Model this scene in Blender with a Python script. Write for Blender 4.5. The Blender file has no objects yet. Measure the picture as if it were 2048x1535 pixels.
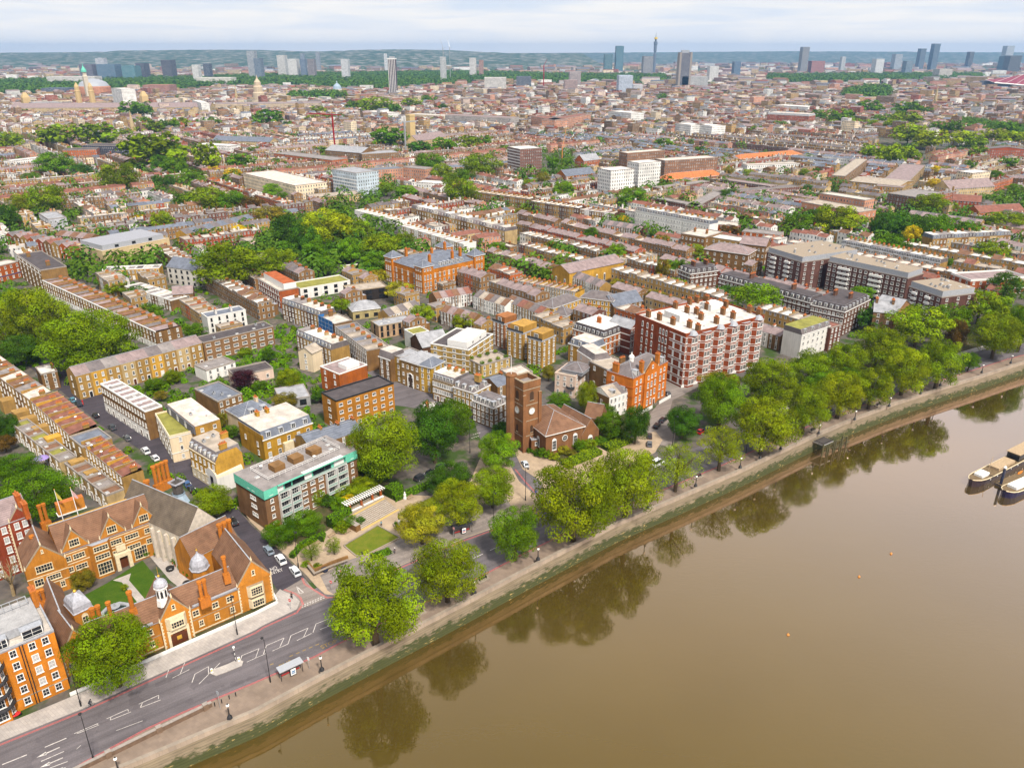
import bpy,math,random
from mathutils import Vector,noise as mnoise
R=math.radians
random.seed(7)
scene=bpy.context.scene
COL=scene.collection
F_PX,CAM_H=1560.0,120.0
PITCH=math.atan(662.5/F_PX)
cam_d=bpy.data.cameras.new("camera")
cam_d.sensor_width=36.0
cam_d.lens=36.0*F_PX/2048.0
cam_d.clip_start=1.0
cam_d.clip_end=60000.0
cam=bpy.data.objects.new("camera",cam_d)
COL.objects.link(cam)
cam.location=(0,0,CAM_H)
cam.rotation_euler=(math.pi/2-PITCH,0,0)
scene.camera=cam
SUN_EL,SUN_AZ=52.0,150.0
world=bpy.data.worlds.new("World")
scene.world=world
world.use_nodes=True
wn,wl=world.node_tree.nodes,world.node_tree.links
wn.clear()
w_out=wn.new("ShaderNodeOutputWorld")
w_bg=wn.new("ShaderNodeBackground")
w_bg.inputs[1].default_value=0.95
sky=wn.new("ShaderNodeTexSky")
sky.sky_type='NISHITA'
sky.sun_disc=False
sky.sun_elevation=R(SUN_EL)
sky.sun_rotation=R(SUN_AZ)
sky.air_density=1.0
sky.dust_density=1.5
w_sc=wn.new("ShaderNodeVectorMath");w_sc.operation='SCALE'
w_sc.inputs[3].default_value=0.10
wl.new(sky.outputs[0],w_sc.inputs[0])
tc=wn.new("ShaderNodeTexCoord")
sep=wn.new("ShaderNodeSeparateXYZ");wl.new(tc.outputs['Generated'],sep.inputs[0])
mz=wn.new("ShaderNodeMath");mz.operation='MAXIMUM';mz.inputs[1].default_value=0.02
wl.new(sep.outputs[2],mz.inputs[0])
ad=wn.new("ShaderNodeMath");ad.operation='ADD';ad.inputs[1].default_value=0.055
wl.new(mz.outputs[0],ad.inputs[0])
dx_=wn.new("ShaderNodeMath");dx_.operation='DIVIDE'
dy_=wn.new("ShaderNodeMath");dy_.operation='DIVIDE'
wl.new(sep.outputs[0],dx_.inputs[0]);wl.new(ad.outputs[0],dx_.inputs[1])
wl.new(sep.outputs[1],dy_.inputs[0]);wl.new(ad.outputs[0],dy_.inputs[1])
cmb=wn.new("ShaderNodeCombineXYZ")
wl.new(dx_.outputs[0],cmb.inputs[0]);wl.new(dy_.outputs[0],cmb.inputs[1])
cn=wn.new("ShaderNodeTexNoise");cn.inputs['Scale'].default_value=0.60;cn.inputs['Detail'].default_value=6.0
cn.inputs['Roughness'].default_value=0.52;cn.inputs['Distortion'].default_value=0.4
wl.new(cmb.outputs[0],cn.inputs['Vector'])
cr=wn.new("ShaderNodeValToRGB")
cr.color_ramp.elements[0].position=0.34;cr.color_ramp.elements[0].color=(0,0,0,1)
cr.color_ramp.elements[1].position=0.60;cr.color_ramp.elements[1].color=(1,1,1,1)
wl.new(cn.outputs['Fac'],cr.inputs[0])
cc=wn.new("ShaderNodeMix");cc.data_type='RGBA'
cc.inputs[6].default_value=(0.69,0.755,0.86,1);cc.inputs[7].default_value=(0.93,0.90,0.87,1)
wl.new(cr.outputs[0],cc.inputs[0])
cm=wn.new("ShaderNodeMix");cm.data_type='RGBA'
cm.inputs[0].default_value=0.94
wl.new(w_sc.outputs[0],cm.inputs[6]);wl.new(cc.outputs[2],cm.inputs[7])
hz=wn.new("ShaderNodeMapRange");hz.inputs[1].default_value=0.0;hz.inputs[2].default_value=0.05
hz.inputs[3].default_value=0.8;hz.inputs[4].default_value=0.0
wl.new(sep.outputs[2],hz.inputs[0])
hm=wn.new("ShaderNodeMix");hm.data_type='RGBA'
hm.inputs[7].default_value=(1.0,0.955,0.92,1)
wl.new(hz.outputs[0],hm.inputs[0]);wl.new(cm.outputs[2],hm.inputs[6])
wl.new(hm.outputs[2],w_bg.inputs[0]);wl.new(w_bg.outputs[0],w_out.inputs[0])
sun_d=bpy.data.lights.new("sun",'SUN')
sun_d.energy=4.6
sun_d.angle=R(6)
sun_d.color=(1.0,0.93,0.82)
sun=bpy.data.objects.new("sun",sun_d)
COL.objects.link(sun)
_d=Vector((math.sin(R(SUN_AZ))*math.cos(R(SUN_EL)),math.cos(R(SUN_AZ))*math.cos(R(SUN_EL)),math.sin(R(SUN_EL))))
sun.rotation_euler=_d.to_track_quat('Z','Y').to_euler()
sun.location=(0,0,400)
vs=scene.view_settings
vs.view_transform='Standard';vs.look='None';vs.gamma=1.0;vs.exposure=0.30
vs.use_curve_mapping=False
scene.cycles.max_bounces=5
scene.cycles.diffuse_bounces=1
scene.cycles.glossy_bounces=2
scene.cycles.transmission_bounces=2
scene.cycles.transparent_max_bounces=4
scene.cycles.volume_bounces=0
scene.cycles.use_adaptive_sampling=True
scene.cycles.adaptive_threshold=0.02
scene.cycles.use_denoising=True
SP,CP=math.sin(PITCH),math.cos(PITCH)
def P(px,py,z=0.0):
 ax,ay=(px-1024)/F_PX,(767.5-py)/F_PX
 t=(z-CAM_H)/(-SP+ay*CP)
 return Vector((ax*t,(CP+ay*SP)*t,z))
def px_per_m(p):
 return F_PX/((p.y)*CP-(p.z-CAM_H)*SP)
MATS={}
class NT:
 def __init__(s,name):
  s.m=bpy.data.materials.new(name);s.m.use_nodes=True
  s.n,s.l=s.m.node_tree.nodes,s.m.node_tree.links
  s.n.clear()
  s.out=s.n.new("ShaderNodeOutputMaterial")
  s.b=s.n.new("ShaderNodeBsdfPrincipled")
  s.l.new(s.b.outputs[0],s.out.inputs[0])
  s.oi=s.tcn=None
 def put(s,v,sock):
  if v is None:return
  if hasattr(v,'is_output'):s.l.new(v,sock)
  elif isinstance(v,(tuple,list)):
   sock.default_value=tuple(v)+((1.0,)if len(v)==3 and len(sock.default_value)==4 else())
  else:sock.default_value=v
 def math(s,op,a,b=0.0,c=None):
  n=s.n.new("ShaderNodeMath");n.operation=op
  s.put(a,n.inputs[0]);s.put(b,n.inputs[1])
  if c is not None:s.put(c,n.inputs[2])
  return n.outputs[0]
 def mix(s,f,a,b,mode='MIX'):
  n=s.n.new("ShaderNodeMix");n.data_type='RGBA';n.blend_type=mode
  s.put(f,n.inputs[0]);s.put(a,n.inputs[6]);s.put(b,n.inputs[7])
  return n.outputs[2]
 def coord(s,k='Object'):
  if s.tcn is None:s.tcn=s.n.new("ShaderNodeTexCoord")
  return s.tcn.outputs[k]
 def pos(s):
  return s.n.new("ShaderNodeNewGeometry").outputs['Position']
 def scale(s,v,xyz):
  n=s.n.new("ShaderNodeMapping");s.l.new(v,n.inputs[0]);n.inputs['Scale'].default_value=xyz
  return n.outputs[0]
 def noise(s,sc,det=3.0,vec=None,rough=0.55,w=0):
  n=s.n.new("ShaderNodeTexNoise");n.inputs['Scale'].default_value=sc
  n.inputs['Detail'].default_value=det;n.inputs['Roughness'].default_value=rough
  s.l.new(vec if vec is not None else s.coord(),n.inputs['Vector'])
  return n.outputs['Fac']
 def ramp(s,f,lo,hi,a=0.0,b=1.0):
  n=s.n.new("ShaderNodeMapRange");n.inputs[1].default_value=lo;n.inputs[2].default_value=hi
  n.inputs[3].default_value=a;n.inputs[4].default_value=b
  s.l.new(f,n.inputs[0]);return n.outputs[0]
 def info(s,k='Color'):
  if s.oi is None:s.oi=s.n.new("ShaderNodeObjectInfo")
  return s.oi.outputs[k]
 def attr(s,name):
  n=s.n.new("ShaderNodeAttribute");n.attribute_name=name
  return n.outputs['Color']
 def gain(s,col,f):
  n=s.n.new("ShaderNodeVectorMath");n.operation='SCALE'
  s.put(col,n.inputs[0]);s.put(f,n.inputs[3])
  return n.outputs[0]
 def bump(s,h,strength=0.3,dist=0.1):
  n=s.n.new("ShaderNodeBump");n.inputs['Strength'].default_value=strength
  n.inputs['Distance'].default_value=dist
  s.l.new(h,n.inputs['Height']);s.l.new(n.outputs[0],s.b.inputs['Normal'])
 def done(s,col,rough=0.8,spec=0.3,metal=0.0):
  s.put(col,s.b.inputs['Base Color']);s.put(rough,s.b.inputs['Roughness'])
  s.put(spec,s.b.inputs['Specular IOR Level']);s.put(metal,s.b.inputs['Metallic'])
  return s.m
def mk_wall(k,src):
 t=NT(k);c=t.info()if src=='obj' else t.attr('tint')
 v=t.coord()if src=='obj' else t.pos()
 big=t.ramp(t.noise(0.22,5,v,0.62),0.3,0.72,0.66,1.16)
 fine=t.ramp(t.noise(5.0,3,v),0.25,0.75,0.80,1.18)
 st=t.ramp(t.noise(1.0,3,t.scale(v,(1.3,1.3,0.12))),0.35,0.8,1.06,0.78)
 soot=t.ramp(t.noise(0.30,5,t.scale(v,(1,1,0.45)),0.65),0.52,0.74,0.0,0.38)
 return t.done(t.mix(soot,t.gain(t.gain(c,t.math('MULTIPLY',big,fine)),st),(0.085,0.060,0.045)),0.9,0.15)
def mk_stucco(k):
 t=NT(k);c=t.info()
 st=t.ramp(t.noise(1.0,4,t.scale(t.coord(),(1.6,1.6,0.10))),0.4,0.85,1.0,0.80)
 big=t.ramp(t.noise(0.3,3),0.3,0.8,1.03,0.88)
 return t.done(t.gain(c,t.math('MULTIPLY',st,big)),0.75,0.25)
def mk_roof(k,src):
 t=NT(k);c=t.info()if src=='obj' else t.attr('tint')
 v=t.coord()if src=='obj' else t.pos()
 big=t.ramp(t.noise(0.45,4,v),0.3,0.72,0.70,1.22)
 fine=t.ramp(t.noise(7.0,3,v),0.25,0.75,0.72,1.25)
 n=t.n.new("ShaderNodeTexWave");n.bands_direction='Z';n.inputs['Scale'].default_value=0.9
 n.inputs['Distortion'].default_value=1.5
 t.l.new(v,n.inputs['Vector'])
 crs=t.ramp(n.outputs['Fac'],0,1,0.86,1.08)
 col=t.gain(t.gain(c,t.math('MULTIPLY',big,fine)),crs)
 moss=t.ramp(t.noise(0.9,4,v),0.60,0.75,0.0,0.35)
 return t.done(t.mix(moss,col,(0.09,0.085,0.05)),0.85,0.2)
def mk_flat(k):
 t=NT(k);c=t.info()
 a=t.ramp(t.noise(0.35,5),0.3,0.7,0.70,1.2)
 b=t.ramp(t.noise(4.0,3),0.3,0.7,0.85,1.12)
 col=t.gain(c,t.math('MULTIPLY',a,b))
 pud=t.ramp(t.noise(0.6,5,rough=0.7),0.56,0.68,0.0,0.5)
 return t.done(t.mix(pud,col,t.gain(c,0.55)),0.8,0.25)
def facade_mask(t,uv,pu,pv,w,h0,h1,grow):
 sx=t.n.new("ShaderNodeSeparateXYZ");t.l.new(uv,sx.inputs[0])
 fu=t.math('FRACT',t.math('DIVIDE',sx.outputs[0],pu));fv=t.math('FRACT',t.math('DIVIDE',sx.outputs[1],pv))
 du=t.math('ABSOLUTE',t.math('SUBTRACT',fu,0.5))
 mid,half=(h0+h1)/2,(h1-h0)/2
 dv=t.math('ABSOLUTE',t.math('SUBTRACT',fv,mid))
 out=t.math('MULTIPLY',t.math('LESS_THAN',du,w/2+grow),t.math('LESS_THAN',dv,half+grow*0.8))
 inn=t.math('MULTIPLY',t.math('LESS_THAN',du,w/2),t.math('LESS_THAN',dv,half))
 cell=t.math('ADD',t.math('MULTIPLY',t.math('FLOOR',t.math('DIVIDE',sx.outputs[0],pu)),12.989),t.math('MULTIPLY',t.math('FLOOR',t.math('DIVIDE',sx.outputs[1],pv)),78.233))
 rnd=t.math('FRACT',t.math('MULTIPLY',t.math('SINE',cell),4758.5))
 return out,inn,rnd
def mk_facade(k,src):
 t=NT(k);c=t.info()if src=='obj' else t.attr('tint')
 v=t.pos()
 big=t.ramp(t.noise(0.12,4,v),0.3,0.72,0.70,1.2)
 fine=t.ramp(t.noise(3.0,3,v),0.25,0.75,0.82,1.16)
 wall=t.gain(c,t.math('MULTIPLY',big,fine))
 o,i,r=facade_mask(t,t.coord('UV'),2.6,3.1,0.34,0.28,0.80,0.06)
 gl=t.mix(t.math('GREATER_THAN',r,0.62),(0.035,0.04,0.05),(0.24,0.245,0.25))
 fr=t.mix(0.6,wall,(0.72,0.70,0.66))
 col=t.mix(i,t.mix(o,wall,fr),gl)
 return t.done(col,t.ramp(i,0,1,0.85,0.25),0.3)
def mk_leaf(k):
 t=NT(k)
 tint=t.attr('tint')
 col=t.mix(1.0,t.info(),tint,'MULTIPLY')
 hue=t.ramp(t.noise(0.35,2,t.pos()),0.3,0.7,0.82,1.2)
 col=t.gain(col,hue)
 t.n.remove(t.b)
 d=t.n.new("ShaderNodeBsdfDiffuse");tr=t.n.new("ShaderNodeBsdfTranslucent");ms=t.n.new("ShaderNodeMixShader")
 t.l.new(col,d.inputs[0]);t.put(t.mix(1.0,col,(1.25,1.15,0.5),'MULTIPLY'),tr.inputs[0])
 ms.inputs[0].default_value=0.12
 t.l.new(d.outputs[0],ms.inputs[1]);t.l.new(tr.outputs[0],ms.inputs[2]);t.l.new(ms.outputs[0],t.out.inputs[0])
 return t.m
def mk_plain(k,col,rough=0.7,spec=0.3,metal=0.0,var=0.12,sc=2.0):
 t=NT(k)
 c=t.info()if col is None else col
 f=t.ramp(t.noise(sc,4),0.3,0.7,1-var,1+var)
 return t.done(t.gain(c,f),rough,spec,metal)
def mk_asphalt(k,col,patch):
 t=NT(k);v=t.pos()
 a=t.ramp(t.noise(0.10,5,v),0.3,0.7,0.84,1.14);b=t.ramp(t.noise(3.5,4,v),0.3,0.7,0.86,1.12)
 c=t.gain(col,t.math('MULTIPLY',a,b))
 pt=t.ramp(t.noise(0.22,2,v),0.60,0.62,0.0,0.45)
 m=t.n.new("ShaderNodeMapping");m.inputs['Rotation'].default_value=(0,0,R(-36));t.l.new(v,m.inputs[0])
 tr=t.ramp(t.noise(1.0,4,t.scale(m.outputs[0],(0.035,0.75,1)),0.6),0.35,0.68,1.14,0.78)
 return t.done(t.gain(t.mix(pt,c,patch),tr),0.85,0.25)
def mk_paving(k,col,bw=0.9,bh=0.6,joint=0.75):
 t=NT(k);v=t.pos()
 n=t.n.new("ShaderNodeTexBrick");n.inputs['Scale'].default_value=1.0
 n.inputs['Brick Width'].default_value=bw;n.inputs['Row Height'].default_value=bh
 n.inputs['Mortar Size'].default_value=0.03
 n.inputs['Color1'].default_value=(1,1,1,1);n.inputs['Color2'].default_value=(0.86,0.86,0.88,1)
 n.inputs['Mortar'].default_value=(joint,joint,joint,1)
 m=t.n.new("ShaderNodeMapping");m.inputs['Rotation'].default_value=(0,0,R(37));t.l.new(v,m.inputs[0]);t.l.new(m.outputs[0],n.inputs['Vector'])
 a=t.ramp(t.noise(0.25,5,v),0.3,0.7,0.80,1.14)
 c=t.mix(1.0,t.gain(col,a),n.outputs['Color'],'MULTIPLY')
 return t.done(c,0.85,0.2)
def mk_grass(k,a,b):
 t=NT(k);v=t.pos()
 f=t.ramp(t.noise(0.35,5,v),0.3,0.7);g=t.ramp(t.noise(6.0,4,v),0.25,0.75,0.7,1.25)
 return t.done(t.gain(t.mix(f,a,b),g),0.95,0.1)
def M(k):
 if k in MATS:return MATS[k]
 MATS[k]=m=BUILD[k](k)
 return m
BUILD={'brick':lambda k:mk_wall(k,'obj'),'brick_tint':lambda k:mk_wall(k,'tint'),'stucco':mk_stucco,'slate':lambda k:mk_roof(k,'obj'),'roof_tint':lambda k:mk_roof(k,'tint'),'felt':mk_flat,'facade':lambda k:mk_facade(k,'obj'),'facade_tint':lambda k:mk_facade(k,'tint'),'leaf':mk_leaf,'paint':lambda k:mk_plain(k,None,0.45,0.45,0,0.05),'gloss':lambda k:mk_plain(k,None,0.22,0.6,0,0.04),'white':lambda k:mk_plain(k,(0.74,0.72,0.69),0.55,0.35,0,0.07),'cream':lambda k:mk_plain(k,(0.66,0.55,0.37),0.8,0.2,0,0.14),'glass':lambda k:mk_plain(k,(0.018,0.021,0.026),0.12,0.5,0,0.3,0.5),'blind':lambda k:mk_plain(k,(0.40,0.40,0.40),0.3,0.5,0,0.2,0.5),'lead':lambda k:mk_plain(k,(0.33,0.34,0.37),0.5,0.4,0,0.2),'copper':lambda k:mk_plain(k,(0.13,0.50,0.36),0.6,0.3,0,0.14),'black':lambda k:mk_plain(k,(0.016,0.016,0.018),0.4,0.4,0,0.1),'steel':lambda k:mk_plain(k,(0.42,0.43,0.45),0.35,0.5,0.4,0.08),'gold':lambda k:mk_plain(k,(0.75,0.45,0.06),0.3,0.5,0.6,0.08),'clay':lambda k:mk_plain(k,(0.42,0.13,0.035),0.85,0.2,0,0.25),'bark':lambda k:mk_plain(k,(0.085,0.062,0.038),0.95,0.1,0,0.3),'rubber':lambda k:mk_plain(k,(0.012,0.012,0.013),0.8,0.2),'door_wood':lambda k:mk_plain(k,(0.10,0.028,0.010),0.6,0.3,0,0.2),'wood':lambda k:mk_plain(k,(0.16,0.11,0.06),0.85,0.2,0,0.25),'globe':lambda k:mk_plain(k,(0.85,0.85,0.83),0.2,0.5,0,0.03),'skin':lambda k:mk_plain(k,(0.45,0.25,0.17),0.6,0.3,0,0.05),'cloth':lambda k:mk_plain(k,None,0.9,0.1,0,0.12,6.0),'stone':lambda k:mk_plain(k,None,0.85,0.2,0,0.2,1.2),}
class MB:
 def __init__(s,mats=()):
  s.v,s.f,s.mi,s.uv,s.tint=[],[],[],[],[]
  s.mats=list(mats);s.cur=None
 def mid(s,m):
  if m not in s.mats:s.mats.append(m)
  return s.mats.index(m)
 def face(s,pts,m,uv=None):
  i=len(s.v);s.v.extend([tuple(p)for p in pts])
  s.f.append(tuple(range(i,i+len(pts))));s.mi.append(s.mid(m))
  if uv is None:uv=[(0.0,0.0)]*len(pts)
  s.uv.extend(uv)
  if s.cur is not None:s.tint.extend([s.cur]*len(pts))
 def wallq(s,a,b,z0,z1,m,u0=0.0):
  """upright quad from a to b; UV in metres"""
  L=math.hypot(b[0]-a[0],b[1]-a[1])
  s.face([(a[0],a[1],z0),(b[0],b[1],z0),(b[0],b[1],z1),(a[0],a[1],z1)],m,[(u0,0),(u0+L,0),(u0+L,z1-z0),(u0,z1-z0)])
 def poly_walls(s,pts,z0,z1,m,skip=()):
  n=len(pts)
  for i in range(n):
   if i not in skip:s.wallq(pts[i],pts[(i+1)%n],z0,z1,m,i*1.3)
 def cap(s,pts,z,m,up=True):
  q=[(p[0],p[1],z)for p in pts]
  s.face(q if up else q[::-1],m)
 def prism(s,pts,z0,z1,m,top=None,bottom=False):
  s.poly_walls(pts,z0,z1,m);s.cap(pts,z1,top or m)
  if bottom:s.cap(pts,z0,m,False)
 def box(s,x0,y0,z0,x1,y1,z1,m,top=None,bottom=True):
  s.prism([(x0,y0),(x1,y0),(x1,y1),(x0,y1)],z0,z1,m,top,bottom)
 def ring(s,x0,y0,x1,y1,t,z0,z1,m):
  s.box(x0,y0,z0,x1,y0+t,z1,m);s.box(x0,y1-t,z0,x1,y1,z1,m)
  s.box(x0,y0+t,z0,x0+t,y1-t,z1,m);s.box(x1-t,y0+t,z0,x1,y1-t,z1,m)
 def lathe(s,prof,m,n=12,cx=0.0,cy=0.0,cap=True):
  rings=[]
  for r,z in prof:
   rings.append([(cx+r*math.cos(2*math.pi*i/n),cy+r*math.sin(2*math.pi*i/n),z)for i in range(n)])
  for a,b in zip(rings,rings[1:]):
   for i in range(n):
    j=(i+1)%n
    s.face([a[i],a[j],b[j],b[i]],m)
  if cap:s.face(rings[-1],m)
 def tube(s,p,q,r0,r1,m,n=6):
  p,q=Vector(p),Vector(q);d=(q-p).normalized()
  a=d.orthogonal().normalized();b=d.cross(a)
  A=[p+(a*math.cos(2*math.pi*i/n)+b*math.sin(2*math.pi*i/n))*r0 for i in range(n)]
  B=[q+(a*math.cos(2*math.pi*i/n)+b*math.sin(2*math.pi*i/n))*r1 for i in range(n)]
  for i in range(n):
   j=(i+1)%n
   s.face([A[i],A[j],B[j],B[i]],m)
  s.face(B,m);s.face(A[::-1],m)
 def ball(s,c,r,m,n=8,k=5,sz=1.0):
  s.lathe([(max(1e-3,r*math.sin(math.pi*i/k)),c[2]-r*sz*math.cos(math.pi*i/k))for i in range(k+1)],m,n,c[0],c[1],False)
 def mesh(s,name):
  me=bpy.data.meshes.new(name)
  me.from_pydata(s.v,[],s.f)
  for k in s.mats:me.materials.append(M(k))
  if len(s.mats)>1:me.polygons.foreach_set('material_index',s.mi)
  uvl=me.uv_layers.new(name='UVMap')
  flat=[0.0]*(2*len(s.uv));flat[0::2]=[u for u,_ in s.uv];flat[1::2]=[w for _,w in s.uv]
  uvl.data.foreach_set('uv',flat)
  if s.tint:
   ca=me.color_attributes.new('tint','FLOAT_COLOR','CORNER')
   fl=[]
   for c in s.tint:fl.extend((c[0],c[1],c[2],1.0))
   ca.data.foreach_set('color',fl)
  me.update()
  return me
def add(name,mesh,parent=None,loc=(0,0,0),rz=0.0,color=None,scale=None):
 if isinstance(mesh,MB):mesh=mesh.mesh(name)
 o=bpy.data.objects.new(name,mesh)
 COL.objects.link(o)
 if parent is not None:o.parent=parent
 o.location=loc
 if rz:o.rotation_euler=(0,0,rz)
 if color is not None:o.color=(color[0],color[1],color[2],1.0)
 if scale is not None:o.scale=scale if hasattr(scale,'__len__')else(scale,)*3
 return o
def tag(o,label=None,cat=None,group=None,kind=None):
 if label:o['label']=label
 if cat:o['category']=cat
 if group:o['group']=group
 if kind:o['kind']=kind
 return o
def empty(name,loc,rz,label,cat,group=None):
 o=bpy.data.objects.new(name,None);COL.objects.link(o)
 o.location=loc;o.rotation_euler=(0,0,rz);o.empty_display_size=1.0
 return tag(o,label,cat,group)
def copy_tree(o,parent=None):
 c=o.copy();COL.objects.link(c)
 if parent is not None:c.parent=parent
 for ch in list(o.children):copy_tree(ch,c)
 return c
ORD=['first','second','third','fourth','fifth','sixth','seventh','eighth','ninth','tenth','eleventh','twelfth','thirteenth','fourteenth','fifteenth','sixteenth','seventeenth','eighteenth','nineteenth','twentieth']+['%dth'%i if i%10>3 or i%10==0 else '%d%s'%(i,{1:'st',2:'nd',3:'rd'}[i%10])for i in range(21,130)]
def dirs(a,b):
 d=(b-a);d.z=0;d.normalize();return d,Vector((-d.y,d.x,0))
WATER_Z=-4.5
def offset(pl,d):
 """polyline moved d metres to its left"""
 out=[]
 for i,p in enumerate(pl):
  a=pl[max(0,i-1)];b=pl[min(len(pl)-1,i+1)]
  u,n=dirs(Vector((a.x,a.y,0)),Vector((b.x,b.y,0)))
  out.append(Vector((p.x,p.y,0))+n*d)
 return out
_e=[P(x,y,1.0)for x,y in[(260,1527),(510,1422),(626,1360),(805,1268),(948,1194),(1075,1127),(1230,1048),(1400,975),(1485,938),(1625,872),(1700,840),(1790,806),(1892,773),(1961,752),(2046,724)]]
EMB=[Vector((-420,-110,0)),Vector((-160,52,0))]+[Vector((p.x,p.y,0))for p in _e]+[Vector((330,362,0)),Vector((620,470,0)),Vector((1500,700,0)),Vector((5000,1400,0)),Vector((14000,2500,0))]
def sheet(name,pts,z,mat,label=None,cat=None,kind='structure',color=None):
 mb=MB();mb.face([(p[0],p[1],z)for p in pts],mat)
 return tag(add(name,mb,color=color),label,cat,None,kind)
def slab(name,pts,z0,z1,mat,side=None,kind='structure',color=None):
 mb=MB();mb.poly_walls(pts,z0,z1,side or mat);mb.cap(pts,z1,mat)
 return tag(add(name,mb,color=color),kind=kind)
def strip(mb,A,B,z,mat):
 for i in range(len(A)-1):
  mb.face([(A[i].x,A[i].y,z),(A[i+1].x,A[i+1].y,z),(B[i+1].x,B[i+1].y,z),(B[i].x,B[i].y,z)],mat)
def mk_water(k):
 t=NT(k);v=t.pos()
 murk=t.ramp(t.noise(0.02,4,v),0.3,0.7)
 t.put(t.mix(murk,(0.060,0.040,0.0075),(0.076,0.052,0.012)),t.b.inputs['Base Color']);t.put(0.9,t.b.inputs['Roughness']);t.put(0.0,t.b.inputs['Specular IOR Level'])
 n1=t.noise(0.9,3,t.scale(v,(0.6,1.3,1)));n2=t.noise(0.10,3,v)
 calm=t.ramp(t.noise(0.020,5,t.scale(v,(1,1.6,1)),0.6),0.45,0.60,0.15,1.3)
 h=t.math('ADD',t.math('MULTIPLY',t.math('MULTIPLY',n1,0.06),calm),t.math('MULTIPLY',n2,0.10))
 bp=t.n.new("ShaderNodeBump");bp.inputs['Strength'].default_value=0.35;bp.inputs['Distance'].default_value=0.45;t.l.new(h,bp.inputs['Height'])
 lw=t.n.new("ShaderNodeLayerWeight");lw.inputs['Blend'].default_value=0.5;t.l.new(bp.outputs[0],lw.inputs['Normal'])
 f=t.math('MINIMUM',t.math('MULTIPLY',t.math('POWER',lw.outputs['Facing'],1.75),1.5),0.95)
 g=t.n.new("ShaderNodeBsdfGlossy");t.put(t.ramp(t.noise(0.012,5,t.scale(v,(1,2.2,1)),0.65),0.42,0.62,0.02,0.09),g.inputs['Roughness']);t.l.new(bp.outputs[0],g.inputs['Normal'])
 t.put(t.mix(t.ramp(lw.outputs['Facing'],0.25,0.55),(1.0,0.70,0.38),(1.0,0.80,0.69)),g.inputs['Color'])
 ms=t.n.new("ShaderNodeMixShader");t.l.new(f,ms.inputs[0]);t.l.new(t.b.outputs[0],ms.inputs[1]);t.l.new(g.outputs[0],ms.inputs[2]);t.l.new(ms.outputs[0],t.out.inputs[0])
 return t.m
def mk_ground(k):
 t=NT(k);v=t.pos()
 a=t.ramp(t.noise(0.05,4,v),0.40,0.60);b=t.ramp(t.noise(0.35,4,v),0.35,0.65);g=t.ramp(t.noise(0.11,5,v),0.50,0.60)
 c=t.mix(b,(0.085,0.075,0.065),(0.17,0.14,0.11))
 c=t.mix(t.math('MULTIPLY',a,0.5),c,(0.085,0.08,0.085))
 c=t.mix(g,c,(0.045,0.075,0.018))
 return t.done(c,0.95,0.1)
def mk_far(k):
 t=NT(k);v=t.pos()
 a=t.noise(0.012,8,v,0.72);b=t.noise(0.05,8,v,0.75)
 c=t.mix(t.ramp(b,0.46,0.60),(0.018,0.045,0.015),(0.06,0.10,0.035))
 c=t.mix(t.ramp(a,0.50,0.60,0,.9),c,(0.34,0.30,0.28))
 return t.done(c,0.95,0.1)
def mk_embwall(k):
 t=NT(k);v=t.pos()
 sx=t.n.new("ShaderNodeSeparateXYZ");t.l.new(v,sx.inputs[0])
 nb=t.noise(0.5,5,t.scale(v,(1,1,2.5)),0.65)
 st=t.ramp(t.noise(0.25,5,t.scale(v,(1,1,6))),0.3,0.7,0.7,1.15)
 stone=t.gain((0.20,0.163,0.112),st)
 hgt=t.math('ADD',sx.outputs[2],t.math('MULTIPLY',t.math('SUBTRACT',nb,0.5),6.0))
 algae=t.ramp(hgt,-2.7,-1.7,0.92,0.0)
 c=t.mix(algae,stone,t.mix(nb,(0.020,0.034,0.008),(0.055,0.062,0.018)))
 pale=t.math('MULTIPLY',t.ramp(t.noise(0.45,5,t.scale(v,(1,1,5)),0.7),0.60,0.65),t.ramp(sx.outputs[2],-2.0,-3.0))
 c=t.mix(t.math('MULTIPLY',pale,0.8),c,(0.42,0.31,0.12))
 n=t.n.new("ShaderNodeTexWave");n.bands_direction='Z';n.inputs['Scale'].default_value=0.55;n.inputs['Distortion'].default_value=0.6
 t.l.new(v,n.inputs['Vector'])
 return t.done(t.gain(c,t.ramp(n.outputs['Fac'],0,0.25,0.72,1.0)),0.85,0.2)
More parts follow.
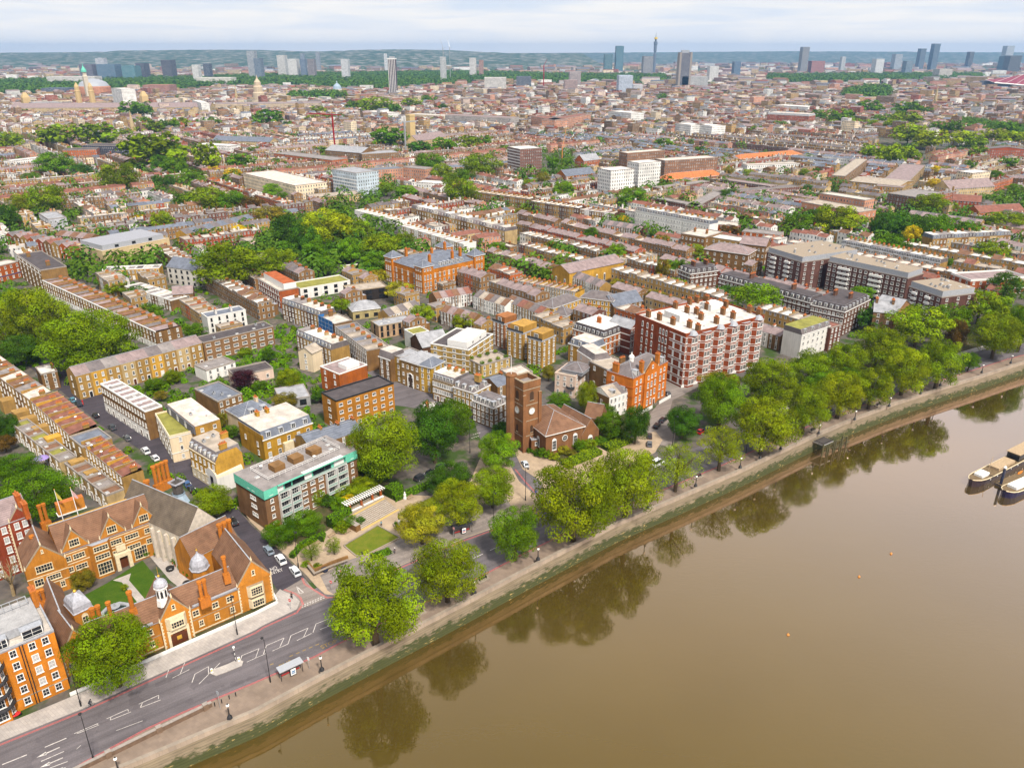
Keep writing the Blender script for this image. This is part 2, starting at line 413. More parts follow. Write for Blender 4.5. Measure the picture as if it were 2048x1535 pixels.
BUILD.update({'water':mk_water,'ground':mk_ground,'far_land':mk_far,'emb_wall':mk_embwall,'asphalt':lambda k:mk_asphalt(k,(0.130,0.114,0.120),(0.092,0.080,0.086)),'asphalt_new':lambda k:mk_asphalt(k,(0.060,0.051,0.062),(0.04,0.036,0.044)),'asphalt_pale':lambda k:mk_asphalt(k,(0.22,0.185,0.165),(0.17,0.145,0.13)),'pave_grey':lambda k:mk_paving(k,(0.44,0.395,0.36)),'pave_prom':lambda k:mk_paving(k,(0.25,0.187,0.142),1.2,0.8,0.88),'pave_tan':lambda k:mk_paving(k,(0.42,0.315,0.215),0.6,0.6,0.85),'granite':lambda k:mk_paving(k,(0.31,0.255,0.20),2.0,1.0,0.8),'kerb':lambda k:mk_plain(k,(0.30,0.26,0.23),0.85,0.2,0,0.15),'mark_white':lambda k:mk_plain(k,(0.52,0.48,0.45),0.7,0.2,0,0.3,1.5),'mark_yellow':lambda k:mk_plain(k,(0.30,0.20,0.06),0.7,0.2,0,0.3,1.5),'mark_red':lambda k:mk_plain(k,(0.50,0.11,0.10),0.7,0.2,0,0.2,1.5),'tactile':lambda k:mk_plain(k,(0.52,0.36,0.12),0.8,0.2,0,0.12),'grass':lambda k:mk_grass(k,(0.085,0.135,0.008),(0.17,0.165,0.022)),'grass_dark':lambda k:mk_grass(k,(0.035,0.085,0.006),(0.065,0.11,0.010)),'soil':lambda k:mk_grass(k,(0.045,0.055,0.015),(0.11,0.085,0.045)),})
mb=MB();mb.face([(-900,-400,WATER_Z),(15000,-400,WATER_Z),(15000,2700,WATER_Z),(-900,900,WATER_Z)],'water')
tag(add('river_water',mb),kind='structure')
mb=MB()
fx=lambda i,n:-16000+32000*i/(n-1)
nE=len(EMB)
rows=[EMB]
for yy in(1300,3500,15500):
 rows.append([Vector((max(-15500,min(15500,p.x*1.0 if yy<1400 and-400<p.x<600 else fx(i,nE))),max(yy,p.y+200),0))for i,p in enumerate(EMB)])
for k in range(3):
 strip(mb,rows[k],rows[k+1],0.0,'ground' if k==0 else 'far_land')
mb.face([(-15500,-110,0),(-420,-110,0),tuple(rows[1][0]),(-15500,1300,0)],'ground')
tag(add('ground',mb),kind='structure')
def ridge(name,D,prof,mat,base=-2,thick=2600):
 mb=MB();pts=[]
 for x,y in prof:
  ax=(x-1024)/(F_PX/CP)
  z=CAM_H+(105.0-y)/(F_PX/CP)*D
  pts.append((ax*D,z,x))
 n=5
 seg=[]
 for(x0,z0,p0),(x1,z1,p1)in zip(pts,pts[1:]):
  for i in range(n):
   f=i/n;seg.append((x0+(x1-x0)*f,z0+(z1-z0)*f+D*0.0007*mnoise.noise(((p0+(p1-p0)*f)*0.05,D,0))))
 for(x0,z0),(x1,z1)in zip(seg,seg[1:]):
  mb.face([(x0,D-thick,1),(x1,D-thick,1),(x1,D,z1),(x0,D,z0)],mat)
  mb.face([(x0,D,z0),(x1,D,z1),(x1,D+900,1),(x0,D+900,1)],mat)
 return tag(add(name,mb),kind='structure')
ridge('hills',9000,[(-300,106),(0,105.5),(120,105),(215,104),(240,101.5),(330,101),(420,100),(520,100.5),(600,103),(650,103),(740,100),(800,99.5),(900,101),(960,104),(1024,106.5),(1200,107.5)],'far_land')
ridge('hills',13500,[(700,108),(1000,106),(1150,106),(1300,105),(1450,103.5),(1600,102.8),(1750,103.5),(1900,104.8),(2080,104.5),(2300,105)],'far_land')
mb=MB();low=offset(EMB,-1.1)
for i in range(len(EMB)-1):
 a,b,c,d=EMB[i],EMB[i+1],low[i],low[i+1]
 mb.face([(c.x,c.y,WATER_Z-0.8),(d.x,d.y,WATER_Z-0.8),(b.x,b.y,0.02),(a.x,a.y,0.02)],'emb_wall')
tag(add('river_wall',mb),'sloping stone river wall with green weed along the tide line','river wall')
bpy.data.objects['river_wall']['kind']='structure'
A,B,C=offset(EMB[:18],-0.12),offset(EMB[:18],0.55),offset(EMB[:18],1.5)
mb=MB()
for i in range(17):
 q=[A[i],A[i+1],B[i+1],B[i]]
 mb.prism([(p.x,p.y)for p in q],0.02,1.05,'granite')
for i in range(17):
 q=[offset(EMB[:18],-0.2)[i],offset(EMB[:18],-0.2)[i+1],offset(EMB[:18],0.68)[i+1],offset(EMB[:18],0.68)[i]]
 mb.prism([(p.x,p.y)for p in q],1.06,1.22,'granite')
tag(add('river_parapet',mb),'pale granite parapet running along the top of the river wall','parapet')
RK=[P(x,y)for x,y in[(60,1590),(172,1525),(295,1459),(370,1425),(425,1402),(510,1367),(632,1314),(682,1287),(835,1212),(895,1190)]]
k0=6
_off=offset(EMB,6.2)
RK=[Vector((-150,66,0))]+RK+[p for p in _off if p.x>0 and p.x<1600]
LK_R=[p for p in offset(EMB,18.6)if p.x>14 and p.x<1600]
inn=offset(EMB,0.56)
poly=[p for p in inn if-150<p.x<1600]
slab('promenade_pavement',[(p.x,p.y)for p in poly]+[(p.x,p.y)for p in RK[::-1]],0.0,0.14,'pave_prom','kerb')
rd=[(p.x,p.y)for p in offset(EMB,3.0)if-200<p.x<1600]
lk=[P(x,y)for x,y in[(-160,1550),(0,1485),(165,1419),(330,1344),(400,1312),(510,1262),(525,1252),(592,1222)]]
rd2=[(-210,55)]+[(p.x-1.5,p.y+2.2)for p in lk]+[(P(640,1170).x,P(640,1170).y)]+[(P(x,y).x,P(x,y).y)for x,y in[(700,1170),(790,1130),(835,1110),(930,1070),(992,1048),(1075,1000)]]+[(p.x,p.y)for p in offset(EMB,19.5)if 16<p.x<1600]
sheet('road',rd+rd2[::-1],0.02,'asphalt')
def street(pix,z,mat,name='road',world=None):
 pts=[P(x,y)for x,y in pix]if world is None else world
 return sheet(name,[(p[0],p[1])for p in pts],z,mat)
street([(558,1183),(612,1156),(560,1103),(500,1047),(470,1010),(420,955),(350,880),(270,835),(170,755),(110,712),(30,665),(-40,620),(-80,640),(0,695),(60,735),(120,780),(200,848),(290,905),(350,950),(400,990),(440,1020)][::-1],0.024,'asphalt_new')
street([(565,1180),(585,1205),(596,1220),(668,1192),(650,1192),(625,1175),(608,1155)],0.028,'asphalt_pale')
street([(1110,745),(945,835),(965,890),(990,945),(1040,1020),(1090,1005),(1075,960),(1030,905),(990,850),(870,770),(790,765),(735,735),(640,660),(560,600),(515,560),(500,565),(545,610),(610,670),(700,745),(790,810),(930,830)][1:][::-1],0.025,'asphalt')
street([(1296,880),(1345,898),(1352,862),(1335,838),(1345,800),(1400,772),(1395,757),(1340,740),(1290,690),(1278,695),(1330,760),(1322,800),(1290,840)],0.026,'asphalt_pale')
def pave(pix,mat='pave_grey',z1=0.14,name='pavement'):
 return slab(name,[(P(x,y).x,P(x,y).y)for x,y in pix][::-1],0.0,z1,mat,'kerb')
pave([(-60,1510),(-40,1460),(30,1440),(141,1394),(347,1302),(512,1230),(557,1207),(550,1190),(560,1178),(570,1184),(588,1190),(600,1203),(594,1218),(525,1251),(510,1260),(330,1342),(165,1417),(0,1483)])
pave([(613,1150),(632,1172),(650,1188),(668,1190),(790,1136),(835,1116),(930,1076),(992,1054),(1060,1026),(1082,1012),(1070,990),(1038,962),(1020,930),(990,890),(965,905),(950,940),(940,965),(905,985),(862,992),(820,990),(720,930),(715,895),(640,1010),(560,1060),(530,1058),(480,1022),(478,1010),(472,1012),(500,1042),(560,1100)],'pave_tan')
pave([(1045,938),(1085,965),(1088,1005),(1120,985),(1140,990),(1180,962),(1260,928),(1310,905),(1325,880),(1310,862),(1290,870),(1200,885),(1135,905),(1080,905),(1050,898),(1035,890),(1020,885)],'pave_tan')
mb=MB();a,b=LK_R,[p for p in offset(EMB,21.6)if p.x>14 and p.x<1600]
n=min(len(a),len(b));sel=[i for i in range(n)if a[i].x>62]
for i in sel[:-1]:
 q=[a[i],a[i+1],b[i+1],b[i]]
 mb.prism([(p.x,p.y)for p in q],0.0,0.14,'kerb','pave_grey')
tag(add('pavement',mb),kind='structure')
gb=[p for p in offset(EMB,33)if 62<p.x<640];ga=[p for p in offset(EMB,21.7)if 62<p.x<640]
sheet('lawn',[(p.x,p.y)for p in ga]+[(p.x,p.y)for p in gb[::-1]],0.03,'soil',kind='structure')
WH=MB();YE=MB();RE=MB()
def line(mb,a,b,w,mat,z=0.034):
 u,n=dirs(a,b);n=n*(w/2)
 mb.face([(a+n).to_tuple()[:2]+(z,),(a-n).to_tuple()[:2]+(z,),(b-n).to_tuple()[:2]+(z,),(b+n).to_tuple()[:2]+(z,)][::-1],mat)
def pline(mb,pix,w,mat,z=0.034):
 pts=[P(x,y)for x,y in pix]
 for a,b in zip(pts,pts[1:]):line(mb,a,b,w,mat,z)
def q7(x,y):return(x/6.023,1300+y/6.023)
for seg in[[(25,1375),(325,1255)],[(540,1165),(800,1055)]]:
 pline(WH,[q7(*p)for p in seg],0.22,'mark_white')
for a,b,c,d in[((895,1000),(1180,878),(1195,895),(925,1003)),((1285,822),(1540,708),(1580,738),(1330,838)),((1672,645),(1912,538),(1935,595),(1690,688))]:
 a,b,c,d=[q7(*p)for p in(a,b,c,d)]
 pline(WH,[a,b],0.14,'mark_white');pline(WH,[d,c],0.14,'mark_white')
 pline(WH,[b,(b[0]*.35+c[0]*.65-3,b[1]*.35+c[1]*.65+1)],0.14,'mark_white')
 pline(WH,[(a[0]*.8+b[0]*.2,a[1]*.8+b[1]*.2),d],0.14,'mark_white')
hat=[((338,1337),(372,1318),(379,1338),(345,1355)),((390,1347),(417,1332),(440,1325),(398,1367)),((484,1310),(518,1296),(532,1306),(494,1323)),((533,1290),(568,1275),(576,1287),(545,1301)),((582,1270),(616,1255),(623,1266),(594,1280)),((632,1247),(664,1234),(672,1246),(640,1258))]
for a,b,c,d in hat:
 pline(WH,[a,b],0.14,'mark_white');pline(WH,[d,c],0.14,'mark_white');pline(WH,[b,(d[0]*.55+c[0]*.45,d[1]*.55+c[1]*.45)],0.14,'mark_white')
 pline(WH,[a,(a[0]-6,a[1]+17)],0.15,'mark_white')
for seg in[[(944,1117),(966,1107)],[(980,1100),(1002,1090)],[(822,1168),(850,1160)],[(1395,925),(1410,918)],[(1660,825),(1668,821)],[(1790,773),(1800,769)],[(1920,727),(1932,722)],[(1100,1050),(1120,1040)],[(1180,1010),(1200,1000)],[(1300,955),(1320,945)]]:
 pline(WH,seg,0.18,'mark_white')
for dy in(0,5):
 for i in range(9):
  a=(603+i*5.3,1214-dy*0.8-i*2.2+dy*0.1)
  pline(WH,[a,(a[0]+3.4,a[1]-1.4)],0.28,'mark_white')
pline(WH,[(593,1172),(607,1184),(599,1186),(593,1172)],0.22,'mark_white')
def arrow(tip,tail,w=0.24):
 t,s=P(*tip),P(*tail);u,n=dirs(s,t)
 line(WH,s,t-u*1.2,w,'mark_white')
 WH.face([(t.x,t.y,.034),tuple((t-u*1.6+n*.45).to_tuple()[:2])+(.034,),tuple((t-u*1.6-n*.45).to_tuple()[:2])+(.034,)],'mark_white')
arrow(q7(440,1290),q7(720,1165));arrow(q7(480,1410),q7(760,1290));arrow(q7(640,1470),q7(790,1410))
for a,b in[((495,1335),(770,1215)),((600,1416),(815,1335))]:pline(WH,[q7(*a),q7(*b)],0.16,'mark_white')
for a,b in[((920,1190),(975,1140)),((1400,965),(1720,845))]:pline(WH,[q7(*a),q7(*b)],0.10,'mark_white')
arrow((1317,880),(1317,890),0.3)
for x0,y0 in[(958,867),(955,874)]:
 for i in range(4):pline(WH,[(x0+i*4-12,y0-i*1.2+2),(x0+i*4-9.5,y0-i*1.2+1.2)],0.3,'mark_white')
tag(add('road_markings',WH),kind='structure')
for w in(0,0.28):
 for pl in([(-20,1494),(165,1420),(330,1345),(400,1313),(510,1263),(525,1253),(592,1223),(603,1208),(598,1196),(588,1188),(566,1180)],[(607,1154),(612,1166),(636,1181),(656,1193),(668,1192),(790,1138),(835,1118),(930,1078),(992,1056),(1060,1028),(1084,1017),(1078,995),(1050,965),(1028,938)]):
  pts=offset([P(*p)for p in pl],-0.22-w)
  for a,b in zip(pts,pts[1:]):line(RE,a,b,0.13,'mark_red')
 pts=offset([p for p in RK if p.x>-100],0.25+w)
 for a,b in zip(pts[:22],pts[1:22]):line(RE,a,b,0.13,'mark_red')
tag(add('road_markings',RE),kind='structure')
for i in range(12):
 a=(540+i*13,1329-i*5.6)
 if i not in(1,2,8,9):pline(YE,[a,(a[0]+7,a[1]-3)],0.2,'mark_yellow')
tag(add('road_markings',YE),kind='structure')
def road_text(body,origin,along,size,mat,stretch=1.0,name='road_lettering'):
 cu=bpy.data.curves.new(name,'FONT');cu.body=body;cu.size=size;cu.align_x='CENTER';cu.space_line=0.8;cu.offset=0.012
 cu.materials.append(M(mat))
 o=bpy.data.objects.new(name,cu);COL.objects.link(o)
 a,b=P(*origin),P(*along);d,n=dirs(a,b)
 o.location=(a.x,a.y,0.036);o.rotation_euler=(0,0,math.atan2(d.y,d.x));o.scale=(1,stretch,1)
 return tag(o,kind='structure')
road_text('NO\nENTRY',(549,1139),(574,1130),1.12,'mark_white',1.8)
road_text('BUS',(573,1330),(590,1322),1.6,'mark_yellow',1.0)
road_text('STOP',(660,1290),(680,1281),1.6,'mark_yellow',1.0)
BR={'brown':(0.235,0.125,0.046),'stock':(0.38,0.225,0.066),'yellow':(0.56,0.31,0.048),'red':(0.33,0.072,0.028),'orange':(0.50,0.165,0.022),'rust':(0.43,0.105,0.020),'dark':(0.120,0.060,0.034),'white':(0.80,0.77,0.73),'cream':(0.76,0.61,0.42),'pink':(0.68,0.51,0.41),'salmon':(0.54,0.25,0.15),'grey':(0.36,0.32,0.30),'buff':(0.52,0.37,0.18),'maroon':(0.165,0.065,0.044)}
RF={'slate':(0.17,0.145,0.145),'blue':(0.155,0.170,0.210),'brown':(0.20,0.105,0.062),'tile':(0.235,0.098,0.070),'pale':(0.54,0.48,0.42),'white':(0.70,0.66,0.62),'felt':(0.26,0.23,0.22),'dark':(0.080,0.066,0.068),'orange':(0.52,0.17,0.06),'zinc':(0.33,0.33,0.35),'mauve':(0.28,0.21,0.205),'grit':(0.40,0.335,0.27),'sedum':(0.25,0.235,0.05),'pinkish':(0.64,0.53,0.46)}
WIN={}
def winmesh(w,h,style):
 k=(round(w,2),round(h,2),style)
 if k in WIN:return WIN[k]
 fr={'sash':'white','blind':'white','wide':'white','stone':'cream','stoneblind':'cream','dark':'black','arch':'white','stonearch':'cream'}[style]
 gl='blind' if style in('blind','stoneblind')else 'glass'
 mb=MB();t=0.13 if fr=='white' else 0.16
 x0,x1=-w/2,w/2
 mb.face([(x0+t,-0.05,t),(x1-t,-0.05,t),(x1-t,-0.05,h-t),(x0+t,-0.05,h-t)],gl)
 for bx in((x0,0,x0+t,h),(x1-t,0,x1,h),(x0+t,h-t,x1-t,h),(x0+t,0,x1-t,t)):
  mb.box(bx[0],-0.13,bx[1],bx[2],-0.002,bx[3],fr)
 bt=0.045 if fr!='cream' else 0.08
 nv=max(1,int(round(w/0.62)))-1 if style!='dark' else 1
 for i in range(nv):
  x=x0+w*(i+1)/(nv+1);mb.box(x-bt/2,-0.10,t,x+bt/2,-0.055,h-t,fr)
 nh=1 if h<2.2 else 2
 for i in range(nh):
  z=h*(i+1)/(nh+1);mb.box(x0+t,-0.105,z-bt/2,x1-t,-0.06,z+bt/2,fr)
 if style in('arch','stonearch'):
  n=8;pts=[((w/2)*math.cos(math.pi*i/n),h+(w/2)*math.sin(math.pi*i/n))for i in range(n+1)]
  mb.face([(x,-0.06,z)for x,z in pts[::-1]],fr)
  for p,q in zip(pts,pts[1:]):mb.face([(p[0],-0.13,p[1]),(q[0],-0.13,q[1]),(q[0],0,q[1]),(p[0],0,p[1])],fr)
 mb.box(x0-0.1,-0.20,-0.12,x1+0.1,-0.002,-0.005,fr)
 WIN[k]=mb.mesh('window');return WIN[k]
DORM={}
def dormmesh(w,h,d,style='white'):
 k=(w,h,d,style)
 if k in DORM:return DORM[k]
 ck={'white':'white','lead':'lead','slate':'dormer_slate'}[style]
 mb=MB();x0,x1=-w/2,w/2
 mb.box(x0,0,0,x1,d,h,ck,'lead');mb.box(x0-.1,-.12,h+.005,x1+.1,d,h+.12,'lead')
 mb.face([(x0+.16,-.02,.2),(x1-.16,-.02,.2),(x1-.16,-.02,h-.15),(x0+.16,-.02,h-.15)],'glass')
 mb.box(-.04,-.05,.2,.04,-.025,h-.15,'white');mb.box(x0+.16,-.05,h/2-.03,-.05,-.025,h/2+.03,'white');mb.box(.05,-.05,h/2-.03,x1-.16,-.025,h/2+.03,'white')
 for a,b in((x0,x0+.15),(x1-.15,x1)):mb.box(a,-.07,0.02,b,-.004,h,'white')
 DORM[k]=mb.mesh('dormer');return DORM[k]
BUILD['dormer_slate']=lambda k:mk_plain(k,(0.13,0.125,0.135),0.8,0.2)
CHIM={}
def chimmesh(w,d,h,pots,mat='brick',pot_h=0.7):
 k=(round(w,1),round(d,1),round(h,1),pots,mat)
 if k in CHIM:return CHIM[k]
 mb=MB();mb.box(-w/2,-d/2,0,w/2,d/2,h,mat);mb.box(-w/2-.1,-d/2-.1,h-.3,w/2+.1,d/2+.1,h+.05,mat,'clay')
 for i in range(pots):
  along=(i+.5)/pots-.5
  x,y=(along*w*.9,0)if w>d else(0,along*d*.9)
  mb.lathe([(.17,h+.05),(.15,h+pot_h),(.11,h+pot_h)],'clay',6,x,y)
 CHIM[k]=mb.mesh('chimney');return CHIM[k]
SKY_M=[]
def skylight_mesh():
 if not SKY_M:
  mb=MB();mb.box(-.6,-.5,0,.6,.5,.22,'white','blind');SKY_M.append(mb.mesh('skylight'))
  mb=MB();mb.tube((0,0,0),(0,0,1.0),.05,.05,'steel',5)
  mb.lathe([(.02,1.0),(.3,1.08),(.45,1.25),(.46,1.27)],'globe',10,0,0,False);SKY_M.append(mb.mesh('satellite_dish'))
  mb=MB();mb.box(-.5,-.4,0,.5,.4,.9,'steel');mb.lathe([(.3,.9),(.3,1.05)],'black',8);SKY_M.append(mb.mesh('roof_vent'))
 return SKY_M
DOORM=[]
def doormesh():
 if not DOORM:
  for m in('black','white','door_wood'):
   mb=MB();mb.box(-.5,-.10,0,.5,-.003,2.1,m);mb.box(-.7,-.16,0,-.52,-.003,2.5,'white');mb.box(.52,-.16,0,.7,-.003,2.5,'white');mb.box(-.5,-.16,2.12,.5,-.003,2.5,'white')
   DOORM.append(mb.mesh('door'))
 return DOORM
NB=0
class Bld:
 def __init__(s,name,label,cat,a=None,b=None,h=10.0,c=None,depth=None,wall='stock',wmat='brick',group=None,org=None,ang=None,size=None,z0=0.0,anchor=None):
  global NB
  NB+=1
  s.rnd=random.Random(NB*31+5)
  if a is not None:
   A,B=P(a[0],a[1],h),P(b[0],b[1],h)
   if anchor:
    pass
   u,n=dirs(A,B);s.L=(B-A).length
   if c is not None:
    Cc=P(c[0],c[1],h);s.W=max(3.0,(Cc-B).dot(n))
   else:s.W=depth
   s.ang=math.atan2(u.y,u.x);org=(A.x,A.y)
  else:
   s.ang=ang;s.L,s.W=size
  s.h=h;s.org=org
  s.u=Vector((math.cos(s.ang),math.sin(s.ang),0));s.n=Vector((-s.u.y,s.u.x,0))
  s.root=empty(name,(org[0],org[1],z0),s.ang,label,cat,group)
  cen=Vector((org[0],org[1],0))+s.u*s.L/2+s.n*s.W/2
  s.cen=cen
  s.ppm=px_per_m(Vector((cen.x,cen.y,h)))
  s.col=BR.get(wall,wall)if isinstance(wall,str)else wall
  j=s.rnd.uniform(.92,1.08);s.col=tuple(x*j for x in s.col)
  s.wmat=wmat;s.nwin=0;s.extra={}
  mark(s)
 def part(s,name,mb,color=None,parent=None,**k):
  return add(name,mb,parent or s.root,color=color or s.col,**k)
 def side(s,sd,t,out=0.0):
  """point at distance t along a side, and the turn that faces it"""
  if sd=='F':return(t,-out),0.0
  if sd=='R':return(s.L+out,t),math.pi/2
  if sd=='K':return(s.L-t,s.W+out),math.pi
  return(-out,s.W-t),-math.pi/2
 def slen(s,sd):return s.L if sd in 'FK' else s.W
 def walls(s,top=None,mat=None,inset=(0,0,0,0),z0=0.0,color=None,name='wall'):
  mb=MB();x0,y0,x1,y1=inset[0],inset[1],s.L-inset[2],s.W-inset[3]
  mb.poly_walls([(x0,y0),(x1,y0),(x1,y1),(x0,y1)],z0,top or s.h,mat or s.wmat)
  return s.part(name,mb,color)
 def put(s,name,mesh,sd,t,z,out=0.0,color=None):
  (x,y),r=s.side(sd,t,out)
  return add(name,mesh,s.root,(x,y,z),r,color)
 def windows(s,sd,cols,zs,w=1.05,h=1.7,style='sash',t0=None,t1=None,skip=0.0,blinds=0.35):
  L=s.slen(sd);t0=0 if t0 is None else t0;t1=L if t1 is None else t1
  for z in zs:
   for i in range(cols):
    if s.rnd.random()<skip:continue
    st=style
    if s.rnd.random()<blinds:st={'sash':'blind','stone':'stoneblind'}.get(style,style)
    t=t0+(t1-t0)*(i+.5)/cols
    s.win1(sd,t,z,w,h,st)
 def win1(s,sd,t,z,w,h,st):
  (x,y),r=s.side(sd,t)
  s.nwin+=1
  if s.nwin<=100:
   add('window',winmesh(w,h,st),s.root,(x,y,z),r)
  else:s.extra.setdefault(st,[]).append((x,y,z,r,w,h))
 def band(s,zs,sides='F',hgt=0.35,out=0.12,mat='white',name='string_course'):
  for z in zs:
   for sd in sides:
    mb=MB();L=s.slen(sd)
    if sd=='F':mb.box(-out,-out,z,L+out,-.004,z+hgt,mat)
    if sd=='K':mb.box(-out,s.W+.004,z,L+out,s.W+out,z+hgt,mat)
    if sd=='R':mb.box(s.L+.004,0,z,s.L+out,L,z+hgt,mat)
    if sd=='L':mb.box(-out,0,z,-.004,L,z+hgt,mat)
    s.part(name,mb)
 def flat(s,roof='felt',par=0.5,coping='kerb',out=0.06,t=0.32,parmat=None,drop=0.45):
  mb=MB();z=s.h-drop
  mb.face([(.02,.02,z),(s.L-.02,.02,z),(s.L-.02,s.W-.02,z),(.02,s.W-.02,z)],'felt')
  s.part('roof',mb,RF.get(roof,roof))
  mb=MB();mb.ring(-out,-out,s.L+out,s.W+out,t,s.h-drop-0.02,s.h-drop+par,parmat or coping)
  s.part('parapet',mb);s.rz=z
 def gable(s,roof='slate',rh=3.0,along='x',over=0.3,mat='slate',base=None):
  z=s.h if base is None else base;L,W=s.L,s.W;mb=MB();o=over;t=0.16
  if along=='x':
   k=rh/(W/2);e=z-o*k
   for y0,y1 in((-o,W/2),(W+o,W/2)):
    mb.face([(-o,y0,e),(L+o,y0,e),(L+o,y1,z+rh),(-o,y1,z+rh)],mat)
    mb.face([(-o,y0,e-t),(L+o,y0,e-t),(L+o,y1,z+rh-t),(-o,y1,z+rh-t)],mat)
    mb.face([(-o,y0,e),(L+o,y0,e),(L+o,y0,e-t),(-o,y0,e-t)],'lead')
    for x in(-o,L+o):mb.face([(x,y0,e),(x,y1,z+rh),(x,y1,z+rh-t),(x,y0,e-t)],'kerb')
   for x in(0,L):gw=MB();gw.face([(x,0,z),(x,W,z),(x,W/2,z+rh-t)],s.wmat);s.part('gable_wall',gw)
   mb.box(-o,W/2-.12,z+rh+.004,L+o,W/2+.12,z+rh+.1,'lead')
  else:
   k=rh/(L/2);e=z-o*k
   for x0,x1 in((-o,L/2),(L+o,L/2)):
    mb.face([(x0,-o,e),(x0,W+o,e),(x1,W+o,z+rh),(x1,-o,z+rh)],mat)
    mb.face([(x0,-o,e-t),(x0,W+o,e-t),(x1,W+o,z+rh-t),(x1,-o,z+rh-t)],mat)
    for y in(-o,W+o):mb.face([(x0,y,e),(x1,y,z+rh),(x1,y,z+rh-t),(x0,y,e-t)],'kerb')
   for y in(0,W):gw=MB();gw.face([(0,y,z),(L,y,z),(L/2,y,z+rh-t)],s.wmat);s.part('gable_wall',gw)
   mb.box(L/2-.12,-o,z+rh+.004,L/2+.12,W+o,z+rh+.1,'lead')
  r=s.part('roof',mb,RF.get(roof,roof));s.rz=z
  return r
 def hip(s,roof='slate',rh=3.0,over=0.35,mat='slate',base=None,rect=None,name='roof'):
  z=s.h if base is None else base;mb=MB()
  x0,y0,x1,y1=rect or(-over,-over,s.L+over,s.W+over)
  w,d=x1-x0,y1-y0;m=min(w,d)/2*.97
  a,b=((x0+m,(y0+y1)/2),(x1-m,(y0+y1)/2))if w>=d else(((x0+x1)/2,y0+m),((x0+x1)/2,y1-m))
  q=[(x0,y0,z),(x1,y0,z),(x1,y1,z),(x0,y1,z)];A,B=(a[0],a[1],z+rh),(b[0],b[1],z+rh)
  if w>=d:fs=[[q[0],q[1],B,A],[q[1],q[2],B],[q[2],q[3],A,B],[q[3],q[0],A]]
  else:fs=[[q[0],q[1],A],[q[1],q[2],B,A],[q[2],q[3],B],[q[3],q[0],A,B]]
  for f in fs:mb.face(f,mat)
  mb.box(x0-.05,y0-.05,z-.28,x1+.05,y1+.05,z-.004,'white' if over>.2 else 'lead')
  for p,r_ in((q[0],A),(q[1],B if w>=d else A),(q[2],B),(q[3],A if w>=d else B),(A,B)):
   if(Vector(p)-Vector(r_)).length>.3:mb.tube((p[0],p[1],p[2]+.03),(r_[0],r_[1],r_[2]+.03),.09,.09,'lead',4)
  s.rz=z
  return s.part(name,mb,RF.get(roof,roof))
 def mansard(s,roof='slate',mh=2.6,inset=1.1,top='pale',sides='FLRK',dormers=None,dw=1.3,dh=1.6,dstyle='white',base=None):
  z=s.h if base is None else base;mb=MB();L,W=s.L,s.W
  i={k:(inset if k in sides else 0.02)for k in 'FLRK'}
  lo=[(.02,.02),(L-.02,.02),(L-.02,W-.02),(.02,W-.02)];hi=[(i['L'],i['F']),(L-i['R'],i['F']),(L-i['R'],W-i['K']),(i['L'],W-i['K'])]
  for k in range(4):
   a,b,c,d=lo[k],lo[(k+1)%4],hi[(k+1)%4],hi[k]
   mb.face([(a[0],a[1],z),(b[0],b[1],z),(c[0],c[1],z+mh),(d[0],d[1],z+mh)],'slate' if 'FRKL'[k]in sides else s.wmat)
  s.part('mansard',mb,RF.get(roof,roof))
  mb=MB();mb.prism(hi,z+mh,z+mh+.12,'lead','felt');s.part('roof',mb,RF.get(top,top))
  for sd,n in(dormers or{}).items():
   Ls=s.slen(sd)
   for q in range(n):
    s.put('dormer',dormmesh(dw,dh,inset,dstyle),sd,Ls*(q+.5)/n,z+.35,-.25)
  s.rz=z+mh+.12
 def chimney(s,x,y,w=.8,d=2.0,h=2.6,pots=3,z=None,color=None):
  return add('chimney',chimmesh(w,d,h,pots),s.root,(x,y,(s.rz if z is None else z)-.05),0,color or s.col)
 def clutter(s,n=4,kinds=(0,0,2),m=1.2):
  for _ in range(n):
   k=s.rnd.choice(kinds);me=skylight_mesh()[k]
   if s.L>2*m and s.W>2*m:add(me.name.split('.')[0],me,s.root,(s.rnd.uniform(m,s.L-m),s.rnd.uniform(m,s.W-m),s.rz),0)
 def box(s,name,x0,y0,z0,x1,y1,z1,mat='brick',top=None,color=None):
  mb=MB();mb.box(x0,y0,z0,x1,y1,z1,mat,top);return s.part(name,mb,color)
 def finish(s):
  if s.extra:
   mb=MB()
   for st,lst in s.extra.items():
    for x,y,z,r,w,h in lst:
     src=winmesh(w,h,st);ca,sa=math.cos(r),math.sin(r)
     for p in src.polygons:
      mb.face([(x+ca*src.vertices[i].co.x-sa*src.vertices[i].co.y,y+sa*src.vertices[i].co.x+ca*src.vertices[i].co.y,z+src.vertices[i].co.z)for i in p.vertices],MATNAME[src.materials[p.material_index].name])
   o=s.part('window',mb);o['kind']='stuff'
class _MN(dict):
 def __missing__(s,k):return k.split('.')[0]
MATNAME=_MN()
CELL=2.0
OCC={}
def mark(s,grow=1.0):
 n1,n2=int((s.L+2*grow)/1.4)+2,int((s.W+2*grow)/1.4)+2
 o=Vector((s.org[0],s.org[1],0))
 for i in range(n1):
  for j in range(n2):
   p=o+s.u*(-grow+(s.L+2*grow)*i/(n1-1))+s.n*(-grow+(s.W+2*grow)*j/(n2-1))
   OCC[(int(p.x//CELL),int(p.y//CELL))]=1
def zs(n,h,first=0.9,top=0.6):
 f=(h-top)/n
 return[first*min(1,f/3)+f*i for i in range(n)]
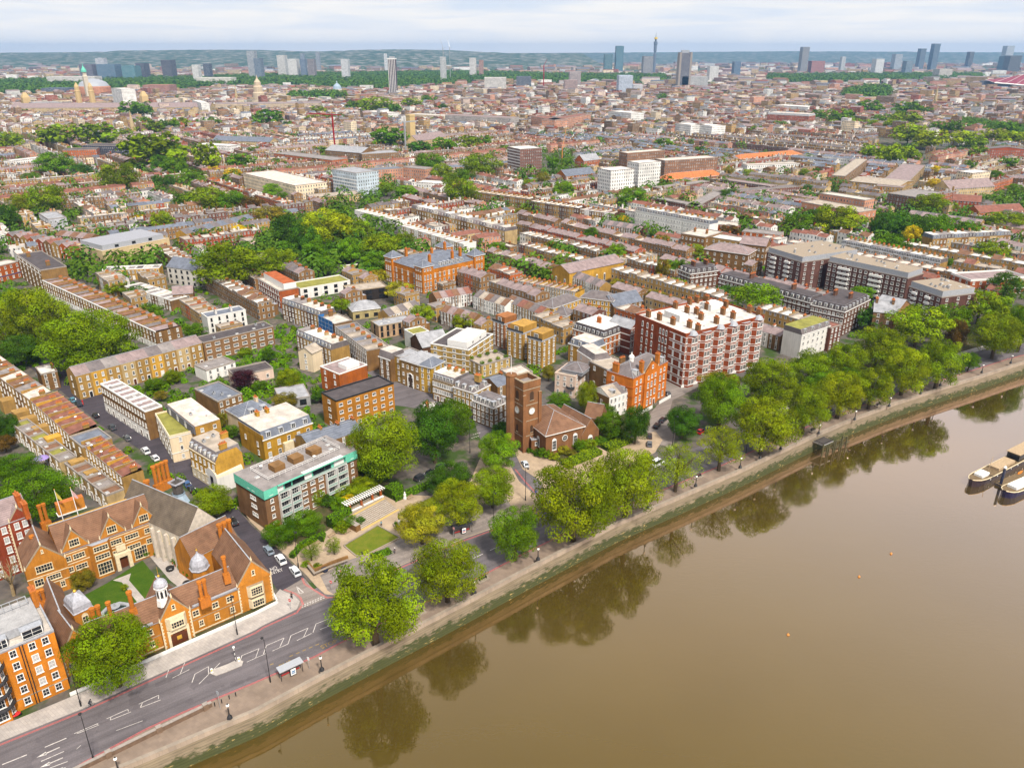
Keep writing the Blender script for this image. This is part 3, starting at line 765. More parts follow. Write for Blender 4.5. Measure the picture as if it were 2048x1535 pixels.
def block(name,label,a,b,c,h,n,cols,wall='stock',roof='flat',cat='building',wmat='brick',win=(1.1,1.6),style='sash',group=None,depth=None,bands=None,rf='felt',**k):
 """a free-standing block: cols = windows per visible side, n = storeys"""
 s=Bld(name,label,cat,a,b,h,c,depth,wall,wmat,group)
 near=s.ppm>2.6
 if not near:s.wmat='facade' if wmat in('brick','stucco')else wmat
 ro=roof
 if ro=='flat':s.walls(h-.45);s.flat(rf,k.get('par',.5),k.get('coping','kerb'))
 elif ro=='hip':s.walls();s.hip(rf,k.get('rh',3.0))
 elif ro in('gablex','gabley'):s.walls();s.gable(rf,k.get('rh',3.0),ro[-1])
 elif ro=='mansard':
  s.walls();s.mansard(rf,k.get('mh',2.6),k.get('inset',1.0),k.get('top','pale'),k.get('msides','FLRK'),k.get('dormers')if near else None,dstyle=k.get('dstyle','white'))
  s.band([h-.3],k.get('msides','FLRK'),.4,.2,'white','cornice')
 if near:
  for sd,nc in cols.items():
   s.windows(sd,nc,zs(n,h),win[0],win[1],style,skip=k.get('skip',0.0),blinds=k.get('blinds',.35))
 if bands:s.band(bands,k.get('bsides','FL'),k.get('bh',.35),.1,k.get('bmat','white'))
 for ch in k.get('ch',()):s.chimney(s.L*ch[0],s.W*ch[1],ch[2]if len(ch)>2 else.8,ch[3]if len(ch)>3 else 2.0,ch[4]if len(ch)>4 else 2.4)
 if k.get('clut')and ro in('flat','mansard'):s.clutter(k['clut'])
 if near and k.get('door'):s.put('door',doormesh()[s.rnd.randrange(3)],k['door'],s.slen(k['door'])*.5+.9,0.02)
 s.finish()
 return s
def terrace(rowname,a,b,c,h,n,wall='stock',roof='para',depth=None,floors=3,cols=2,front='F',rear=False,wcols=None,group=None,walls=None,rf=('slate',),ground=None,parapet=None,ext=0,coping='kerb',chim=True,name='terraced_house',desc=None,end_note=('left','right'),endwin=0,style='sash',wh=(0.95,1.7)):
 """a row of n houses; every house is a thing of its own"""
 A,B=P(a[0],a[1],h),P(b[0],b[1],h);u,nn=dirs(A,B);L=(B-A).length
 W=(P(c[0],c[1],h)-B).dot(nn)if c is not None else depth
 out=[];w=L/n
 for i in range(n):
  col=(walls or[wall])[i%len(walls or[wall])]
  o=A+u*(w*i)
  lab='%s house, %s from %s end of %s'%(desc or WALLWORD[col],ORD[min(i,n-1-i)],end_note[0]if i<=n-1-i else end_note[1],rowname)
  if len(lab.replace('-',' ').split())>15:lab=lab.replace(desc or '?',WALLWORD[col])
  if len(lab.split())>16:print('LONG',lab)
  s=Bld(name,lab,'house',None,None,h,None,None,col,'brick' if col not in('white','cream','pink')else 'stucco',group or 'houses of '+rowname,(o.x,o.y),math.atan2(u.y,u.x),(w-0.012,W))
  near=s.ppm>2.6
  if not near and s.wmat=='brick':s.wmat='facade'
  r=rf[i%len(rf)];dh=(i%3)*0.006
  if roof=='para':
   s.walls(h-.4);s.flat(r,.55,parapet or coping,.05 if i%2 else.045)
  elif roof=='v':
   s.walls(h-.4);mb=MB();z=h-.35
   mb.face([(.05,.3,z+.5),(w/2,.3,z-.35),(w/2,W-.05,z-.5),(.05,W-.05,z+.35)],'slate');mb.face([(w-.07,.3,z+.5),(w/2,.3,z-.35),(w/2,W-.05,z-.5),(w-.07,W-.05,z+.35)],'slate')
   s.part('roof',mb,RF[r]);mb=MB();mb.box(-.02,-.1,h-.42,w-.01,.28,h+.1+dh,parapet or coping);mb.box(-.13,.3,h-.42,.13,W-.01,h+.55+dh,s.wmat if s.wmat!='facade' else 'brick');s.part('parapet',mb);s.rz=h
  elif roof=='mono':
   s.walls(h-.4);mb=MB();mb.face([(.05,.1,h-.3),(w-.06,.1,h-.3),(w-.06,W-.1,h+.7),(.05,W-.1,h+.7)],'slate');s.part('roof',mb,RF[r])
   mb=MB();mb.box(-.16,-.02,h-.42,.16,W,h+.95+dh,s.wmat if s.wmat!='facade' else 'brick','kerb');mb.box(.17,-.04,h-.42,w-.18,.09,h-.1,'kerb');s.part('parapet',mb);s.rz=h+.2
  elif roof=='gablex':s.walls();s.gable(r,2.4,'x',.02)
  elif roof=='gabley':s.walls();s.gable(r,2.2,'y',.02)
  elif roof=='mansard':
   s.walls();s.mansard(r,2.4,.9,s.rnd.choice(['pale','felt','white']),'FK',{front:2}if near else None,dw=1.1,dh=1.5)
   if parapet:s.band([h-.2],'F',.5,.15,parapet,'cornice')
  if chim:
   s.chimney(w-.45,W*(.5 if roof=='gablex' else.62),.75,1.8,1.5 if roof in('para','v')else 1.3,4,color=tuple(x*.95 for x in BR['stock' if col in('white','cream','pink')else col]))
  if roof in('mono','para')and s.rnd.random()<.6:s.clutter(1,(0,0,1),.9)
  if near:
   z=zs(floors,h)
   if ground:
    s.box('ground_floor',-.004+.01*(i%2)*.1,-.07,.02,w-.02,-.006,h/floors-.1,ground,None)
   s.windows(front,cols,z[1:]if floors>1 else z,wh[0],wh[1],style)
   if front=='F':
    s.win1('F',w*.30,z[0],wh[0],wh[1],'sash');s.put('door',doormesh()[s.rnd.randrange(3)],'F',w*.74,.05,.07 if ground else 0)
   if rear:s.windows('K',cols,z,.9,1.5)
   if endwin and i==0:s.windows('L',endwin,z,.95,1.6)
   if endwin and i==n-1:s.windows('R',endwin,z,.95,1.6)
  if ext and near and i%2==0:
   eh=h*s.rnd.uniform(.45,.65);s.box('rear_extension',.3,-4.0-s.rnd.random(),0,w*.62,-.01,eh,'brick','felt')
  s.finish();out.append(s)
 return out
WALLWORD={'brown':'brown brick','stock':'tan brick','yellow':'yellow brick','red':'red brick','orange':'orange brick','rust':'rust red brick','dark':'dark brick','white':'white painted','cream':'cream rendered','pink':'pale pink','salmon':'salmon brick','grey':'grey brick','buff':'buff','maroon':'dark maroon brick'}
def crown_mesh(name,seed,nlobe,nleaf,leaf,flat=0.72,openness=0.0):
 """leafy crown inside a unit ellipsoid: tiers of leaf clumps, each of many small leaf faces"""
 rnd=random.Random(seed);lobes=[]
 for i in range(nlobe):
  z=-0.62+1.5*(i+rnd.random())/nlobe
  z=min(z,0.86)
  a=i*2.39996+rnd.uniform(-.5,.5)
  rr=math.sqrt(max(0.02,1-(z*0.97)**2))*rnd.uniform(0.45,0.90)*(1-openness*rnd.random())
  s=rnd.uniform(0.15,0.30)*(1.15-0.25*abs(z))
  lobes.append((rr*math.cos(a),rr*math.sin(a),z*0.80,s,rnd.uniform(0.50,1.40),rnd.uniform(-.08,.14)))
 lobes.append((0,0,0.02,0.52,0.7,0));lobes.append((0,0,-.3,0.42,0.7,0))  # inner lobes tinted darker: shade inside the crown put into the leaf colour
 tot=sum(l[3]**2 for l in lobes)
 v,f,t=[],[],[]
 for lx,ly,lz,s,tn,hue in lobes:
  for _ in range(int(nleaf*s*s/tot)):
   while True:
    d=Vector((rnd.gauss(0,1),rnd.gauss(0,1),rnd.gauss(0.25,1)))
    if d.length>.1:break
   d.normalize()
   k=rnd.uniform(0.74,1.05)
   p=Vector((lx+d.x*s*k,ly+d.y*s*k,lz+d.z*s*k*flat))
   ok=True
   for ox,oy,oz,os_,*_r in lobes[::2]:
    if(p.x-ox)**2+(p.y-oy)**2+((p.z-oz)/flat)**2<(os_*0.55)**2:ok=False;break
   if not ok:continue
   n=(d+Vector((rnd.gauss(0,.30),rnd.gauss(0,.30),rnd.gauss(.22,.28)))).normalized()
   a=n.orthogonal().normalized();b=n.cross(a)
   q=rnd.uniform(0,6.28);a,b=a*math.cos(q)+b*math.sin(q),b*math.cos(q)-a*math.sin(q)
   L=leaf*rnd.uniform(0.6,1.35);W=L*rnd.uniform(0.5,0.85)
   i=len(v)
   v+=[tuple(p-a*L),tuple(p-b*W+n*L*.2),tuple(p+a*L),tuple(p+b*W+n*L*.2)]
   f.append((i,i+1,i+2,i+3))
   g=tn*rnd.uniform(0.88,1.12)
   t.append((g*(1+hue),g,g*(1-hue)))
 me=bpy.data.meshes.new(name);me.from_pydata(v,[],f);me.materials.append(M('leaf'))
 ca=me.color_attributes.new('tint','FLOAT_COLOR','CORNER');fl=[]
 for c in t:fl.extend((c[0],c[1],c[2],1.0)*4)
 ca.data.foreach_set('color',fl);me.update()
 return me
def trunk_mesh(name,seed,limbs=6):
 rnd=random.Random(seed);mb=MB()
 mb.tube((0,0,0),(0.01,0.01,0.45),0.050,0.036,'bark',7)
 mb.tube((0.01,0.01,0.45),(0.02,-0.01,0.80),0.036,0.014,'bark',6)
 for i in range(limbs):
  a=i*6.283/limbs+rnd.uniform(-.4,.4);z=rnd.uniform(.32,.55)
  e=(math.cos(a)*rnd.uniform(.22,.34),math.sin(a)*rnd.uniform(.22,.34),z+rnd.uniform(.12,.28))
  mb.tube((0.01,0.01,z),e,0.022,0.008,'bark',5)
  mb.tube(e,(e[0]*1.25+rnd.uniform(-.06,.06),e[1]*1.25+rnd.uniform(-.06,.06),e[2]+.12),0.008,0.003,'bark',4)
 return mb.mesh(name)
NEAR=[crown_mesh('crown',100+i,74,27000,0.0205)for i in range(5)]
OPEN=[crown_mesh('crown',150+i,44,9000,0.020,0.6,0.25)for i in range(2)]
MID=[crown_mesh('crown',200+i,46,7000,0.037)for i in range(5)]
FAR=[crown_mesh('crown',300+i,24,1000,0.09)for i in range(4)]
TR=[trunk_mesh('trunk',400+i)for i in range(3)]
KIND={'plane':((0.172,0.250,0.006),'bright green'),'lime':((0.225,0.295,0.007),'lime green'),'dark':((0.062,0.145,0.010),'dark green'),'mid':((0.095,0.195,0.006),'mid green'),'yellow':((0.62,0.46,0.008),'yellow'),'olive':((0.21,0.19,0.018),'olive green'),'copper':((0.060,0.018,0.026),'dark purple'),'willow':((0.330,0.315,0.015),'yellow green'),'brown':((0.13,0.085,0.018),'brownish'),'round':((0.135,0.265,0.008),'rounded green')}
N_TREES=0
AUTO=[]
def tree(px,py,w,h,kind,label=None,group=None,cat='tree',lod=None,name='tree',drop=0.0):
 global N_TREES
 N_TREES+=1
 rnd=random.Random(N_TREES*77)
 z=9.0
 for _ in range(3):
  p=P(px,py,z);m=px_per_m(p)
  el=math.atan2(CAM_H-z,math.hypot(p.x,p.y))
  r=w/2/m*(1.05 if m>4.6 else 1.14)
  rz=math.sqrt(max((0.55*r)**2,(h/2/m)**2-(r*math.sin(el))**2))/math.cos(el)
  rz=min(rz,1.5*r)
  clear=max(0.3,min(2.4,r*0.30))if cat=='tree' else 0.05
  z=rz*0.92+clear
 lod=lod or('near' if m>4.6 else 'mid' if m>1.9 else 'far')
 c,word=KIND[kind]
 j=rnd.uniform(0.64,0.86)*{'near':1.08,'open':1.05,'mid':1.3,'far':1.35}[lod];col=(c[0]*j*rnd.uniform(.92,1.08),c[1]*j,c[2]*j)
 protos={'near':NEAR,'mid':MID,'far':FAR,'open':OPEN}[lod]
 T=z+rz
 if label is None:
  desc='%s %s'%(word,'shrub' if cat=='shrub' else 'tree')
  label=None
 root=bpy.data.objects.new(name,None);COL.objects.link(root);root.location=(p.x,p.y,drop)
 tag(root,label,cat,group)
 if label is None:AUTO.append((root,desc,Vector((p.x,p.y,0))))
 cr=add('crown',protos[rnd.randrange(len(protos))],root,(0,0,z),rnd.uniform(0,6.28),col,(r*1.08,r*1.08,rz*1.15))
 if cat=='tree' and lod!='far':
  k=T;add('trunk',TR[rnd.randrange(3)],root,(0,0,0),rnd.uniform(0,6.28),None,(k*0.62 if r<T*.4 else k*.8,k*0.62 if r<T*.4 else k*.8,k))
 elif cat=='tree':
  add('trunk',TR[0],root,(0,0,0),0,None,(T*.6,T*.6,T*.9))
 return root
G='plane trees along the river promenade'
for i,(x,y,w,h,k,o,lb)in enumerate([(745,1203,168,185,'plane','','biggest bright green plane tree, over the promenade beside the road hatching'),(893,1140,122,128,'plane','','plane tree on the promenade opposite the garden lawn, by the low bench'),(1030,1066,88,108,'mid','','narrow plane tree on the promenade opposite the dark bus shelter'),(1148,1003,162,165,'plane','','wide many-lobed plane tree opposite the mouth of the church street'),(1255,963,126,142,'plane','','plane tree on the promenade in front of the church hedge'),(1355,930,92,100,'lime','open','thin airy lime green tree in front of the planted traffic island'),(1443,893,98,90,'lime','open','thin pale tree on the promenade, second of the two airy ones'),(1528,850,112,112,'lime','','lime tinted plane tree just upstream of the wooden jetty'),(1612,815,84,98,'plane','','slim plane tree on the promenade right behind the wooden jetty'),(1683,787,78,92,'lime','','plane tree with a bare pale trunk, next downstream from the jetty'),(1745,773,74,82,'plane','','small plane tree beside the third bench of the promenade'),(1812,740,86,92,'lime','','yellowish plane tree opposite the mid-brown flats with white band'),(1882,725,84,98,'plane','','plane tree on the promenade before the small sapling'),(1940,722,36,36,'mid','','little round sapling at the road edge of the promenade'),(1995,670,90,86,'plane','','plane tree overhanging the curve of the road at far right'),(2048,655,60,90,'mid','','tree cut by the right edge of the view at the road bend')]):
 tree(x,y,w,h,k,lb,G,lod=o or None,name='plane_tree')
G2='trees on the land side of the embankment road'
for x,y,w,h,k,lb in[(915,1005,92,96,'lime','lime green tree on the pavement behind the dark bus shelter'),(985,972,86,82,'plane','broad green tree at the garden corner by the church street'),(842,1045,88,84,'willow','yellow green weeping tree beside the garden statue'),(900,957,82,72,'dark','dark tree over the parked off-road car'),(996,900,78,76,'round','ball-shaped green tree at the foot of the church tower'),(868,862,92,120,'dark','tall dense tree with dark glossy foliage left of the church tower'),(905,838,82,82,'mid','dense tree crowning the dark pair left of the church tower'),(770,890,130,134,'plane','large spreading plane tree between the green-roofed flats and the church street'),(222,1303,150,148,'plane','round tree on the pavement before the gatehouse of the brick hall'),(425,1000,74,62,'plane','street tree behind the great hall roof in the side street'),(1443,800,94,108,'round','dense round tree right of the inner road, below the banded mansion flats'),(1440,768,80,50,'olive','olive coloured tree directly under the banded mansion flats'),(1366,842,66,62,'dark','low dark spreading tree on the planted traffic island'),(1540,765,102,96,'plane','leafy plane tree in the second row, below the right end of the mansion flats'),(1625,735,78,74,'plane','second row tree in front of the white end house'),(1690,722,76,74,'plane','second row tree right of the white end house'),(1650,772,70,60,'mid','half hidden tree between the two embankment rows'),(1757,692,88,84,'plane','second row tree before the brown flats with white band'),(1700,760,60,50,'mid','shaded tree behind the slim promenade planes'),(1838,650,98,82,'plane','large second row plane before the gabled white house'),(1805,720,66,56,'plane','smaller second row tree by the road lamp'),(1905,640,62,66,'mid','second row tree with rusty foliage behind it'),(1915,668,40,60,'brown','rusty brown tree squeezed between green planes'),(1962,612,92,66,'plane','tree in front of the red and white corner building'),(2022,640,60,66,'plane','dense tree at the right edge behind the road bend'),(1746,637,50,46,'dark','dark tree beside the steep gabled brown house'),(1510,597,86,66,'round','big bright tree in the yard of the brown flats'),(1222,850,56,52,'mid','tree in the churchyard right of the east chapel'),(1272,847,52,78,'dark','tall dark tree at the corner of the white and orange houses'),(1208,822,42,34,'mid','small churchyard tree below the white fronted houses'),(1175,792,42,62,'lime','upright lime green conifer beside the pink villa'),(1118,800,44,34,'mid','bushy tree between the church roof and the pink villa'),(1097,745,26,30,'olive','small olive tree behind the church tower'),(60,640,128,128,'plane','huge square-garden tree nearer the left edge'),(175,680,168,122,'plane','huge dome-shaped tree at the near corner of the garden square'),(15,600,50,50,'mid','tree at the far corner of the garden square'),(35,700,90,60,'dark','shaded tree under the great square-garden planes'),(455,530,122,88,'plane','wide tree behind the white flats with slate roof'),(577,460,60,66,'dark','dark tree at the left of the walled garden wood'),(655,455,92,72,'lime','tallest lime green tree of the walled garden wood'),(702,500,44,52,'round','round-headed tree in front of the walled garden wood'),(762,494,66,56,'plane','bright tree left of the orange school building'),(808,484,46,40,'plane','tree touching the left pavilion of the orange school'),(752,525,60,40,'mid','lower tree before the orange school pavilion'),(705,460,66,50,'plane','middle tree of the walled garden wood'),(610,480,50,60,'dark','inner dark tree of the walled garden wood'),(640,500,60,50,'mid','tree beside the round hedge of the walled garden'),(554,523,74,56,'plane','broad tree left of the round hedge'),(30,935,80,58,'mid','garden tree under the purple parasol terrace, nearer the frame edge'),(72,988,138,88,'mid','spreading garden tree behind the tall flagpoles'),(10,852,50,50,'dark','dark garden tree at the left edge behind the red-roofed terrace'),(8,885,40,34,'brown','brownish shrub-like tree at the left edge'),(1673,440,82,62,'plane','large plane tree behind the long white roofed terrace'),(1601,447,58,42,'mid','tree left of the large plane behind the white roofed terrace'),(1868,457,60,62,'mid','tall tree right of the golden tree'),(1813,452,56,52,'dark','dark tree left of the golden tree'),(1826,470,32,38,'yellow','golden yellow tree among dark trees at right'),(1768,450,42,58,'dark','upright dark tree below the salmon brick flats'),(1938,466,56,50,'mid','umbrella-shaped pine before the grey brick houses'),(2011,572,62,56,'dark','dark tree hiding the end of the red and white corner building'),(487,757,52,32,'copper','purple-leaved tree among the small back gardens'),(577,757,46,40,'lime','lime tree beside the rusty-orange flats'),(538,710,26,26,'dark','clipped dark tree by the white garage roofs'),(570,800,46,30,'olive','small olive tree beside the grey zinc roof'),(1268,395,54,46,'round','large round tree before the brown school blocks'),(1125,379,42,36,'round','neat round tree left of the white tower pair')]:
 tree(x,y,w,h,k,lb,G2 if y>560 and x>650 else 'garden trees of the near streets')
for x,y,w,h,k in[(10,432,46,50,'dark'),(92,400,68,64,'plane'),(40,405,46,36,'lime'),(321,442,44,42,'plane'),(280,438,28,18,'yellow'),(480,465,30,30,'yellow'),(415,398,70,50,'plane'),(370,402,46,38,'mid'),(462,402,56,44,'mid'),(500,408,46,34,'brown'),(540,430,56,34,'olive'),(17,388,22,18,'copper'),(236,355,66,60,'plane'),(305,302,124,52,'plane'),(412,312,52,60,'plane'),(482,324,50,36,'mid'),(112,270,76,44,'plane'),(192,267,76,38,'plane'),(15,282,46,40,'plane'),(112,327,70,48,'mid'),(162,342,46,30,'dark'),(320,330,32,42,'dark'),(352,335,50,44,'mid'),(385,355,50,36,'mid'),(316,362,20,28,'dark'),(338,362,20,28,'dark'),(427,341,26,18,'yellow'),(466,346,30,20,'yellow'),(285,245,34,24,'mid'),(300,255,48,26,'plane'),(337,252,44,24,'mid'),(362,247,36,26,'plane'),(417,247,42,22,'mid'),(250,266,28,20,'plane'),(275,220,60,20,'mid'),(230,221,22,14,'mid'),(49,226,24,16,'mid'),(497,232,22,18,'mid'),(637,222,30,22,'plane'),(627,238,30,18,'plane'),(657,236,26,18,'mid'),(680,234,22,14,'mid'),(537,236,60,26,'mid'),(577,250,22,18,'dark'),(712,212,40,20,'mid'),(750,212,60,18,'plane'),(789,220,28,30,'mid'),(824,207,36,22,'plane'),(857,200,32,16,'mid'),(882,215,26,16,'dark'),(777,275,70,30,'mid'),(840,297,52,30,'dark'),(890,290,46,34,'mid'),(937,285,42,32,'plane'),(970,283,30,26,'mid'),(857,327,52,44,'mid'),(884,344,40,34,'plane'),(960,332,70,52,'plane'),(925,353,44,32,'mid'),(922,382,62,54,'plane'),(900,360,30,30,'plane'),(544,380,34,28,'round'),(566,390,18,12,'mid'),(772,376,30,24,'plane'),(812,382,38,26,'round'),(724,327,18,14,'dark'),(1060,367,30,20,'plane'),(1086,360,26,34,'olive'),(1106,327,26,28,'mid'),(1134,325,22,22,'mid'),(1461,389,38,24,'dark'),(1369,366,24,16,'plane'),(1331,374,22,16,'mid'),(1496,347,26,18,'plane'),(1458,342,20,18,'olive'),(1324,195,18,18,'mid'),(1330,287,36,16,'mid'),(1521,285,12,10,'yellow'),(1326,262,12,10,'yellow'),(1288,246,18,16,'dark'),(1261,243,18,12,'mid'),(1213,243,20,12,'mid'),(1186,238,14,14,'dark'),(1159,251,14,10,'plane'),(1050,204,16,12,'mid'),(1511,260,28,16,'mid'),(1469,262,22,16,'plane'),(1666,247,28,18,'plane'),(1636,232,36,26,'mid'),(1683,235,56,20,'mid'),(1708,245,32,18,'plane'),(1736,215,50,18,'mid'),(1741,247,30,16,'plane'),(1765,240,42,20,'mid'),(1783,251,42,24,'plane'),(1811,240,60,24,'plane'),(1816,220,56,22,'mid'),(1848,222,30,14,'mid'),(1818,267,66,34,'lime'),(1861,277,60,32,'lime'),(1748,304,50,36,'plane'),(1806,307,60,42,'plane'),(1786,312,50,40,'plane'),(1848,287,30,20,'lime'),(1878,256,32,30,'mid'),(1908,256,32,32,'mid'),(1926,275,50,24,'lime'),(1950,283,42,30,'plane'),(1986,272,50,26,'lime'),(2023,276,50,26,'lime'),(2016,256,46,24,'mid'),(1958,303,36,26,'plane'),(2016,325,36,22,'mid'),(1873,341,18,20,'yellow'),(1867,367,22,22,'yellow'),(1858,408,66,34,'plane'),(1901,412,26,20,'plane'),(1615,378,18,20,'dark'),(1608,345,18,16,'plane'),(1631,345,16,20,'dark'),(1628,430,36,26,'dark'),(1786,488,60,26,'mid'),(1988,505,66,30,'plane'),(2016,442,60,36,'plane'),(1898,525,18,18,'mid'),(1726,585,40,28,'round'),(1326,540,28,46,'olive'),(1356,540,30,46,'mid'),(1324,482,32,28,'olive'),(1356,477,18,16,'mid'),(1184,466,32,24,'mid'),(1104,493,28,26,'olive'),(1134,498,28,20,'mid'),(1234,505,36,40,'round'),(1389,500,36,26,'lime'),(1236,572,32,32,'olive'),(1311,592,40,24,'olive'),(1354,570,42,28,'plane'),(1046,425,32,20,'olive'),(1089,462,22,18,'mid'),(1456,587,50,22,'dark'),(1089,547,24,24,'mid'),(1084,595,22,16,'mid'),(1161,632,30,18,'mid'),(1244,440,28,14,'yellow'),(1459,460,36,22,'brown'),(1489,440,32,22,'brown'),(1411,425,12,24,'mid'),(1489,408,32,16,'plane'),(577,492,36,26,'mid'),(647,528,50,26,'mid'),(757,552,32,30,'willow'),(800,580,50,30,'willow'),(682,610,36,28,'plane'),(844,627,42,40,'plane'),(927,642,42,32,'lime'),(962,647,32,22,'olive'),(892,453,18,14,'mid'),(997,495,36,24,'mid'),(630,607,20,20,'plane'),(232,575,40,26,'plane'),(205,562,30,20,'mid'),(272,585,36,28,'dark'),(262,605,30,22,'plane'),(300,622,46,26,'mid'),(387,660,40,28,'mid'),(372,690,30,24,'plane'),(307,768,34,26,'mid'),(345,752,32,26,'plane'),(500,685,16,22,'mid'),(490,703,26,16,'plane'),(445,840,22,32,'olive'),(462,862,32,26,'mid'),(322,790,26,18,'olive'),(520,770,30,20,'mid'),(640,790,36,18,'dark'),(62,355,30,22,'mid'),(150,300,30,18,'mid'),(560,330,30,16,'mid'),(510,300,26,16,'mid'),(640,300,26,14,'mid'),(1010,300,30,16,'mid'),(1180,300,26,14,'mid'),(1400,300,26,14,'mid'),(1560,250,30,14,'mid'),(1890,340,24,16,'plane'),(1940,330,24,20,'mid'),(1990,350,30,18,'mid'),(2030,380,30,26,'mid')]:
 tree(x,y,w,h,k,None,'trees standing among the houses')
BUILD['stone_dull']=lambda k:mk_plain(k,(0.30,0.235,0.16),0.85,0.2,0,0.2)
BUILD['stone_white']=lambda k:mk_plain(k,(0.58,0.50,0.42),0.85,0.2,0,0.16,0.8)
BUILD['lead_pale']=lambda k:mk_plain(k,(0.36,0.36,0.40),0.5,0.4,0,0.25)
BUILD['lead_blue']=lambda k:mk_plain(k,(0.30,0.38,0.46),0.5,0.4,0,0.12)
BUILD['dark_timber']=lambda k:mk_plain(k,(0.07,0.06,0.055),0.7,0.3,0,0.2)
BUILD['stone_grey']=lambda k:mk_plain(k,(0.30,0.31,0.33),0.8,0.2,0,0.2)
BUILD['pool']=lambda k:mk_plain(k,(0.01,0.03,0.03),0.05,0.6,0,0.2)
BUILD['railing']=lambda k:mk_plain(k,(0.05,0.05,0.055),0.5,0.3)
BUILD['bark_pale']=lambda k:mk_plain(k,(0.27,0.20,0.11),0.9,0.1,0,0.25)
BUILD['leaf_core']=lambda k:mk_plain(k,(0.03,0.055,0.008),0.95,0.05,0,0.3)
BUILD['louvre']=lambda k:mk_plain(k,(0.060,0.035,0.022),0.8,0.2,0,0.2)
BUILD['balcony_glass']=lambda k:mk_plain(k,(0.30,0.40,0.36),0.15,0.5,0,0.1)
BUILD['rust_brick']=lambda k:mk_plain(k,(0.42,0.10,0.015),0.85,0.2,0,0.15)
BUILD['cream_roof']=lambda k:mk_plain(k,(0.62,0.54,0.40),0.7,0.3,0,0.08)
BUILD['blue_sign']=lambda k:mk_plain(k,(0.03,0.10,0.25),0.5,0.4,0,0.1)
BUILD['blue_net']=lambda k:mk_plain(k,(0.02,0.13,0.36),0.7,0.3,0,0.2)
BUILD['salmon_band']=lambda k:mk_plain(k,(0.55,0.30,0.12),0.85,0.2)
BUILD.update({'step_stone':lambda k:mk_plain(k,(0.30,0.24,0.18),0.85,0.2,0,0.15),'wood_pale':lambda k:mk_plain(k,(0.40,0.29,0.18),0.8,0.2,0,0.2),'bronze':lambda k:mk_plain(k,(0.03,0.028,0.025),0.5,0.4),'navy':lambda k:mk_plain(k,(0.02,0.025,0.055),0.5,0.4),'shelter_glass':lambda k:mk_plain(k,(0.22,0.20,0.19),0.15,0.5),'poster_red':lambda k:mk_plain(k,(0.45,0.03,0.03),0.4,0.4),'poster_blue':lambda k:mk_plain(k,(0.15,0.25,0.40),0.4,0.4),'yellow_paint':lambda k:mk_plain(k,(0.75,0.50,0.02),0.5,0.3),'red_lamp':lambda k:mk_plain(k,(0.30,0.01,0.01),0.2,0.5),'wet_timber':lambda k:mk_plain(k,(0.07,0.065,0.03),0.7,0.3,0,0.4),'orange_paint':lambda k:mk_plain(k,(0.55,0.22,0.05),0.4,0.4),})
BUILD.update({'maroon_roof':lambda k:mk_plain(k,(0.22,0.035,0.055),0.6,0.3,0,0.1),'tower_glass':lambda k:mk_plain(k,(0.13,0.16,0.21),0.4,0.4,0,0.2)})
def mk_haze(k):
 t=NT(k);t.n.remove(t.b);v=t.n.new("ShaderNodeVolumePrincipled")
 v.inputs['Color'].default_value=(0.30,0.56,0.95,1);v.inputs['Density'].default_value=6.2e-5;v.inputs['Anisotropy'].default_value=0.2
 t.l.new(v.outputs[0],t.out.inputs['Volume']);return t.m
BUILD['haze']=mk_haze
BUILD['zinc_roof']=lambda k:mk_plain(k,(0.30,0.30,0.33),0.6,0.3,0,0.15)
LEADC=(0.33,0.34,0.37)
def loc(s,px,py,z):
 p=P(px,py,z);d=Vector((p.x-s.org[0],p.y-s.org[1],0))
 return d.dot(s.u),d.dot(s.n)
def gable_front(s,sd,t,w,z,rh,back,wall=None,out=0.03,roof='brown',name='gable',coping=True):
 """a gabled wall head standing on a side wall, with its own little roof running back"""
 mb=MB(['brick','slate','cream']);x0,x1=-w/2,w/2
 mb.face([(x0,-out,z),(x1,-out,z),(0,-out,z+rh)],s.wmat)
 mb.face([(x0,.3,z),(x1,.3,z),(0,.3,z+rh)][::-1],s.wmat)
 g=s.part(name,mb);(x,y),r=s.side(sd,t);g.location=(x,y,0);g.rotation_euler=(0,0,r)
 m2=MB()
 for a in(x0,x1):m2.face([(a,.02,z),(0,.02,z+rh-.05),(0,back,z+rh-.05),(a,back*.35,z)],'slate')
 add('gable_roof',m2,g,color=RF[roof])
 m3=MB()
 if coping:
  for a in(x0,x1):m3.tube((a*1.05,.05,z-.1),(0,.05,z+rh+.12),.17,.17,'stone_dull',4)
  m3.lathe([(.16,z+rh),(.22,z+rh+.4),(.05,z+rh+1.2),(.01,z+rh+1.5)],'cream',6,0,.05)
  for a in(x0,x1):m3.lathe([(.2,z-.2),(.2,z+.2),(.05,z+.9),(.01,z+1.2)],'cream',5,a,.05)
  add('coping',m3,g)
 return g
def tallchim(s,px,py,z,n=1,h=5.0,r=.42,base=True):
 x,y=loc(s,px,py,z+h);mb=MB()
 if base:mb.box(-r*n-.2,-.7,-1.5,r*n+.2,.7,.9,'brick')
 for i in range(n):
  cx=(i-(n-1)/2)*r*2.05
  mb.lathe([(r,.9 if base else-.5),(r*1.1,1.0),(r*.82,1.3),(r*.82,h-.8),(r*1.15,h-.55),(r*1.0,h-.3),(r*1.2,h-.1),(r*1.1,h),(r*.6,h)],'brick',8,cx,0)
 return add('chimney',mb,s.root,(x,y,z),s.rnd.uniform(-.1,.1),BR['orange'])
HALLG='ranges of the brick hall around its courtyard'
ORG=(0.52,0.205,0.028)
m=Bld('brick_hall','orange brick main range with three stone-edged gables facing the courtyard','mansion',(120,1106),(308,1039),10.0,None,10.5,ORG,group=HALLG)
m.walls();m.gable('brown',5.2,'x',.2);L=m.L
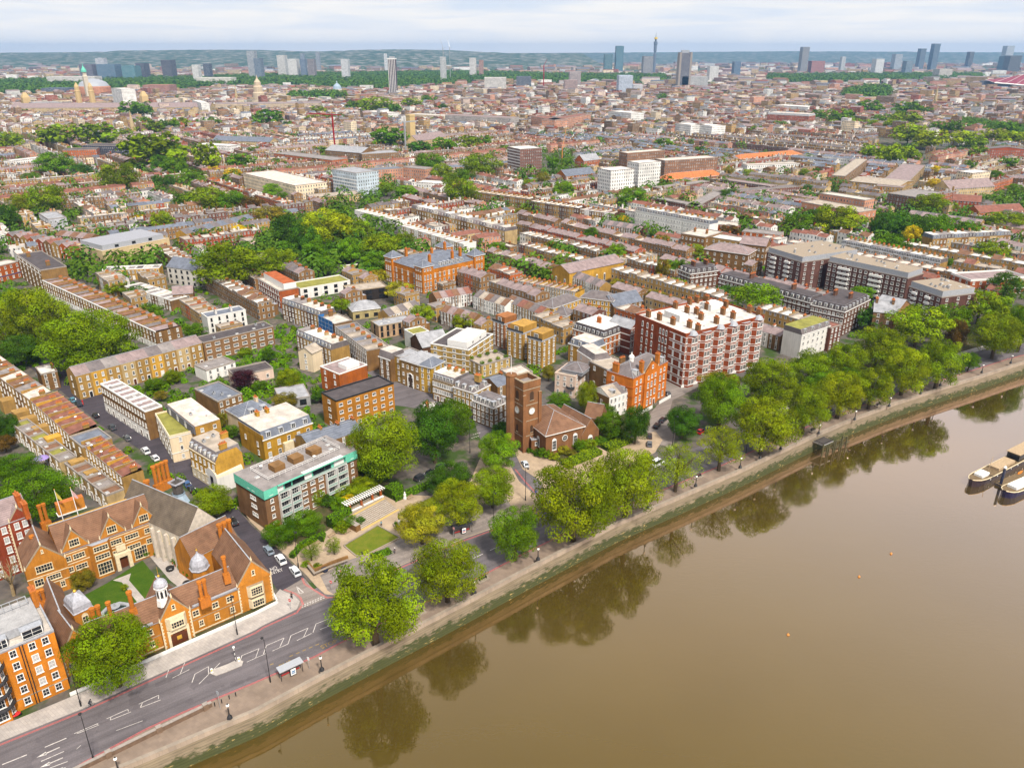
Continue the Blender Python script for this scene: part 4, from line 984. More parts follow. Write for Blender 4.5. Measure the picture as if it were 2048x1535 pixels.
for f in(.155,.545,.895):
 gable_front(m,'F',L*f,6.0,10.0,5.0,5.0)
 m.win1('F',L*f,10.6,2.3,2.0,'stone')
m.band([9.0,6.1],'F',.22,.08,'cream')
for t,w in((.055,1.6),(.17,2.7),(.56,2.7),(.73,3.3),(.93,2.6)):
 for z in(3.9 if t!=.055 else 4.0,7.0):m.win1('F',L*t,z,w,1.5,'stone')
for t,wd,hh in((.385,5.2,9.6),):
 mb=MB();x0=L*t-wd/2;x1=L*t+wd/2
 mb.prism([(x0,0),(x0+.9,-1.3),(x1-.9,-1.3),(x1,0)],0,hh,'brick','lead');bay=m.part('bay',mb)
 for z,h in((.9,3.4),(5.2,1.5),(7.6,1.5)):
  add('window',winmesh(3.4,h,'stone'),bay,(L*t,-1.3,z))
m.win1('F',L*.79,.6,3.2,3.6,'stone')
mb=MB();mb.box(-1.9,-1.2,0,-1.0,-.01,3.6,'cream');mb.box(1.0,-1.2,0,1.9,-.01,3.6,'cream');mb.box(-1.9,-1.2,3.61,1.9,-.01,4.6,'cream');mb.box(-1.1,-.5,5.0,1.1,-.02,6.6,'cream')
mb.face([(-1.0,-.3,0),(1.0,-.3,0),(1.0,-.3,3.1),(0,-.3,3.55),(-1.0,-.3,3.1)],'door_wood')
add('porch',mb,m.root,(L*.59,0,0))
m.rz=10
tallchim(m,45+36,1008,9.0,2,6.0,.5);tallchim(m,292,960,11,1,6.0,.75)
x,y=loc(m,141,1012,15.0);mb=MB();mb.box(-3.1,-.9,0,3.1,.9,3.4,'brick','clay');mb.box(-3.3,-1.1,.1,3.3,1.1,.35,'white');add('chimney',mb,m.root,(x,y,13.6),0,ORG)
mb=MB();mb.box(0,m.W+.15,10,L,m.W+.75,12.4,'brick');m.part('rear_parapet',mb,BR['yellow'])
w=Bld('brick_wing','orange brick wing with a broad coped gable at the left of the courtyard','mansion',(49,1140),(131,1113),9.0,None,11,ORG,group=HALLG)
w.walls();w.gable('brown',5.0,'y',.05);gable_front(w,'F',w.L/2,w.L*.98,9.0,5.0,1.0)
w.band([5.9,3.2],'F',.22,.08,'cream');w.win1('F',w.L*.45,7.0,3.6,2.0,'stone');w.win1('F',w.L*.62,4.1,3.0,1.5,'stone');w.win1('F',w.L*.25,3.6,2.0,2.0,'stone');w.win1('F',w.L*.5,12,.5,.9,'stone');w.win1('F',w.L*.78,1.4,1.1,1.6,'stone')
w.rz=9;tallchim(w,63,1070,8,1,5.5,.6)
w2=Bld('brick_range','low brick range with plain brown roof behind the lead-domed pavilion','mansion',(105,1258),(150,1241),6.2,(138,1168),None,ORG,group=HALLG)
w2.walls();w2.gable('brown',3.6,'y',.15);tallchim(w2,78,1180,6,2,4.0,.45)
w3=Bld('gabled_house','brick gable facing the road half hidden behind the round pavement tree','mansion',(123,1315),(190,1283),5.2,None,9,ORG,group=HALLG)
w3.walls();w3.gable('brown',5.2,'y',.05);gable_front(w3,'F',w3.L/2,w3.L*.98,5.2,5.2,1.0);w3.windows('F',2,[1.0],1.3,2.0,'stone');w3.win1('F',w3.L*.5,6.0,.9,1.5,'stone')
def quoins(s,sd,ts,h):
 for t in ts:
  mb=MB()
  for k in range(int(h/.45)):
   e=.42 if k%2 else.25
   if t>s.slen(sd)/2:mb.box(t-e,-.05,k*.45,t+.03,-.003,k*.45+.42,'cream')
   else:mb.box(t-.03,-.05,k*.45,t+e,-.003,k*.45+.42,'cream')
  s.part('quoins',mb)
quoins(w3,'F',(0.05,w3.L-.05),5.0)
g=Bld('gatehouse_range','two storey brick range along the road with mullioned windows and paired chimneys','mansion',(190,1293),(474,1175),7.4,None,8.6,ORG,group=HALLG)
g.walls();g.gable('brown',3.4,'x',.25);g.band([3.6,7.0],'F',.18,.07,'stone_dull');g.band([.3],'F',.25,.1,'cream')
def fr(s,px,py,z):return loc(s,px,py,z)[0]
for px,py in((300,1268),(392,1228),(431,1212),(459,1199)):g.win1('F',fr(g,px,py,5),4.6,1.5,1.6,'stone')
for px,py in((303,1286),(403,1246),(434,1232),(464,1218)):g.win1('F',fr(g,px,py,2),1.5,1.1,1.6,'stone')
tallchim(g,215,1203,8.5,1,5.4,.5);tallchim(g,257,1182,9.5,1,5.6,.55);tallchim(g,402,1160,9,2,5.4,.48)
mb=MB();mb.box(.2,-.45,7.42,g.L*.38,-.06,7.75,'lead');mb.box(g.L*.66,-.45,7.42,g.L-.2,-.06,7.75,'lead');g.part('gutter',mb)
gh=Bld('gatehouse','gatehouse gable with stone oriel over a dark arched gate','mansion',(317,1241),(378,1215),7.4,None,10,ORG,group=HALLG)
gh.org=(gh.org[0]-gh.n.x*.7,gh.org[1]-gh.n.y*.7);gh.root.location=(gh.org[0],gh.org[1],0)
gh.walls();gh.gable('brown',4.8,'y',.02);gable_front(gh,'F',gh.L/2,gh.L*.99,7.4,4.8,1.0);quoins(gh,'F',(0.05,gh.L-.05),7.2)
mb=MB();c=gh.L/2;mb.prism([(c-2.2,-.01),(c-1.5,-.9),(c+1.5,-.9),(c+2.2,-.01)],4.6,7.7,'cream','cream',True);o_=gh.part('oriel',mb);add('window',winmesh(2.8,1.7,'stone'),o_,(c,-.9,5.0))
gh.win1('F',c,9.2,.8,1.3,'stone')
mb=MB();mb.box(c-2.3,-.35,0,c-1.75,-.01,3.4,'cream');mb.box(c+1.75,-.35,0,c+2.3,-.01,3.4,'cream');mb.box(c-2.3,-.35,3.41,c+2.3,-.01,4.3,'cream');gh.part('arch_surround',mb)
mb=MB();mb.face([(c-1.74,-.06,0),(c+1.74,-.06,0),(c+1.74,-.06,2.6),(c+1.0,-.06,3.2),(c,-.06,3.4),(c-1.0,-.06,3.2),(c-1.74,-.06,2.6)],'door_wood');mb.box(c-.5,-.14,1.2,c+.5,-.08,2.2,'gold');gh.part('gate',mb)
cp=P(325,1190,12.0);mb=MB()
cu=empty('cupola',(cp.x,cp.y,11.0),0,'small white octagonal cupola with gilt finial above the gatehouse','cupola')
mb.lathe([(1.5,-1.2),(1.35,.4),(1.2,.6),(1.2,3.2),(1.5,3.3),(1.5,3.55)],'white',8);add('drum',mb,cu)
mb=MB();mb.lathe([(1.35,3.5),(1.45,4.0),(1.2,4.7),(.6,5.2),(.15,5.5),(.1,5.9)],'lead_pale',10);add('dome',mb,cu)
mb=MB();mb.ball((0,0,6.1),.28,'gold');mb.tube((0,0,6.2),(0,0,8.4),.06,.03,'gold',4);add('finial',mb,cu)
mb=MB()
for i in range(8):
 a=math.pi/8+i*math.pi/4;x,y=math.cos(a)*1.13,math.sin(a)*1.13;t=(-math.sin(a)*.25,math.cos(a)*.25)
 mb.face([(x-t[0],y-t[1],1.0),(x+t[0],y+t[1],1.0),(x+t[0],y+t[1],2.5),(x,y,2.9),(x-t[0],y-t[1],2.5)],'black')
add('opening',mb,cu)
e=Bld('gabled_house','gabled brick end house at the NO ENTRY corner with stone bay windows','mansion',(474,1174),(542,1147),7.4,None,17,ORG,group=HALLG)
e.walls();e.gable('brown',5.4,'y',.05);gable_front(e,'F',e.L/2,e.L*.99,7.4,5.4,1.0);quoins(e,'F',(.05,e.L-.05),7.2)
for z,h in((.8,1.9),(3.9,2.3)):
 mb=MB();c=e.L/2;mb.prism([(c-2.0,-.01),(c-1.5,-.8),(c+1.5,-.8),(c+2.0,-.01)],z-.3,z+h+.4,'cream','stone_dull',True);b_=e.part('bay',mb);add('window',winmesh(2.8,h,'stone'),b_,(c,-.8,z))
e.win1('F',e.L/2,9.0,.8,1.4,'stone');e.rz=7.4;tallchim(e,446,1112,10.5,1,5.6,.5);e.windows('R',4,[1.2,4.4],1.4,1.7,'stone')
r2=Bld('brick_range','brown roofed cross range between the great hall and the NO ENTRY street','mansion',(384,1118),(474,1072),7.6,None,8.0,ORG,group=HALLG)
r2.walls();r2.gable('brown',4.6,'x',.05);tallchim(r2,447,1043,8.0,3,6.0,.62)
h=Bld('great_hall','pale stone medieval great hall with a steep lichened roof and lead lantern','hall',(370,1077),(436,1039),10.0,(329,972),None,(0.60,0.52,0.43),'stone',HALLG)
h.walls();h.gable('grit',6.4,'y',.02).color=(0.135,0.105,0.078,1)
mb=MB();mb.box(-.3,-.25,9.6,h.L+.3,-.01,9.9,'stone_white');h.part('string_course',mb)
for i in range(7):
 t=h.W*(i+.5)/9.0;h.win1('L',t+h.W*.22,6.0,1.3,2.4,'stonearch')
mb=MB()
for i in range(8):
 t=h.W*(.2+i*.105);(x,y),r=h.side('L',t);mb.box(-.8,y-.3,0,-.01,y+.3,9.0,'stone_white')
h.part('buttress',mb)
(x,y),r=h.side('L',h.W*.12);mb=MB();pts=[(x-2.6*math.sin(math.pi*(i+.0)/5),y+2.6*math.cos(math.pi*i/5))for i in range(6)]
mb.prism(pts,0,10.6,'cream','stone_white');ob=h.part('oriel',mb)
for i in range(1,4):
 a=math.pi*(i+.5)/5;
 for z in(3.2,6.4):add('window',winmesh(1.3,2.6,'stone'),ob,(x-2.5*math.sin(a),y+2.5*math.cos(a),z),-math.pi/2+(math.pi/2-a)*-1)
lx,ly=loc(h,357,985,16.5);mb=MB();mb.lathe([(2.4,-2.6),(1.5,-.4),(1.6,0),(1.6,.3)],'lead_blue',8,0,0,False);l0=add('lantern',mb,h.root,(lx,ly,16.4))
mb=MB();mb.lathe([(1.3,.3),(1.3,2.6),(1.6,2.8),(1.5,3.1),(.5,3.2),(.25,4.0),(.08,6.2),(.05,9.0)],'dark_timber',8);add('spire',mb,l0)
mb=MB();mb.ring(-1.5,-1.5,1.5,1.5,.15,3.1,3.5,'lead_pale');add('crown_rail',mb,l0)
tallchim(h,318,926,12.5,4,6.6,.6)
tp=P(398,1128,8.6);t=empty('stair_tower',(tp.x,tp.y,0),.3,'octagonal brick stair tower with a ribbed lead dome in the courtyard corner','tower');t.scale=(.72,.72,.9)
mb=MB();mb.lathe([(2.9,0),(2.9,8.6)],'brick',8,cap=False);add('wall',mb,t,color=ORG)
mb=MB();mb.lathe([(3.25,8.6),(3.25,8.85),(3.0,9.0),(2.9,10.2),(2.1,11.6),(1.0,12.4),(.35,13.1),(.15,13.8)],'lead_pale',8);add('dome',mb,t)
mb=MB();mb.ball((0,0,14.0),.33,'gold');mb.tube((0,0,14.2),(0,0,15.0),.1,.04,'gold',5);add('finial',mb,t)
q=Bld('pavilion','square brick pavilion under a swept lead roof with gilt knob','pavilion',(148,1231),(186,1213),8.3,None,5.4,ORG,group=HALLG)
q.walls();mb=MB();cx,cy=q.L/2,q.W/2;a0=None
for r0,z0 in((1.0,8.3),(1.06,8.45),(.98,8.6),(.94,9.8),(.72,10.9),(.35,11.5),(.10,12.2)):
 ring=[(cx+sx*q.L/2*r0,cy+sy*q.W/2*r0,z0)for sx,sy in((-1,-1),(1,-1),(1,1),(-1,1))]
 if a0:
  for k in range(4):mb.face([a0[k],a0[(k+1)%4],ring[(k+1)%4],ring[k]],'lead_pale')
 a0=ring
q.part('dome',mb);mb=MB();mb.ball((cx,cy,12.3),.4,'gold');q.part('finial',mb);q.win1('F',q.L*.5,5.4,1.3,1.8,'stonearch');q.rz=8;tallchim(q,188,1213,7,2,6.0,.55)
sheet('lawn',[(P(x,y).x,P(x,y).y)for x,y in[(150,1200),(215,1165),(285,1120),(345,1195),(300,1250),(200,1290)]],0.05,'grass_dark')
sheet('path',[(P(x,y).x,P(x,y).y)for x,y in[(226,1160),(262,1146),(258,1160),(292,1200),(276,1206),(244,1164)]],0.056,'pave_grey')
sheet('terrace_paving',[(P(x,y).x,P(x,y).y)for x,y in[(296,1108),(330,1100),(388,1165),(372,1185),(340,1160)]],0.06,'pave_grey')
fp=P(232,1222,.5);f=empty('fountain',(fp.x,fp.y,0),.2,'octagonal stone fountain with dark water in the brick courtyard','fountain')
mb=MB();mb.lathe([(3.4,0),(3.4,.7),(2.6,.72),(2.55,.3)],'stone_grey',8,0,0,False);add('basin',mb,f)
mb=MB();mb.lathe([(2.6,.4),(.01,.41)],'pool',8,0,0,False);add('water',mb,f)
mb=MB();mb.lathe([(.6,.3),(.35,.6),(.25,1.6),(1.1,1.9),(1.2,2.0),(.2,2.05),(.15,2.8),(.01,3.0)],'stone_grey',10);add('bowl',mb,f)
for i,(x,y)in enumerate([(313,1110),(337,1115),(344,1124),(352,1129),(360,1137),(371,1147),(377,1153)]):
 p=P(x,y,.5);o=empty('potted_shrub',(p.x,p.y,.06),i,'clipped green shrub in a clay pot along the white hall wall, %s from the oriel'%ORD[i],'potted plant','potted shrubs along the hall wall')
 mb=MB();mb.lathe([(.28,0),(.4,.6),(.42,.62)],'clay',8);add('pot',mb,o);add('foliage',MID[i%5],o,(0,0,1.1),i,KIND['mid'][0],.65)
for x,y,lb in((340,1136,'dark covered round table on the hall terrace nearer the oriel'),(374,1166,'dark covered table by the stair tower on the hall terrace')):
 p=P(x,y,.5);mb=MB();mb.lathe([(1.0,.05),(1.05,.7),(.9,.85),(.2,.95)],'black',9);tag(add('garden_table',mb,None,(p.x,p.y,.06)),lb,'table')
tree(165,1160,42,44,'olive','olive bush against the brick hall beside the tall bay window',None,'shrub','near','garden_bush')
tree(287,1105,22,20,'mid','climbing shrub at the inner corner of the courtyard',None,'shrub','mid','garden_bush')
tree(248,1173,14,12,'lime','small round topiary bush on the courtyard lawn',None,'shrub','mid','garden_bush')
mb=MB();pts=[P(x,y)for x,y in[(141,1392),(347,1301),(512,1229),(557,1206),(549,1189)]]
for a,b in zip(pts,pts[1:]):
 u,n=dirs(a,b);a2,b2=a+n*.35,b+n*.35
 mb.prism([(a.x,a.y),(b.x,b.y),(b2.x,b2.y),(a2.x,a2.y)],0.0,.75,'white')
tag(add('boundary_wall',mb),'low white-capped wall along the pavement in front of the brick hall','wall')
sheet('planting_bed',[(P(x,y).x,P(x,y).y)for x,y in[(140,1388),(346,1297),(511,1225),(553,1203),(545,1192),(470,1200),(380,1262),(300,1280),(150,1350)]],0.03,'soil')
for(bx,by,bz),(tx,ty,tz),col,lb in(((125,1033,14.5),(113,981,24),(0.36,0.29,0.05),'leaning white flagpole with a limp yellow flag'),((155,1022,15.5),(146,976,24.5),(0.42,0.26,0.26),'white flagpole with a limp red and white flag')):
 p=P(bx,by,bz);o=empty('flagpole',(p.x,p.y,13.0),0,lb+' above the brick hall chimney','flagpole')
 mb=MB();mb.tube((0,0,0),(-.3,0,9.2),.11,.06,'white',6);mb.ball((-.3,0,9.3),.16,'gold',6,4);add('pole',mb,o)
 mb=MB();mb.face([(-.25,0,8.8),(.5,.3,7.2),(.9,.25,6.2),(.7,.1,6.0),(-.1,-.1,7.0)],'cloth');add('flag',mb,o,color=col)
v=Bld('mansion_flats','five storey orange brick flats with white sash windows at the lower left corner','apartment block',(-95,1342),(107,1259),15.0,None,12.5,(0.55,0.190,0.018),group=None)
v.walls(14.6);v.flat('pale',.5,'lead',.04)
dz=zs(5,15.0,.9,.4)
for t0 in(1.6,3.9):
 for z in dz:v.win1('F',v.L-t0-.2,z,1.25,1.75,'blind' if v.rnd.random()<.5 else 'sash')
for z in dz:v.win1('F',v.L-7.4,z,1.25,1.75,'sash')
v.band([2.6],'F',.2,.08,'stone_dull')
mb=MB();c=v.L-12.0;mb.prism([(c-2.6,-.01),(c-1.6,-1.7),(c+1.4,-1.7),(c+2.4,-.01)],0,14.2,'brick','lead');by_=v.part('bay',mb)
for z in dz:add('window',winmesh(2.3,2.0,'sash'),by_,(c-.1,-1.7,z));add('window',winmesh(1.2,2.0,'sash'),by_,(c+1.9,-.85,z),R(59))
for z in dz[1:]:
 mb=MB();mb.lathe([(2.9,z-.35),(2.9,z-.2)],'black',14,c,-.2);mb.lathe([(2.85,z-.2),(2.85,z+.55)],'railing',14,c,-.2,False);v.part('balcony',mb)
mb=MB()
for t0 in(5.6,6.1):mb.tube((v.L-t0,-.12,.1),(v.L-t0,-.12,14.8),.09,.09,'black',6)
v.part('drainpipe',mb)
mb=MB();mb.box(1.0,3.2,14.7,v.L-1.2,v.W-.6,16.6,'lead','felt');v.part('roof_storey',mb,(0.36,0.35,0.35));v.box('gutter',.0,-.3,14.95,v.L,-.05,15.3,'lead')
add('dormer',dormmesh(3.6,1.9,1.6,'white'),v.root,(v.L-3.4,.9,14.8));add('dormer',dormmesh(1.9,2.0,1.6,'white'),v.root,(v.L-8.6,.8,14.8))
mb=MB();mb.ring(2.0,v.W-3.4,v.L-2.0,v.W-1.0,.12,17.5,17.65,'steel')
for i in range(10):x=2.1+(v.L-4.3)*i/9;mb.box(x,v.W-3.3,16.6,x+.1,v.W-3.2,17.49,'steel');mb.box(x,v.W-3.2,17.66,x+.08,v.W-1.1,17.75,'steel')
v.part('roof_railing',mb);v.rz=14.8;v.chimney(v.L-.6,v.W-1.2,1.0,2.4,4.0,4,color=BR['orange']);v.finish()
v2=Bld('mansion_flats','dark red brick flats with stone-dashed corners and slate gables at the left edge','apartment block',(-90,1082),(61,1029),14.5,None,10,(0.27,0.052,0.022))
v2.walls();v2.gable('mauve',4.0,'x',.1);gable_front(v2,'F',v2.L-2.4,4.6,14.5,3.0,4.0,roof='mauve')
for z in zs(5,14.5):
 for t0 in(1.6,3.4,6.2,9.4):v2.win1('F',v2.L-t0,z,1.15,1.8,'blind')
quoins(v2,'F',(v2.L-4.8,v2.L-.05),14.0);v2.rz=16.5
for px,py in((32,985),(46,1002)):x,y=loc(v2,px,py,20);v2.chimney(x,y,1.0,2.2,4.2,4,15.5,BR['rust'])
v2.windows('R',3,zs(5,14.5),1.1,1.7,'blind')
bp=P(28,1190);bt=empty('bare_tree',(bp.x,bp.y,0),0,'pruned bare tree with pale branches in front of the dark red flats','tree')
mb=MB();rr=random.Random(5);mb.tube((0,0,0),(.2,0,5),.45,.32,'bark_pale',7);add('trunk',mb,bt)
mb=MB()
for i in range(11):
 a=i*2.4;z0=3.2+(i%5)*.45;e_=Vector((.2+math.cos(a)*rr.uniform(1.4,3.0),math.sin(a)*rr.uniform(1.4,3.0),z0+rr.uniform(2.5,5)))
 mb.tube((.15,0,z0),e_,.17,.08,'bark_pale',5)
 for k in range(4):mb.tube(e_,e_+Vector((rr.uniform(-1.2,1.2),rr.uniform(-1.2,1.2),rr.uniform(.6,2.4))),.07,.03,'bark_pale',4)
add('branches',mb,bt)
CB=(0.235,0.108,0.046)
ct=Bld('church_tower','square brown brick church tower with white clock faces and a round stair turret','church',(1047,766),(1083,756),24.6,(1068,743),None,CB)
ct.W=ct.L=6.6;ct.walls(23.0)
mb=MB();L=ct.L;mb.ring(-.12,-.12,L+.12,L+.12,.55,22.4,24.6,'brick');mb.ring(-.2,-.2,L+.2,L+.2,.7,24.61,24.8,'stone_dull');ct.part('parapet',mb)
mb=MB();mb.face([(.4,.4,23.05),(L-.4,.4,23.05),(L-.4,L-.4,23.05),(.4,L-.4,23.05)],'felt');ct.part('roof',mb,RF['felt'])
ct.band([5.5,10.8,16.4,21.8],'FLRK',.3,.1,'stone_dull')
mb=MB()
for x,y in((0,0),(L,0),(L,L)):
 sx=-1 if x==0 else 1;sy=-1 if y==0 else 1
 for z1,o in((8,.7),(14,.5),(20.5,.35)):
  pass
 mb.box(x-.8 if sx>0 else x-.35,y-.5 if sy<0 else y-.8,0,x+.35 if sx>0 else x+.8,y-.005 if sy<0 else y+.5,20.4,'brick','stone_dull')
ct.part('buttress',mb)
mb=MB();mb.lathe([(1.75,0),(1.75,25.2),(1.9,25.25),(1.9,25.6),(1.2,25.65)],'brick',8,-.2,L-.2);ct.part('stair_turret',mb)
mb=MB();mb.tube((-.2,L-.2,25.5),(-.2,L-.2,32.0),.12,.07,'white',6);ct.part('flagpole',mb)
for sd in 'FL':
 t=L*.5;(x,y),r=ct.side(sd,t,.03);mb=MB()
 mb.lathe([(1.15,0),(1.15,.14),(.01,.15)],'globe',20,cap=False);ck=MB();o=add('clock_face',mb,ct.root,(x,y,14.2));o.rotation_euler=(math.pi/2,0,r)
 mb=MB();mb.lathe([(1.28,0),(1.28,.2),(1.12,.22),(1.12,.16)],'stone_dull',20,cap=False)
 for k in range(12):a=k*math.pi/6;mb.tube((.85*math.cos(a),.85*math.sin(a),.17),(1.05*math.cos(a),1.05*math.sin(a),.17),.05,.05,'black',4)
 mb.tube((0,0,.18),(.5,.3,.18),.06,.04,'black',4);mb.tube((0,0,.18),(-.15,.85,.18),.05,.03,'black',4);add('clock_hands',mb,o)
 for z,w,hh in((18.0,1.5,2.2),(6.6,1.0,2.0)):
  (x,y),r=ct.side(sd,t);mb=MB();n=8
  pts=[(-w/2,0),(w/2,0)]+[(w/2*math.cos(math.pi*i/n),hh+w/2*math.sin(math.pi*i/n))for i in range(n+1)]
  mb.face([(a,-.04,b)for a,b in pts],'louvre');mb.box(-w/2-.15,-.16,-.2,w/2+.15,-.004,-.01,'stone_dull');add('belfry_window',mb,ct.root,(x,y,z),r)
mb=MB();mb.face([(-.8,-.05,0),(.8,-.05,0),(.8,-.05,2.2),(0,-.05,3.0),(-.8,-.05,2.2)],'black');(x,y),r=ct.side('L',L*.62);add('door',mb,ct.root,(x,y,0),r)
cn_=Bld('church_nave','brown brick church nave under a broad hipped tiled roof with white eaves','church',(1092,870),(1167,851),8.2,(1110,808),None,CB)
cn_.W=min(cn_.W,19);cn_.walls();cn_.hip('brown',4.4,.5)
for t in(.22,.78):cn_.win1('F',cn_.L*t,2.2,1.6,3.4,'arch')
(x,y),r=cn_.side('F',cn_.L*.5);mb=MB();mb.lathe([(.9,0),(.9,.1),(.01,.11)],'glass',14,cap=False);mb.lathe([(1.05,0),(1.05,.16),(.88,.16)],'white',14,cap=False);mb.box(-.9,-.04,.12,.9,.04,.15,'white');mb.box(-.04,-.9,.12,.04,.9,.15,'white')
o=add('round_window',mb,cn_.root,(x,y-.01,5.6));o.rotation_euler=(math.pi/2,0,0)
cn_.windows('L',2,[2.2],1.4,3.0,'arch')
vp=Bld('church_porch','small flat roofed brick porch between the tower and the nave','church',(1063,878),(1079,876),5.0,None,4.5,CB);vp.walls(4.6);vp.flat('felt',.4,'lead');vp.win1('F',vp.L*.6,2.6,.9,1.2,'sash')
ch=Bld('church_chapel','brown brick east chapel with a steep tiled gable','church',(1163,870),(1198,858),5.0,None,14,CB);ch.walls();ch.gable('brown',5.0,'y',.05);ch.win1('F',ch.L*.5,1.3,1.9,1.9,'arch')
ch2=Bld('church_chapel','north chapel with a brown gable end behind the church nave','church',(1168,832),(1201,838),6.0,None,7,CB);ch2.walls();ch2.gable('brown',4.0,'x',.05)
for i,(x,y,w,h,k)in enumerate([(1090,905,24,24,'mid'),(1108,912,20,18,'lime'),(1125,898,26,22,'willow'),(1142,905,22,18,'olive'),(1160,890,28,26,'mid'),(1180,888,26,24,'plane'),(1196,880,24,20,'mid'),(1076,905,20,16,'dark'),(1150,885,22,28,'plane'),(1097,880,22,28,'plane'),(1210,880,24,18,'dark'),(1060,900,14,12,'mid'),(1232,868,26,20,'mid'),(1005,858,42,26,'dark'),(1115,885,18,14,'dark'),(1170,905,20,14,'lime')]):
 tree(x,y,w,h,k,None,'shrubs round the church','shrub','mid','churchyard_shrub')
sheet('lawn',[(P(x,y).x,P(x,y).y)for x,y in[(1045,893),(1060,905),(1120,925),(1200,895),(1300,850),(1290,800),(1190,800),(1050,880)]],0.145,'soil')
def hedge(pix,w,h,label,cat='hedge',base=0.1,color=KIND['plane'][0]):
 a,b=P(*pix[0],h*.6),P(*pix[1],h*.6);u,n=dirs(a,b);L=(b-a).length;rnd=random.Random(int(L*100))
 o=empty('hedge',((a.x+b.x)/2,(a.y+b.y)/2,base),math.atan2(u.y,u.x),label,cat)
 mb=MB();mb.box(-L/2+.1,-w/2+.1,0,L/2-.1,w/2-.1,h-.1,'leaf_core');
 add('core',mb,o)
 mb=MB();n_=int(L*(w+2*h)*14)
 for _ in range(n_):
  f=rnd.random()*(w+2*h);x=rnd.uniform(-L/2,L/2)
  if f<w:p=Vector((x,f-w/2,h));nn=Vector((0,0,1))
  elif f<w+h:p=Vector((x,-w/2,f-w));nn=Vector((0,-1,.3))
  else:p=Vector((x,w/2,f-w-h));nn=Vector((0,1,.3))
  p+=Vector((rnd.gauss(0,.06),rnd.gauss(0,.06),rnd.gauss(0,.07)));nn=(nn+Vector((rnd.gauss(0,.5),rnd.gauss(0,.5),rnd.gauss(0,.4)))).normalized()
  A=nn.orthogonal().normalized()*rnd.uniform(.12,.26);B=nn.cross(A).normalized()*rnd.uniform(.10,.22)
  g=rnd.uniform(.7,1.3);mb.cur=(g,g,g);mb.face([p-A,p-B,p+A,p+B],'leaf')
 add('foliage',mb,o,color=color);return o
hedge(((1128,928),(1198,900)),3.6,1.6,'broad clipped hedge on the lawn nearer the church street')
hedge(((1210,896),(1258,876)),4.0,1.6,'broad clipped hedge on the lawn nearer the traffic island')
G1=Bld('flats','brown brick flats with a pale green copper top storey beside the garden','apartment block',(527,981),(712,899),12.6,(655,868),None,(0.225,0.118,0.055))
L,W=G1.L,G1.W;G1.walls(9.8)
mb=MB();mb.poly_walls([(-.15,-.15),(L*.13,-.15),(L*.13,.6),(L*.87,.6),(L*.87,-.15),(L+.15,-.15),(L+.15,W+.15),(-.15,W+.15)],9.82,12.5,'copper');G1.part('top_storey',mb)
mb=MB();mb.box(-.2,-.2,9.6,L+.2,-.02,9.80,'black');mb.box(-.2,-.02,9.6,-.02,W+.1,9.80,'black');G1.part('string_course',mb)
mb=MB();mb.face([(-.15,-.15,12.52),(L+.15,-.15,12.52),(L+.15,W+.15,12.52),(-.15,W+.15,12.52)],'felt');G1.part('roof',mb,RF['felt']);G1.rz=12.53
mb=MB();mb.box(L*.13+.1,-.5,12.2,L*.87-.1,.58,12.5,'copper');mb.box(L*.4,-.45,12.53,L*.84,.9,12.62,'white');G1.part('canopy',mb)
for z in(.9,3.3,5.7,8.0):
 for t in(L*.065,L*.94):G1.win1('F',t,z,1.0,1.2,'sash')
for t in(L*.065,L*.94):G1.win1('F',t,10.5,1.0,1.2,'sash')
for z in(2.3,5.0,7.6):
 for t in(.36,.46):G1.win1('L',W*(1-t)-2.0+2.0,z,1.2,1.1,'wide')
for t in(.36,.52):G1.win1('L',W*(1-t),10.6,1.1,1.0,'sash')
for z in(.8,3.2,5.6,7.9):
 for t in(.40,.49,.58):G1.win1('F',L*t,z,1.6,1.2,'wide')
for k,(f0,f1)in enumerate(((.13,.235),(.245,.345),(.63,.74),(.75,.865))):
 for z in(0.2,2.6,5.0,7.4):
  mb=MB();x0,x1=L*f0,L*f1
  mb.box(x0,-1.1,z,x1,-.01,z+.15,'white');mb.box(x0,-1.1,z+.16,x0+.12,-.01,z+2.38,'white');mb.box(x1-.12,-1.1,z+.16,x1,-.01,z+2.38,'white');mb.box(x0+.13,-1.08,z+.16,x1-.13,-1.02,z+.95,'balcony_glass')
  mb.box(x0+.13,-1.1,z+.96,x1-.13,-1.0,z+1.02,'white');b_=G1.part('balcony',mb)
  add('window',winmesh(x1-x0-.5,2.0,'wide'),b_,((x0+x1)/2,0.02,z+.2))
mb=MB();mb.box(L*.13,-.6,9.83,L*.87,.58,10.0,'white');mb.box(L*.13,-.58,10.0,L*.87,-.52,10.7,'balcony_glass');G1.part('balcony',mb)
for x0,x1 in((.135,.2),(.42,.5),(.75,.86)):G1.box('white_panel',L*x0,.45,10.01,L*x1,.59,12.2,'white')
for t in(.25,.33,.39,.55,.61,.68):add('window',winmesh(2.0,1.7,'dark'),G1.root,(L*t,.58,10.2))
for t in(.30,.50,.70):G1.box('roof_house',L*t-1.7,W*.42,12.53,L*t+1.7,W*.42+3.2,14.2,'brick','felt',BR['brown'])
mb=MB();x0,y0,x1,y1=L*.12,W*.24,L*.9,W*.84
for z in(13.2,13.75):mb.ring(x0,y0,x1,y1,.07,z,z+.07,'white')
for i in range(14):x=x0+(x1-x0)*i/13;mb.box(x,y0+.08,12.5,x+.07,y0+.15,13.74,'white');mb.box(x,y1-.15,12.5,x+.07,y1-.08,13.74,'white')
G1.part('roof_railing',mb);G1.clutter(9,(0,1,2),2.5);G1.windows('R',3,[.9,3.3,5.7,8.0],1,1.3);G1.finish()
C1=Bld('mansion_flats','huge red brick mansion flats striped with white bands and stacked bay windows','apartment block',(1372,668),(1529,631),22.0,(1412,590),None,(0.30,0.066,0.022))
